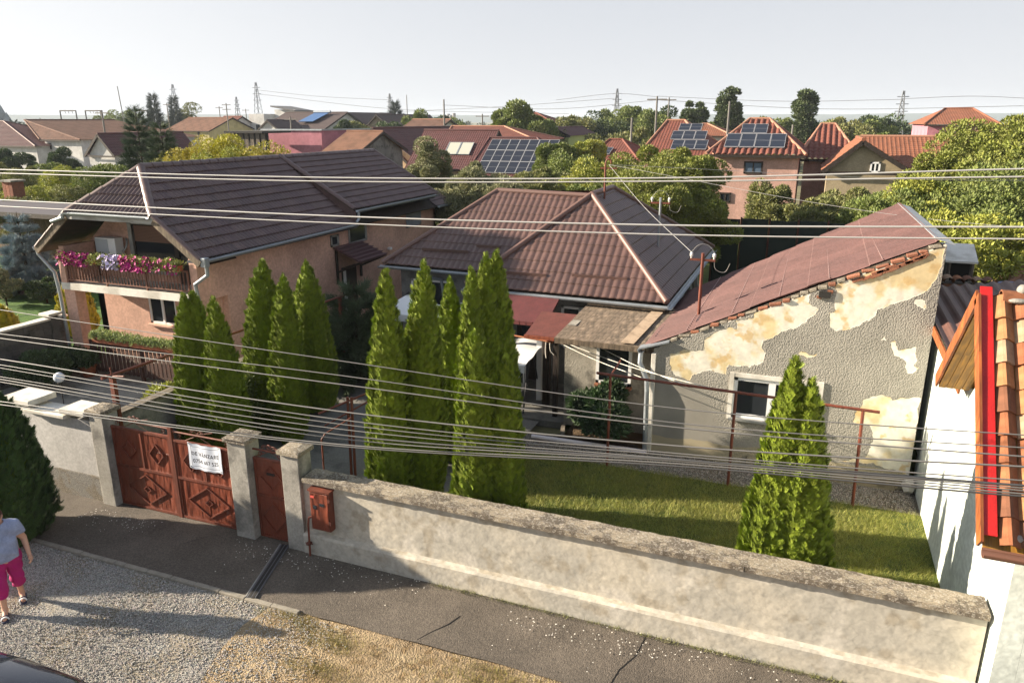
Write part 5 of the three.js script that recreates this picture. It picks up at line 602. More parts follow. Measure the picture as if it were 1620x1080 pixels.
// ---------- small ground cover ----------
{ const it = []; for (let i = 0; i < 26000; i++) { const u = rr(-6.05, 2.6), v = rr(9.7, 14.5); it.push([V(u, .02, v), lookQ(new THREE.Vector3(rr(-.3, .3), 1, rr(-.3, .3)), rr(0, 6)), rr(.6, 1.25)]); } scatter(null, 'lawn_grass', G.blade, leafMat(.26, .265, .05, .2), it, 'stuff', .4);
  const d = []; const C = [[-3.6, 7.3, .9], [-5.6, 7.5, .4], [-2.9, 7.0, .8], [-4.6, 6.6, .5], [-5.5, 6.9, .35], [-6.6, 7.7, .3], [-3.0, 7.7, .5]]; for (let i = 0; i < 2600; i++) { const [a, b, r] = C[Math.floor(rnd() * C.length)], q = rr(0, 6.28), k = Math.pow(rnd(), .7) * r; const u = a + Math.cos(q) * k * 1.8, v = Math.min(7.8, b + Math.sin(q) * k * .6); d.push([V(u, -.01, v), lookQ(new THREE.Vector3(rr(-.5, .5), 1, rr(-.5, .5)), rr(0, 6)), rr(.5, 1.1)]); } scatter(null, 'verge_grass', G.blade, leafMat(.29, .25, .07, .15), d, 'stuff', .4);
  const stone = new THREE.DodecahedronGeometry(.0078, 0), s1 = [], s2 = []; const q = () => new THREE.Quaternion().setFromEuler(new THREE.Euler(rr(0, 6), rr(0, 6), rr(0, 6)));
  for (let i = 0; i < 85000; i++) { const u = rr(-15.5, -5.4), v = rr(3.6, 7.8); if (u > -7.2 && rnd() < (u + 7.2) / 1.8) continue; s1.push([V(u, (u > -7 ? .03 : .018) + rr(0, .012), v), q(), rr(.5, 1.5)]); } scatter(null, 'gravel_stones', stone, M(L3(.40, .375, .345), { r: 1 }), s1, 'stuff', .4);
  for (let i = 0; i < 16000; i++) { const u = rr(-5.9, 2.6), v = rr(14.45, 15.5); s2.push([V(u, .03 + rr(0, .012), v), q(), rr(.5, 1.4)]); } scatter(null, 'strip_stones', stone, M(L3(.36, .32, .28), { r: 1 }), s2, 'stuff', .5);
  const fl = [], chip = new THREE.CylinderGeometry(.007, .009, .003, 5); for (let i = 0; i < 420; i++) { const c = [[-6.2, 9.1, 1.2], [-.8, 9.12, 1.4], [-11.3, 9.0, .8], [-8.0, 9.05, .8], [-2.4, 8.95, 1.2]][Math.floor(rnd() * 5)]; fl.push([V(c[0] + rr(-1, 1) * c[2], .062, Math.min(9.24, c[1] + rr(-.28, .12) - (rnd() < .15 ? rr(0, .7) : 0))), lookQ(new THREE.Vector3(rr(-.2, .2), 1, rr(-.2, .2)), rr(0, 6)), rr(.5, 1.5)]); } scatter(null, 'paint_flakes', chip, mWhite, fl, 'stuff', .15);
  const gr = []; for (let i = 0; i < 500; i++) gr.push([V(rr(-5, 2.5), .045, 9.24 - Math.abs(rr(0, .05))), lookQ(new THREE.Vector3(rr(-.4, .4), 1, rr(-.4, .4)), rr(0, 6)), rr(.3, .8)]); scatter(null, 'wall_weeds', G.blade, mLeaf.olive, gr, 'stuff', .3); }
// pavement cracks: narrow dark grooves
for (const P of [[[-4.55, 7.95], [-4.42, 8.2], [-4.28, 8.42], [-4.2, 8.66]], [[-1.75, 8.05], [-1.7, 8.4], [-1.55, 8.75], [-1.5, 9.2]], [[-9.6, 8.7], [-9.4, 9.0], [-9.2, 9.2]]]) solo('pavement_crack', 'narrow jagged crack across the asphalt pavement', 'crack', P.slice(1).map((b, i) => beam(V(P[i][0], .044, P[i][1]), V(b[0], .044, b[1]), .006, .012)), mDark, 'pavement cracks');
// ---------- houses beyond the yards ----------
const roofMat = { maroon: M(L3(.105, .032, .030), { map: 'mottle', size: 2.3, r: .6 }), dark: M(L3(.075, .04, .036), { map: 'mottle', size: 2.3, r: .6 }), orange: M(L3(.26, .095, .048), { map: 'mottle', size: 2.1, r: .8 }), red: M(L3(.19, .055, .034), { map: 'mottle', size: 2.1, r: .75 }), tan: M(L3(.24, .12, .075), { map: 'grime', size: 2.4, r: .9 }), brown: M(L3(.17, .088, .062), { map: 'grime', size: 2.6, r: .9 }), grey: M(L3(.10, .10, .105), { r: .7 }) };
const wallMat = { white: M(L3(.66, .66, .65), { map: 'mottle', size: 3, r: 1 }), tan: M(L3(.58, .42, .27), { map: 'mottle', size: 3, r: 1 }), pink: M(L3(.62, .38, .32), { map: 'mottle', size: 3, r: 1 }), rose: M(L3(.48, .20, .25), { map: 'mottle', size: 3, r: 1 }), yellow: M(L3(.55, .48, .24), { map: 'mottle', size: 3, r: 1 }), lime: M(L3(.45, .50, .18), { r: 1 }), beige: M(L3(.42, .34, .22), { map: 'mottle', size: 3, r: 1 }), timber: mOldWood, grey: mPlasterM };
const mPaneBlue = M(L3(.10, .14, .2), { r: .15 });
function house({ name = 'house', label, v, e, r, type = 'hip', D = 9, wall = 'white', roof = 'maroon', wins = [], ov = .4, cap = null, rib = .24, course = .36, seg = 3, low = 0, group, amp = .035 }) {
  // e: [px left, px right, py] of the front eave; r: [px left, px right, py] of the ridge
  const a = hit(e[0], e[2], { v }), b = hit(e[1], e[2] + (e[3] ?? 0), { v }), ye = (a.y + b.y) / 2, u0 = a.u, u1 = b.u, vm = type === 'V' ? v : v + D / 2, rm = hit((r[0] + r[1]) / 2, r[2], { v: vm }), yr = Math.max(rm.y, ye + .6);
  const t = thing(name, label, 'house', [(u0 + u1) / 2, 0, v + D / 2], group), W = wallMat[wall], R = roofMat[roof], o = ov, yb = -.1;
  const wl = [box(u0 + o, u1 - o, yb, ye, v + o, v + o + .25), box(u0 + o, u0 + o + .25, yb, ye, v + o + .25, v + D - o), box(u1 - o - .25, u1 - o, yb, ye, v + o + .25, v + D - o)];
  const A = V(u0, ye, v), B = V(u1, ye - low, v), C = V(u1, ye - low, v + D), E = V(u0, ye, v + D); let faces, ridge, hips = [];
  if (type === 'hip') { const p = hit(r[0], r[2], { v: vm }).u, q = hit(r[1], r[2], { v: vm }).u, P = V(p, yr, vm), Q = V(q, yr, vm); faces = [[A, B, Q, P], [B, C, Q], [C, E, P, Q], [E, A, P]]; ridge = [P, Q]; hips = [[P, A], [Q, B], [Q, C]]; }
  else if (type === 'hipV') { const m = rm.u, P = V(m, yr, v + (u1 - u0) * .5), Q = V(m, yr, v + D - (u1 - u0) * .4); faces = [[A, B, P], [B, C, Q, P], [C, E, Q], [E, A, P, Q]]; ridge = [P, Q]; hips = [[P, A], [P, B]]; }
  else if (type === 'V') { const m = rm.u, P = V(m, yr, v), Q = V(m, yr, v + D); faces = [[B, C, Q, P], [E, A, P, Q]]; ridge = [P, Q]; wl.push(poly3([V(u0 + o, ye, v + o), V(u1 - o, ye, v + o), V(m, yr - .15, v + o)], .2, ZUP)); for (const [p, q] of [[A, P], [B, P]]) hips.push([p, q, 'board']); }
  else { const P = V(u0, yr, vm), Q = V(u1, yr, vm); faces = [[A, B, Q, P], [C, E, P, Q]]; ridge = [P, Q]; wl.push(poly3([V(u1 - o, ye, v + o), V(u1 - o, ye, v + D - o), V(u1 - o, yr - .15, vm)], .2, new THREE.Vector3(1, 0, 0)), poly3([V(u0 + o, ye, v + o), V(u0 + o, ye, v + D - o), V(u0 + o, yr - .15, vm)], .2, new THREE.Vector3(-1, 0, 0))); for (const [p, q] of [[B, Q], [C, Q]]) hips.push([p, q, 'board']); }
  part(t, 'wall', wl, W); for (const f of faces) profileRoof(t, f, R, { rib, course, amp, step: .03, panel: 99, seg, name: 'roof_slope' });
  part(t, 'ridge_cap', rod(ridge[0].clone().add(new THREE.Vector3(0, .05, 0)), ridge[1].clone().add(new THREE.Vector3(0, .05, 0)), .11, 6), cap || R); for (const [p, q, k] of hips) part(t, k ? 'verge_board' : 'hip_cap', k ? beam(p.clone().add(new THREE.Vector3(0, -.1, 0)), q.clone().add(new THREE.Vector3(0, -.1, 0)), .06, .24) : rod(p.clone().add(new THREE.Vector3(0, .05, 0)), q.clone().add(new THREE.Vector3(0, .05, 0)), .1, 6), k ? mBrownDark : cap || R);
  part(t, 'eave_fascia', [beam(V(u0, ye - .08, v + .03), V(u1, ye - .08 - low, v + .03), .05, .16)], mBrownDark);
  for (const [x0, y0, x1, y1, m] of wins) { const p = hit(x0, y0, { v: v + o }), q = hit(x1, y1, { v: v + o }); const w = part(t, 'window', [box(p.u, q.u, q.y, q.y + .09, v + o - .06, v + o - .005), box(p.u, q.u, p.y - .09, p.y, v + o - .06, v + o - .005), box(p.u, p.u + .09, q.y, p.y, v + o - .06, v + o - .005), box(q.u - .09, q.u, q.y, p.y, v + o - .06, v + o - .005), box((p.u + q.u) / 2 - .04, (p.u + q.u) / 2 + .04, q.y, p.y, v + o - .05, v + o - .005)], m === 1 ? mPlasticWhite : mBrownDark); part(w, 'pane', box(p.u + .05, q.u - .05, q.y + .05, p.y - .05, v + o - .03, v + o - .02), m === 2 ? mPaneBlue : mGlass); }
  return { t, faces, ye, yr, u0, u1, v, D, o };
}
const ridgeTan = M(L3(.34, .17, .11), { r: .8 });
house({ label: 'house with broad dark red roof at the garden trees', v: 72, e: [-95, 55, 230], r: [-60, 5, 192], roof: 'maroon', D: 12 });
house({ label: 'white house with patchy brown hipped roof beyond the fruit trees', v: 74, e: [62, 126, 221], r: [108, 112, 190], type: 'hipV', D: 22, roof: 'brown', wins: [[74, 226, 82, 236]] });
house({ label: 'small white gabled outbuilding beside the brown hipped roof', v: 60, e: [133, 180, 246], r: [152, 153, 212], type: 'V', D: 12, roof: 'maroon', ov: .3 });
house({ label: 'low red roofed house far behind the brown hipped roof', v: 115, e: [58, 112, 207], r: [72, 100, 190], roof: 'red', D: 14 });
house({ label: 'long tan roofed house with yellow gable', v: 135, e: [258, 330, 207], r: [262, 318, 186], type: 'U', D: 16, wall: 'yellow', roof: 'tan', wins: [[312, 208, 316, 214]] });
house({ label: 'red roofed house with white gable behind the tan roof', v: 140, e: [322, 352, 206], r: [322, 342, 184], type: 'U', D: 14, roof: 'red' });
const hG = house({ label: 'maroon roofed house with white gables and solar heater', v: 118, e: [408, 510, 206], r: [425, 512, 178], type: 'U', D: 17, roof: 'dark', cap: roofMat.dark });
house({ label: 'low white gable in front of the solar heater roof', v: 112, e: [404, 444, 208], r: [421, 422, 190], type: 'V', D: 8, roof: 'dark', ov: .3 });
house({ label: 'dark roofed house with pale front gable at the horizon', v: 150, e: [518, 550, 197], r: [527, 528, 178], type: 'V', D: 26, roof: 'dark', wins: [[524, 186, 527, 190]] });
house({ label: 'dark brown gabled house behind the lime shrubs', v: 138, e: [579, 614, 199], r: [594, 595, 181], type: 'V', D: 24, roof: 'dark', wall: 'beige' });
house({ label: 'low tile roof with pale ridge behind the maroon ridge', v: 110, e: [632, 694, 204], r: [640, 690, 189], type: 'U', D: 9, roof: 'brown', cap: ridgeTan });
house({ label: 'small orange tile roofed shed beside the rose wall', v: 58, e: [506, 566, 242], r: [530, 575, 208], type: 'U', D: 9, roof: 'tan', wall: 'grey' });
const hA = house({ label: 'tan gabled house with steep maroon roof above the pale pear tree', v: 74, e: [511, 655, 247, 4], r: [588, 590, 203], type: 'V', D: 20, wall: 'tan', roof: 'maroon', wins: [[604, 233, 612, 243, 1]], low: 1.2 });
const hB = house({ label: 'maroon cross wing carrying two pale collectors', v: 68, e: [640, 762, 268], r: [655, 755, 206], type: 'U', D: 9, wall: 'tan', roof: 'maroon' });
const hC = house({ label: 'maroon hipped house carrying the large solar array', v: 66, e: [735, 895, 280], r: [775, 850, 218], type: 'hip', D: 10, wall: 'tan', roof: 'maroon' });
house({ label: 'long maroon roof rising behind the solar array', v: 82, e: [700, 850, 222], r: [715, 798, 200], type: 'hip', D: 10, wall: 'tan', roof: 'red', cap: ridgeTan });
house({ label: 'red hipped roof half hidden by a round tree', v: 140, e: [778, 893, 204], r: [812, 848, 178], roof: 'red', D: 15 });
house({ label: 'small yellow green gabled house among far trees', v: 98, e: [863, 902, 215], r: [876, 877, 202], type: 'V', D: 14, wall: 'lime', roof: 'maroon', ov: .3 });
const hD = house({ label: 'low maroon hipped roof with one solar panel in the trees', v: 64, e: [925, 1010, 252], r: [965, 985, 221], roof: 'red', D: 9 });
const hE = house({ label: 'red hipped house with stacked solar panels behind the round tree', v: 60, e: [1010, 1132, 246], r: [1056, 1084, 191], roof: 'red', D: 11, wall: 'pink', cap: ridgeTan });
house({ label: 'small orange hipped roof beside the stacked solar panels', v: 92, e: [1100, 1160, 215], r: [1112, 1120, 196], roof: 'orange', D: 9, cap: ridgeTan });
const hF = house({ label: 'two storey pink house with red ribbed hipped roof and solar panels', v: 48, e: [1117, 1276, 243, 4], r: [1187, 1218, 189], roof: 'red', wall: 'pink', D: 10, rib: .36, course: .5, seg: 6, amp: .1, cap: ridgeTan, wins: [[1178, 255, 1206, 275, 2], [1139, 304, 1156, 320]] });
house({ label: 'pink wing with dark eaves joined to the two storey pink house', v: 53, e: [1262, 1364, 252], r: [1300, 1322, 197], roof: 'red', wall: 'pink', D: 10, rib: .36, course: .5, seg: 6, amp: .1, cap: ridgeTan });
house({ label: 'beige gabled house with long orange tile roof beside the pink wing', v: 47, e: [1300, 1448, 272], r: [1366, 1367, 222], type: 'V', D: 7, wall: 'beige', roof: 'orange', wins: [[1378, 256, 1392, 273, 1]], ov: .3, rib: .26, course: .34 });
house({ label: 'house with long orange tile roof running behind the beige gable', v: 52, e: [1362, 1530, 277], r: [1366, 1520, 217], type: 'U', D: 11, wall: 'beige', roof: 'orange', rib: .26, course: .34, cap: ridgeTan });
house({ label: 'old orange tiled house behind the large walnut crown', v: 88, e: [1463, 1585, 197], r: [1495, 1540, 172], roof: 'orange', wall: 'rose', D: 14 });
house({ label: 'brown roofed house at the far side of the walnut', v: 70, e: [1560, 1700, 215], r: [1610, 1660, 193], roof: 'brown', wall: 'tan', D: 10 });
{ const a = hit(413, 206, { v: 80 }), b = hit(508, 206, { v: 80 }); const t = thing('rose_hall', 'flat roofed rose rendered building behind the dark tile ridge', 'building', [(a.u + b.u) / 2, 0, 86]); part(t, 'wall', [box(a.u, b.u, -.1, a.y, 80, 80.3), box(b.u - .3, b.u, -.1, a.y, 80.3, 96), box(a.u, b.u - .3, a.y - .3, a.y - .1, 80.3, 96)], wallMat.rose); part(t, 'parapet', [box(a.u, b.u + .15, a.y, a.y + .18, 79.85, 80.15), box(b.u - .15, b.u + .15, a.y, a.y + .18, 80.15, 96)], mZinc); part(t, 'window', box(b.u - .02, b.u + .03, 2.5, 5.0, 88, 89), mBrownDark); }
{ const a = hit(360, 207, { v: 74 }), b = hit(414, 207, { v: 74 }); const t = thing('timber_shed', 'dark timber shed with flat roof beside the rose building', 'shed', [(a.u + b.u) / 2, 0, 76]); part(t, 'roof', box(a.u - .3, b.u + .3, a.y - .25, a.y, 73.6, 79), mDark); for (let u = a.u; u < b.u; u += .8) part(t, 'board', box(u, u + .5, 0, a.y - .25, 74, 74.08), u % 1.6 < .8 ? mOldWood : mBrownDark); part(t, 'back', box(a.u, b.u, 0, a.y - .25, 75, 75.1), mDark); }
{ const a = hit(393, 180, { v: 150 }), b = hit(419, 205, { v: 150 }); const t = thing('modern_house', 'white cubic house with slanting dark roof at the horizon', 'house', [a.u, 0, 155]); part(t, 'wall', [box(a.u, b.u, 0, a.y, 150, 160), box(b.u, b.u + 6, 0, a.y + 1, 154, 160)], wallMat.white); part(t, 'roof', poly3([V(b.u - .3, a.y + 1.9, 153), V(b.u + 6.5, a.y + .8, 153), V(b.u + 6.5, a.y + .8, 161), V(b.u - .3, a.y + 1.9, 161)], .3), roofMat.grey); part(t, 'window', box(a.u + 1.9, a.u + 2.9, 4.6, 6.2, 149.9, 150), mGlass); }
{ // church at the far left
  const p = hit(-6, 160, { v: 330 }), t = thing('church_tower', 'grey church tower with pointed spires far off at the horizon', 'church', [p.u, 0, 330]); const m = M(L3(.12, .15, .17), { r: .9 }); part(t, 'tower', box(p.u - 3, p.u + 3, 0, 11, 327, 333), m); part(t, 'spire', new THREE.ConeGeometry(3.6, 9, 8).translate(p.u, 15.5, -330), m); part(t, 'nave', box(p.u + 3, p.u + 9, 0, 6, 326, 334), m); part(t, 'side_spire', new THREE.ConeGeometry(3, 6, 6).translate(p.u + 6.5, 9, -330), m); }
{ // dark outbuilding with brick chimney in the neighbour's garden
  const t = thing('garden_pavilion', 'low dark pavilion with grey metal roof edge behind the blue spruce', 'pavilion', [-33, 0, 27]); part(t, 'roof', [poly3([V(-42, 2.95, 25), V(-24, 2.95, 25), V(-24, 3.02, 28.5), V(-42, 3.02, 28.5)], .12)], M(L3(.06, .052, .062), { r: .7 })); part(t, 'fascia', box(-42, -24, 2.75, 2.95, 24.9, 25), mBrownDark); part(t, 'wall', box(-41.5, -24.5, 0, 2.9, 28, 28.2), mWood); for (const u of [-40, -36, -32, -28, -24.6]) part(t, 'post', box(u, u + .16, 0, 2.85, 25.3, 25.46), mBrownDark);
  const c = thing('brick_chimney', 'red brick garden chimney with concrete cap behind the pavilion', 'chimney', [-30.6, 0, 24.9]); const h = hit(20, 287, { v: 30 }); const m2 = [.34, .28, .40].map((k) => M(L3(k, k * .42, k * .27), { map: 'mottle', size: .4, r: 1 })); part(c, 'core', box(h.u - .36, h.u + .36, 0, h.y, 29.66, 30.3), mConcrete); for (let r = 0; r < 16; r++) for (let k = 0; k < 3; k++) part(c, 'brick', box(h.u - .4 + k * .265 + (r % 2 ? .0 : .01), h.u - .15 + k * .265, h.y - 1.5 + r * .094, h.y - 1.415 + r * .094, 29.6, 30.32), m2[(r * 3 + k * 2) % 3]); part(c, 'cap', box(h.u - .48, h.u + .48, h.y, h.y + .1, 29.5, 30.4), mConcrete); }
// ---------- solar panels ----------
const pvBlue = M(L3(.010, .013, .024), { r: .38 }), pvFrame = M(L3(.40, .41, .43), { r: .5 });
const pvUnit = (() => { const g = []; for (const [x0, x1, y0, y1] of [[0, 1, 0, .016], [0, 1, .984, 1], [0, .02, 0, 1], [.98, 1, 0, 1]]) g.push(new THREE.BoxGeometry(x1 - x0, y1 - y0, .06).translate((x0 + x1) / 2, (y0 + y1) / 2, .03)); const cellGeo = new THREE.BoxGeometry(.96, .96, .03).translate(.5, .5, .03), grid = []; grid.push(new THREE.BoxGeometry(.95, .008, .004).translate(.5, .5, .047)); return { frame: boxUV(mergeAll(g)), cell: boxUV(plain(cellGeo)), grid: boxUV(mergeAll(grid)) }; })();
function panels(house_, face, quads, label, lift = .12) { // quads: [s0, t0, w, h] in face coordinates (metres)
  const F = faceFrame(face); for (const [s, t0, w, h, lab] of quads) { const g = new THREE.Group(); g.name = 'solar_panel'; g.position.copy(F.O).addScaledVector(F.S, s).addScaledVector(F.T, t0).addScaledVector(F.N, lift); g.quaternion.setFromRotationMatrix(new THREE.Matrix4().makeBasis(F.S, F.T, F.N)); g.userData = { label }; g.position.sub(house_.t.position); for (const [n, k, m] of [['frame', 'frame', pvFrame], ['cells', 'cell', pvBlue], ['cell_lines', 'grid', pvFrame]]) { const q = new THREE.Mesh(pvUnit[k], m); q.name = n; q.scale.set(w, h, 1); q.castShadow = q.receiveShadow = true; g.add(q); } house_.t.add(g); } }
const gridQ = (s0, t0, w, h, nx, ny, gap = .03) => { const o = []; for (let j = 0; j < ny; j++) for (let i = 0; i < nx; i++) o.push([s0 + i * (w + gap), t0 + j * (h + gap), w, h]); return o; };
{ const F = faceFrame(hC.faces[0]), len = hC.u1 - hC.u0, slope = Math.max(...F.P2.map((p) => p[1])); const pw = len * .70 / 7; panels(hC, hC.faces[0], gridQ(len * .10, slope * .06, pw - .03, slope * .85 / 3, 7, 3), 'dark solar panel in the three row array on the maroon hipped roof'); }
{ const F = faceFrame(hF.faces[0]), len = hF.u1 - hF.u0, sl = Math.max(...F.P2.map((p) => p[1])); const pw = len * .148; panels(hF, hF.faces[0], gridQ(len * .17, sl * .14, pw, sl * .37, 4, 1), 'dark solar panel in the lower row of four on the pink house roof'); panels(hF, hF.faces[0], gridQ(len * .30, sl * .53, pw * .9, sl * .26, 2, 1), 'dark solar panel in the upper pair on the pink house roof'); }
{ const F = faceFrame(hE.faces[0]), len = hE.u1 - hE.u0, sl = Math.max(...F.P2.map((p) => p[1])); const pw = len * .15; panels(hE, hE.faces[0], [...gridQ(len * .41, sl * .66, pw, sl * .2, 2, 1), ...gridQ(len * .35, sl * .40, pw, sl * .24, 3, 1), ...gridQ(len * .40, sl * .13, pw, sl * .25, 3, 1)], 'dark solar panel in the stepped stack on the red hipped roof'); }
{ const len = hD.u1 - hD.u0; panels(hD, hD.faces[0], [[len * .22, .8, len * .2, 1.6]], 'single solar panel on the low maroon hipped roof'); }
{ const F = faceFrame(hB.faces[0]), len = hB.u1 - hB.u0, sl = Math.max(...F.P2.map((p) => p[1])); for (const k of [0, 1]) { const g = thing('roof_collector', 'pale glass solar collector of the pair on the maroon cross wing', 'solar collector', [0, 0, 0], 'pale collectors'); const P = [[.44 + k * .165, .36], [.44 + k * .165 + .155, .36], [.44 + k * .165 + .155, .66], [.44 + k * .165, .66]].map(([a, b]) => F.O.clone().addScaledVector(F.S, a * len).addScaledVector(F.T, b * sl).addScaledVector(F.N, .14)); g.position.copy(P[0]); part(g, 'glass', poly3(P, .05), M(L3(.42, .42, .36), { r: .15 })); P.forEach((p, i) => part(g, 'frame_bar', beam(p, P[(i + 1) % 4], .06), mZinc)); } }
{ const F = faceFrame(hG.faces[0]), len = hG.u1 - hG.u0, sl = Math.max(...F.P2.map((p) => p[1])), P = [[.50, .35], [.72, .35], [.78, .85], [.56, .85]].map(([a, b]) => F.O.clone().addScaledVector(F.S, a * len).addScaledVector(F.T, b * sl).addScaledVector(F.N, .5)); const t = thing('solar_heater', 'blue tube solar water heater on the maroon roof', 'solar heater', [P[0].x, P[0].y, -P[0].z]); part(t, 'tubes', poly3(P, .1), M(L3(.05, .12, .28), { r: .3 })); part(t, 'tank', rod(P[3].clone().add(new THREE.Vector3(-.3, .1, 0)), P[2].clone().add(new THREE.Vector3(.3, .1, 0)), .26, 10), mZinc); }
// ---------- trees beyond ----------
const bgTree = (label, px, top, v, w, h, mat, o = {}) => { const p = hit(px, top, { v }); return tree(label, p.u, v, Math.max(p.y, 1.2), w, Math.min(h, p.y * .5), w, { n: v > 44 ? 3000 : 6000, geo: v > 85 ? G.leafXL : v > 46 ? G.leafL : v > 33 ? G.leafM : G.leafMS, mat, ...o }); };
const tone = { olive: 'olive green ', mid: 'mid green ', lime: 'bright lime green ', dark: 'dark green ', grey: 'silvery ', yellow: 'yellow ', gold: 'golden ', walnut: '' };
const fruit = 'fruit trees behind the salmon house', LF = 'leafy fruit tree in the garden behind the salmon house';
for (const [x, y, v, w, h, m] of [[20, 262, 40, 2.4, 2.6, 'olive'], [75, 250, 44, 2.6, 2.6, 'mid'], [125, 250, 38, 2.8, 2.8, 'lime'], [170, 252, 36, 2.4, 2.6, 'mid'], [60, 292, 32, 2.0, 1.9, 'lime'], [110, 298, 31, 2.0, 1.7, 'olive'], [165, 293, 30, 1.8, 1.7, 'mid'], [10, 235, 62, 3, 2.6, 'dark'], [90, 238, 60, 2.4, 2.2, 'dark'], [30, 305, 29, 1.7, 1.6, 'olive']]) bgTree(tone[m] + LF, x, y, v, w, h, mLeaf[m], { group: fruit, n: 6120 });
spruce('tall dark spruce behind the salmon house ridge', hit(212, 166, { v: 40 }).u, 40, hit(212, 166, { v: 40 }).y, 2.0, plantMat(.055, .085, .04), { n: 5200, s: 2.6 }); spruce('shorter dark spruce beside the tall one behind the ridge', hit(252, 192, { v: 38 }).u, 38, hit(252, 192, { v: 38 }).y, 2.1, plantMat(.06, .09, .04), { n: 5200, s: 2.6 });
spruce('slender spruce at the horizon beside the far pylon', hit(240, 150, { v: 150 }).u, 150, hit(240, 150, { v: 150 }).y, 2.6, plantMat(.035, .05, .035), { n: 2600, s: 6 }); spruce('dark far spruce under the left pylon', hit(273, 155, { v: 170 }).u, 170, hit(273, 155, { v: 170 }).y, 3.0, plantMat(.035, .05, .035), { n: 2600, s: 6 }); spruce('dark far fir at the horizon behind the brown roofs', hit(625, 163, { v: 190 }).u, 190, hit(625, 163, { v: 190 }).y, 3.2, plantMat(.03, .045, .035), { n: 2200, s: 7 });
for (const [x, y, v, w, h, m, n] of [[318, 214, 36, 2.3, 2.2, 'yellow', 4200], [372, 212, 35, 2.3, 2.2, 'gold', 4200], [418, 222, 34, 1.8, 1.8, 'yellow', 4200], [345, 235, 33, 1.8, 1.6, 'lime', 2600], [285, 236, 38, 1.8, 1.8, 'olive', 2600]]) bgTree(tone[m] + 'tree crown rising above the dark tile ridge', x, y, v, w, h, mLeaf[m], { group: 'yellowing trees', n });
for (const [x, y, v, w, h, m] of [[672, 226, 33, 1.55, 2.2, 'grey'], [645, 248, 34, 1.2, 1.9, 'grey'], [745, 262, 31, 1.7, 1.7, 'grey'], [790, 272, 30, 1.2, 1.5, 'grey'], [715, 285, 30, 1.2, 1.3, 'grey']]) bgTree('pale grey green pear tree behind the bungalow roof', x, y, v, w, h, mLeaf[m], { group: 'pale pear trees', n: 6120 });
for (const [x, y, v, w, h, m] of [[850, 262, 36, 2.0, 1.8, 'olive'], [905, 236, 40, 2.1, 2.4, 'mid'], [938, 258, 34, 1.7, 1.9, 'lime'], [875, 285, 32, 1.6, 1.3, 'olive'], [930, 290, 31, 1.6, 1.3, 'mid'], [965, 270, 36, 1.6, 1.7, 'lime'], [820, 285, 33, 1.3, 1.3, 'olive'], [880, 222, 55, 2.2, 1.8, 'mid'], [930, 222, 58, 2, 1.8, 'lime']]) bgTree(tone[m] + 'garden tree between the bungalow roof and the red hipped houses', x, y, v, w, h, mLeaf[m], { group: 'garden trees mid', n: 5440 });
for (const [x, y, v, w, h] of [[1045, 206, 33, 1.9, 2.6], [1000, 238, 32, 1.6, 2.0], [1095, 228, 32, 1.7, 2.3], [1050, 262, 30, 2.1, 1.9], [1110, 285, 30.5, 1.3, 1.7]]) bgTree('dense round walnut crown behind the bungalow mast', x, y, v, w, h, mLeaf.walnut, { group: 'walnut behind the mast', n: 7140 });
for (const [x, y, v, w, h, m] of [[1222, 285, 40, 1.6, 1.6, 'olive'], [1320, 288, 38, 1.9, 1.8, 'olive'], [1365, 292, 37, 1.7, 1.7, 'olive'], [1400, 300, 34, 1.6, 1.6, 'mid'], [1290, 318, 35, 1.4, 1.2, 'olive']]) bgTree(tone[m] + 'small orchard tree before the pink house', x, y, v, w, h, mLeaf[m], { group: 'orchard trees', n: 5100 });
for (const [x, y, v, w, h, m] of [[1545, 192, 32, 1.9, 3.0, 'walnut'], [1592, 180, 31, 2.2, 3.2, 'walnut'], [1500, 238, 31, 1.6, 2.2, 'walnut'], [1455, 272, 29, 1.3, 1.9, 'lime'], [1535, 262, 28, 2.2, 2.4, 'mid'], [1600, 250, 27, 2.2, 2.6, 'mid'], [1430, 300, 27, 1.5, 1.7, 'mid'], [1500, 330, 25.5, 1.8, 1.6, 'lime'], [1585, 340, 24.5, 1.7, 1.6, 'lime'], [1650, 200, 30, 2.6, 3, 'walnut']]) bgTree(tone[m] + 'large leafy walnut crown behind the peeling house', x, y, v, w, h, mLeaf[m], { group: 'walnuts behind the peeling house', n: 9000, clumps: 60 });
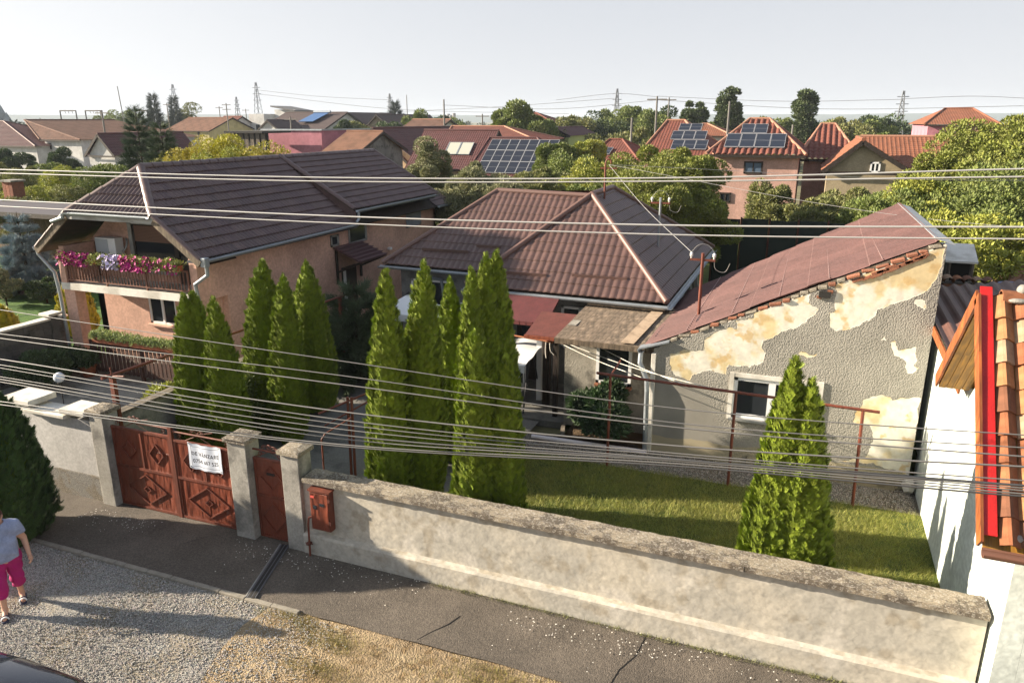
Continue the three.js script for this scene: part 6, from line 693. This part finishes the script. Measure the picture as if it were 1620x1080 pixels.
// poplars and far trees
for (const [x, y, w, h] of [[1153, 131, .95, 8], [1165, 134, .9, 8], [1280, 126, 1.35, 9.5], [1093, 152, .8, 6], [1110, 160, .8, 5]]) { const p = hit(x, y, { v: 118 }); tree('tall columnar poplar standing on the horizon', p.u, 118, p.y, w, (p.y - 1) / 2, w, { n: 2600, geo: G.leafXL, mat: leafMat(.075, .11, .03), clumps: 50, group: 'poplars on the horizon', spread: .55, name: 'poplar' }); }
for (const [x, y, v, w] of [[825, 166, 95, 4.2], [800, 176, 98, 3], [865, 182, 100, 3]]) bgTree('round leafy tree before the far red hipped roof', x, y, v, w, 4, mLeaf.mid, { group: 'round tree far', n: 6120 });
for (const [x, y, v, w] of [[185, 170, 170, 6], [205, 173, 175, 5], [300, 167, 175, 5], [150, 184, 190, 6], [670, 168, 130, 4], [690, 174, 135, 3.5], [720, 184, 160, 4], [910, 178, 120, 4.5], [945, 168, 125, 5.5], [985, 162, 130, 5.5], [1000, 168, 128, 4], [1035, 172, 122, 4], [1060, 164, 125, 4.5], [1130, 176, 130, 4], [1200, 178, 130, 4], [1240, 180, 140, 4], [1330, 184, 150, 4], [1405, 176, 125, 4.5], [1380, 184, 118, 4], [1345, 190, 110, 4], [960, 200, 95, 4], [1010, 198, 92, 3.5], [560, 186, 120, 3], [545, 190, 110, 3], [610, 188, 108, 3]]) bgTree(tone[['dark', 'mid', 'olive'][(x + y) % 3]] + 'tree in the belt along the horizon', x, y, v, w, 5, mLeaf[['dark', 'mid', 'olive'][(x + y) % 3]], { group: 'trees along the horizon', n: 1800, clumps: 26 });
{ const it = []; for (let i = 0; i < 420; i++) { const a = rr(-1.0, .55), r = rr(200, 950), cx = Math.sin(a) * r, cz = -Math.cos(a) * r, h = rr(3, 7.5), w = rr(3, 8); for (let k = 0; k < 34; k++) { const q = rr(0, 6.28), d = Math.sqrt(rnd()); it.push([new THREE.Vector3(cx + Math.cos(q) * d * w, h * Math.sqrt(1 - d * d * .9) * rr(.3, 1), cz + Math.sin(q) * d * w), lookQ(new THREE.Vector3(rr(-1, 1), rr(.2, 1), rr(-1, 1)), rr(0, 6)), rr(2.2, 4.4)]); } } scatter(null, 'far_woodland', G.leafXL, plantMat(.05, .07, .03), it, 'stuff', .3); }
tree('unseen tall tree added beyond the salmon house to shade the bungalow roof', -27.5, 16.2, 10.8, 2.2, .75, 2.5, { n: 4200, geo: G.leafL, mat: mLeaf.mid, clumps: 60, spread: .55, trunk: .2 });  // unseen tree, its thin high crown shaped to shadow the bungalow roof
// ---------- pylons and poles ----------
function pylon(px, top, v, label) { const p = hit(px, top, { v }), H = p.y, w = H * .09, t = thing('pylon', label, 'pylon', [p.u, 0, v], 'lattice pylons'); const m = M(L3(.13, .14, .155), { r: .7 }), leg = (s, q, k) => V(p.u + s * w * (1 - .88 * k), H * k, v + q * w * (1 - .88 * k)), r = v * .00042; for (const s of [-1, 1]) for (const q of [-1, 1]) part(t, 'leg', rod(leg(s, q, 0), leg(s, q, 1), r, 4), m); const br = []; for (let i = 0; i < 9; i++) { const a = i / 9, b = (i + 1) / 9; for (const q of [-1, 1]) { br.push(rod(leg(-1, q, a), leg(1, q, b), r * .7, 3), rod(leg(1, q, a), leg(-1, q, b), r * .7, 3)); } } part(t, 'bracing', br, m); for (const k of [.66, .78, .9]) part(t, 'crossarm', rod(V(p.u - H * .11 * (1.2 - k * .4), H * k, v), V(p.u + H * .11 * (1.2 - k * .4), H * k, v), r, 4), m); }
for (const [x, y, v, l] of [[272, 133, 300, 'lattice pylon behind the far dark spruce'], [404, 130, 340, 'tallest lattice pylon above the white cubic house'], [373, 153, 420, 'slim lattice pylon between the tan roofs and the white cube'], [616, 148, 480, 'faint lattice pylon beside the far fir'], [977, 140, 330, 'lattice pylon above the tree belt'], [1431, 143, 210, 'leaning lattice pylon beside the tree belt and stubble field']]) pylon(x, y, v, l);
function pole(px, top, v, label, arms = 1, lean = 0, r = .16) { const p = hit(px, top, { v }), t = thing('utility_pole', label, 'utility pole', [p.u, 0, v], 'utility poles'); const m = M(L3(.17, .16, .15), { r: .9 }); part(t, 'mast', rod(V(p.u, 0, v), V(p.u + lean, p.y, v), r, 6, r * .65), m); for (let i = 0; i < arms; i++) part(t, 'crossarm', beam(V(p.u - 1.1, p.y - .35 - i * .9, v), V(p.u + 1.1, p.y - .35 - i * .9, v), .14), m); }
for (const [x, y, v, l, a, q] of [[190, 136, 150, 'tall leaning bare pole behind the far wood', 0, -1.1], [160, 174, 72, 'concrete pole beside the patchy brown roof', 1, 0], [357, 163, 130, 'twin armed pole behind the yellow gable', 2, 0], [346, 168, 150, 'small armed pole behind the white gable', 1, 0], [263, 163, 140, 'short dark pole beside the far spruce', 1, 0], [459, 185, 100, 'pole rising before the solar heater roof', 1, 0], [388, 172, 160, 'pole beside the white cubic house', 1, 0], [702, 157, 105, 'dark pole behind the maroon ridge', 0, 0], [643, 150, 200, 'thin mast beside the far fir', 0, 0], [763, 180, 110, 'street lamp pole behind the solar array', 1, 0], [1040, 152, 88, 'tall pole with crossarm behind the stacked panels', 1, 0], [1059, 154, 120, 'second pole with crossarm behind the stacked panels', 1, 0], [1155, 160, 80, 'pale bare pole before the twin poplars', 0, 0], [1000, 186, 82, 'short concrete pole in the tree belt', 0, 0], [1255, 197, 84, 'thin pole behind the pink house ridge', 0, 0]]) pole(x, y, v, l, a, q);
for (const [x0, x1] of [[94, 119], [134, 158], [214, 232]]) { const a = hit(x0, 175, { v: 210 }), b = hit(x1, 175, { v: 210 }); const t = thing('rail_gantry', 'railway overhead line gantry standing at the horizon', 'gantry', [a.u, 0, 210], 'railway gantries'); const m = M(L3(.12, .11, .10), { r: .9 }); part(t, 'post', rod(V(a.u, 0, 210), V(a.u, a.y, 210), .25, 5), m); part(t, 'post', rod(V(b.u, 0, 210), V(b.u, b.y, 210), .25, 5), m); part(t, 'beam', beam(V(a.u, a.y, 210), V(b.u, b.y, 210), .4, .45), m); for (const k of [.3, .5, .75]) part(t, 'hanger', rod(V(lerp(a.u, b.u, k), a.y, 210), V(lerp(a.u, b.u, k) + .5, a.y - 1.1, 210), .12, 4), m); }
for (const [P, v] of [[[[880, 158], [977, 148], [1040, 153]], 300], [[[1040, 152], [1240, 160], [1431, 157]], 190], [[[1431, 156], [1540, 152], [1640, 156]], 190], [[[600, 178], [800, 168], [977, 155]], 330], [[[404, 148], [620, 172], [900, 180]], 340], [[[1040, 158], [1300, 172], [1640, 167]], 160], [[[405, 142], [500, 152], [616, 158]], 400], [[[700, 166], [880, 172], [1040, 158]], 110]]) solo('transmission_line', 'thin high voltage line strung between the far pylons', 'power line', tube(P.map(([x, y]) => hv(x, y, { v })), v * .00028, 24, 4), M(L3(.22, .23, .25), { r: .8 }), 'far transmission lines');
{ const t = thing('water_towers', 'cluster of pale silos far away on the horizon', 'silos', [hit(712, 180, { v: 520 }).u, 0, 520]); for (const [x, y] of [[704, 182], [709, 180], [713, 182], [718, 179]]) { const p = hit(x, y, { v: 520 }); part(t, 'silo', new THREE.CylinderGeometry(1.3, 1.3, p.y, 10).translate(p.u, p.y / 2, -520), M(L3(.26, .27, .29))); } }
// ---------- back yard clutter ----------
{ const t = thing('net_fence', 'dark green shade net fence closing the back yard', 'fence', [-2, 0, 33]); const a = hit(1130, 345, { v: 33 }), b = hit(1375, 350, { v: 33 }); for (let i = 0; i < 6; i++) { const u0 = lerp(a.u, b.u + .8, i / 6), u1 = lerp(a.u, b.u + .8, (i + 1) / 6) - .05; part(t, 'net_panel', box(u0, u1, 0, a.y + .04 * (i % 2), 33, 33.03), M(L3(.025, .035, .028), { r: 1 })); part(t, 'post', rod(V(u0, 0, 32.95), V(u0, a.y + .1, 32.95), .04), mIronDark); } }
{ const p = hit(1235, 362, { v: 29 }); const t = thing('covered_stack', 'stack under a dark green tarpaulin before the net fence', 'tarpaulin', [p.u, 0, 29]); part(t, 'cover', box(p.u - .2, p.u + 1.7, 0, 1.55, 29, 30.4, .15), M(L3(.03, .06, .06), { r: .5 })); part(t, 'loose_sheet', poly3([V(p.u + .5, .75, 28.6), V(p.u + 1.3, .6, 28.3), V(p.u + 1.6, .8, 28.7), V(p.u + .8, .9, 28.9)], .02), mWhite); }
{ const p = hit(1180, 380, { v: 28 }); const t = thing('rabbit_hutch', 'old wooden hutch with dark openings in the back yard', 'hutch', [p.u, 0, 28]); part(t, 'body', box(p.u - .6, p.u + .7, .2, 1.1, 28, 28.9), mOldWood); part(t, 'opening', box(p.u - .45, p.u - .05, .5, .95, 27.98, 28), mDark); part(t, 'opening', box(p.u + .15, p.u + .55, .5, .95, 27.98, 28), mDark); part(t, 'roof', box(p.u - .75, p.u + .85, 1.1, 1.18, 27.85, 29.1), mZincOld); }
{ const t = thing('plank_stack', 'grey boards leaning under the bungalow eave', 'boards', [-2.95, 0, 23]); for (let i = 0; i < 7; i++) part(t, 'board', beam(V(-3.15 + .05 * i, 0, 21.2 + i * .7), V(-3.2, 2.4 + .1 * hash(i, 2), 21.3 + i * .7), .24, .05), i % 2 ? mOldWood : mZincOld); }
{ const t = thing('sheet_roof_hutch', 'hutch with white sheet roof behind the peeling house', 'hutch', [3.6, 0, 22]); const a = hit(1497, 412, { v: 21 }), b = hit(1549, 414, { v: 21 }); part(t, 'roof', poly3([V(a.u, a.y, 21), V(b.u, a.y, 21), V(b.u + .1, a.y + .25, 22.4), V(a.u, a.y + .25, 22.4)], .05), mWhite); part(t, 'body', box(a.u + .1, b.u - .1, 0, a.y - .1, 21.3, 22.3), mDark); part(t, 'post', rod(V(b.u - .1, 0, 21.1), V(b.u - .1, a.y, 21.1), .05), mOldWood); part(t, 'post', rod(V(a.u + .1, 0, 21.1), V(a.u + .1, a.y, 21.1), .05), mOldWood); }
{ const t = thing('tile_topped_wall', 'crumbling brick wall topped with old tiles behind the metal roof', 'wall', [4.6, 0, 19]); const a = hit(1493, 447, { v: 19 }), b = hit(1578, 452, { v: 19 }); part(t, 'core', box(a.u, b.u, 0, a.y, 19.05, 19.3), mConcrete); const bk = [.30, .36, .42].map((c) => M(L3(c, c * .45, c * .22), { map: 'mottle', size: .5, r: 1 })); for (let r = 0; r < 8; r++) for (let u = a.u + (r % 2) * .13; u < b.u - .2; u += .26) part(t, 'brick', box(u, u + .245, a.y - .1 - r * .085, a.y - .025 - r * .085, 19 - .02 * hash(r, u * 10), 19.2), bk[Math.floor(rnd() * 3)]); for (let u = a.u - .1; u < b.u; u += .2) part(t, 'coping_tile', new THREE.CylinderGeometry(.12, .12, .42, 6, 1, true, 0, Math.PI).rotateZ(Math.PI / 2).rotateY(Math.PI / 2).translate(u, a.y + .02 + rr(0, .03), -19.1), clay[Math.floor(rnd() * 5)]); part(t, 'pier', box(a.u + .35, a.u + .6, 0, a.y - .05, 18.92, 19.0), mWhite); }
{ const t = thing('blue_barrel', 'blue plastic barrel by the tiled wall behind the white house', 'barrel', [6.0, 0, 19.6]); const p = hit(1600, 455, { v: 19.6 }); part(t, 'drum', new THREE.LatheGeometry([[0, 0], [.28, 0], [.31, .15], [.3, .45], [.31, .75], [.27, .9], [0, .9]].map(([a, b]) => new THREE.Vector2(a, b)), 16).translate(p.u, p.y - .8, -19.6), M(L3(.02, .06, .25), { r: .4 })); part(t, 'stand', box(p.u - .4, p.u + .4, 0, p.y - .8, 19.3, 19.9), mOldWood); }
house({ name: 'tiled_outbuilding', label: 'old tiled outbuilding with grey gutter at the end of the back yard', v: 22, e: [1588, 1760, 470], r: [1640, 1700, 400], type: 'hip', D: 5, roof: 'tan', wall: 'white', ov: .25, rib: .2, course: .3 });
// ---------- the person on the gravel ----------
{ const t = thing('person', 'person in pale blue t-shirt, magenta capri trousers and sandals walking on the gravel', 'person', [-10.72, .02, 6.42]);
  t.rotation.y = Math.atan2(.80, .60);
  const v3 = (a) => new THREE.Vector3(...a);
  const cap = (p, a, b, ra, rb) => { const bx = b[0] - a[0], by = b[1] - a[1], bz = b[2] - a[2], px = p[0] - a[0], py = p[1] - a[1], pz = p[2] - a[2], h = clamp((px * bx + py * by + pz * bz) / (bx * bx + by * by + bz * bz + 1e-9)); return Math.hypot(px - bx * h, py - by * h, pz - bz * h) - lerp(ra, rb, h); };
  const smin = (a, b, k) => { const h = Math.max(k - Math.abs(a - b), 0) / k; return Math.min(a, b) - h * h * k * .25; };
  const ell = (p, c, r) => { const x = (p[0] - c[0]) / r[0], y = (p[1] - c[1]) / r[1], z = (p[2] - c[2]) / r[2], k = Math.hypot(x, y, z); return (k - 1) * Math.min(...r); };
  function mesh(res, c, half, f, smooth = true) { const mc = new MarchingCubes(res, new THREE.MeshStandardMaterial(), false, false, 120000); mc.isolation = 0; const s = mc.size, hs = mc.halfsize; for (let k = 0; k < s; k++) for (let j = 0; j < s; j++) for (let i = 0; i < s; i++) mc.field[i + j * s + k * s * s] = -f([c[0] + (i - hs) / hs * half, c[1] + (j - hs) / hs * half, c[2] + (k - hs) / hs * half]); mc.update(); const n = mc.count * 3, g = new THREE.BufferGeometry(); const pos = new Float32Array(n); for (let i = 0; i < n; i++) pos[i] = mc.positionArray[i] * half + c[i % 3]; g.setAttribute('position', new THREE.BufferAttribute(pos, 3)); g.setAttribute('normal', new THREE.BufferAttribute(new Float32Array(mc.normalArray.slice(0, n)), 3)); return g; }
  const sh = (s) => [s * .185, 1.345, 0], el = { 1: [.285, 1.09, -.04], '-1': [-.28, 1.09, .02] }, wr = { 1: [.325, .87, .10], '-1': [-.31, .87, .14] }, hip = (s) => [s * .10, .86, 0], kn = { 1: [.105, .49, -.02], '-1': [-.10, .50, .16] }, an = { 1: [.11, .11, -.17], '-1': [-.105, .09, .20] }, toe = { 1: [.125, .045, -.02], '-1': [-.115, .035, .37] };
  const torso = (p, e = 0) => { let d = ell(p, [0, 1.22, -.005], [.185 + e, .22 + e, .135 + e]); d = smin(d, ell(p, [0, 1.02, .035], [.19 + e, .19 + e, .17 + e]), .1); d = smin(d, ell(p, [0, .89, -.01], [.185 + e, .14 + e, .15 + e]), .1); for (const s of [-1, 1]) d = smin(d, cap(p, [s * .06, 1.34, 0], sh(s), .075 + e, .062 + e), .08); return d; };
  const arms = (p, e, from, to) => { let d = 9; for (const s of [-1, 1]) { d = Math.min(d, from ? 9 : cap(p, sh(s), el[s], .062 + e, .046 + e)); if (to) d = Math.min(d, cap(p, el[s], wr[s], .045 + e, .029 + e)); } return d; };
  const legs = (p, e) => { let d = 9; for (const s of [-1, 1]) { let q = cap(p, hip(s), kn[s], .098 + e, .064 + e); q = smin(q, cap(p, kn[s], [lerp(kn[s][0], an[s][0], .35), lerp(kn[s][1], an[s][1], .35), lerp(kn[s][2], an[s][2], .35) - .015], .06 + e, .058 + e), .04); q = smin(q, cap(p, kn[s], an[s], .055 + e, .036 + e), .03); d = Math.min(d, q); } return d; };
  const hand = (p, s) => { const w = v3(wr[s]), dir = w.clone().sub(v3(el[s])).normalize(), side = new THREE.Vector3(0, 0, 1).addScaledVector(dir, -dir.z).normalize(), inn = dir.clone().cross(side).multiplyScalar(s); let d = cap(p, wr[s], w.clone().addScaledVector(dir, .075).toArray(), .027, .032); for (let k = 0; k < 4; k++) { const b = w.clone().addScaledVector(dir, .085).addScaledVector(side, (k - 1.5) * .019), m = b.clone().addScaledVector(dir, .035 - .004 * Math.abs(k - 1.2)).addScaledVector(inn, .008), e = m.clone().addScaledVector(dir, .022 - .003 * Math.abs(k - 1.2)).addScaledVector(inn, .026); d = smin(d, Math.min(cap(p, b.toArray(), m.toArray(), .0095, .009), cap(p, m.toArray(), e.toArray(), .009, .0075)), .008); } const tb = w.clone().addScaledVector(dir, .025).addScaledVector(side, .025), tm = tb.clone().addScaledVector(side, .022).addScaledVector(dir, .035), te = tm.clone().addScaledVector(dir, .028).addScaledVector(inn, .012); return smin(d, Math.min(cap(p, tb.toArray(), tm.toArray(), .012, .010), cap(p, tm.toArray(), te.toArray(), .010, .008)), .012); };
  const head = (p) => { let d = ell(p, [0, 1.545, .012], [.077, .112, .096]); d = smin(d, ell(p, [0, 1.475, .035], [.052, .05, .06]), .05); d = smin(d, cap(p, [0, 1.55, .10], [0, 1.522, .125], .012, .016), .02); d = smin(d, cap(p, [-.02, 1.483, .095], [.02, 1.483, .095], .010, .010), .014); for (const s of [-1, 1]) { d = smin(d, ell(p, [s * .08, 1.54, .0], [.012, .03, .018]), .012); d = Math.max(d, -ell(p, [s * .032, 1.552, .108], [.017, .011, .014])); } return smin(d, cap(p, [0, 1.33, -.01], [0, 1.47, .0], .058, .052), .05); };
  const skin = M(L3(.52, .29, .20), { r: .6 });
  const g1 = mesh(96, [0, .78, .03], .80, (p) => { let d = smin(torso(p), arms(p, 0, false, true), .04); d = smin(d, legs(p, 0), .05); for (const s of [-1, 1]) d = smin(d, smin(cap(p, [an[s][0], an[s][1] - .04, an[s][2] - .03], toe[s], .032, .026), cap(p, an[s], toe[s], .036, .022), .03), .03); return smin(d, cap(p, [0, 1.3, 0], [0, 1.45, 0], .06, .052), .05); });
  const g2 = mesh(64, [0, 1.50, .01], .17, head), hands = [1, -1].map((s) => { const w = v3(wr[s]).addScaledVector(v3(wr[s]).sub(v3(el[s])).normalize(), .07); return mesh(56, w.toArray(), .105, (p) => hand(p, s)); });
  const lp = (parent, name, g, m) => { const q = new THREE.Mesh(boxUV(plain(g)), m); q.name = name; q.castShadow = q.receiveShadow = true; parent.add(q); return q; };
  lp(t, 'body', mergeAll([g1, g2, ...hands]), skin);
  const wave = (p) => .006 * Math.sin(p[1] * 38 + p[0] * 22 + p[2] * 9) + .004 * Math.sin(p[0] * 60 + p[1] * 14);
  const shirt = lp(t, 't_shirt', mesh(84, [0, 1.13, .02], .42, (p) => { let d = smin(torso(p, .034), arms(p, .032, false, false), .05) + wave(p); d = Math.max(d, .86 + .02 * Math.sin(p[0] * 9) - p[1]); d = Math.max(d, .088 - Math.hypot(p[0], p[1] - 1.455, p[2] - .02)); const ax = Math.abs(p[0]); d = Math.max(d, (ax - .17) * .34 - (p[1] - 1.18) > 0 && ax > .2 ? (1.20 - p[1]) : -9); return d; }), M(L3(.33, .38, .56), { map: 'mottle', size: .3, r: .95 })); void shirt;
  lp(t, 'capri_trousers', mesh(84, [0, .60, .03], .46, (p) => { let d = smin(legs(p, .026), ell(p, [0, .90, -.005], [.20, .15, .17]), .07) + wave(p); const cut = Math.max(.30 - p[1], p[1] - .98); return Math.max(d, cut); }), M(L3(.36, .008, .13), { r: .9 }));
  lp(t, 'hair', mesh(48, [0, 1.57, -.01], .16, (p) => Math.max(smin(ell(p, [0, 1.565, -.012], [.09, .112, .108]), ell(p, [0, 1.5, -.06], [.075, .07, .05]), .04) + .004 * Math.sin(p[0] * 150 + p[2] * 60), Math.min(.06 - (p[1] - 1.55) * .5, 9) - .0 > 0 && p[2] > .045 && p[1] < 1.60 ? p[2] - .045 : -9)), M(L3(.06, .02, .014), { r: .6 }));
  const gl = lp(t, 'glasses', mergeAll([-1, 1].map((s) => new THREE.TorusGeometry(.024, .004, 6, 16).translate(s * .032, 1.552, .118)).concat([new THREE.BoxGeometry(.02, .005, .005).translate(0, 1.556, .12), ...[-1, 1].map((s) => new THREE.BoxGeometry(.004, .006, .11).translate(s * .072, 1.556, .065))])), mDark); for (const s of [-1, 1]) lp(gl, 'lens', new THREE.CircleGeometry(.022, 14).translate(s * .032, 1.552, .118), M(L3(.25, .16, .14), { r: .1 }));
  for (const s of [-1, 1]) { lp(t, 'eye', new THREE.SphereGeometry(.011, 8, 6).translate(s * .032, 1.552, .097), M(L3(.35, .3, .28), { r: .2 })); const a = an[s], o = toe[s], c = [(a[0] + o[0]) / 2, 0, (a[2] + o[2]) / 2 + .01], sd = lp(t, 'sandal', new RoundedBoxGeometry(.095, .028, .27, 2, .012).rotateX(s > 0 ? .12 : 0).translate(c[0], (s > 0 ? .03 : .012), c[2]), M(L3(.025, .03, .06), { r: .6 })); for (const q of [.03, .075]) lp(sd, 'strap', new THREE.TorusGeometry(.048, .010, 6, 14, Math.PI).scale(1, .95, 1.6).translate(c[0], .028 + (s > 0 ? .015 : 0), c[2] + q), q < .05 ? M(L3(.03, .035, .07)) : mPlasticWhite); } }
renderer.render(scene, camera);
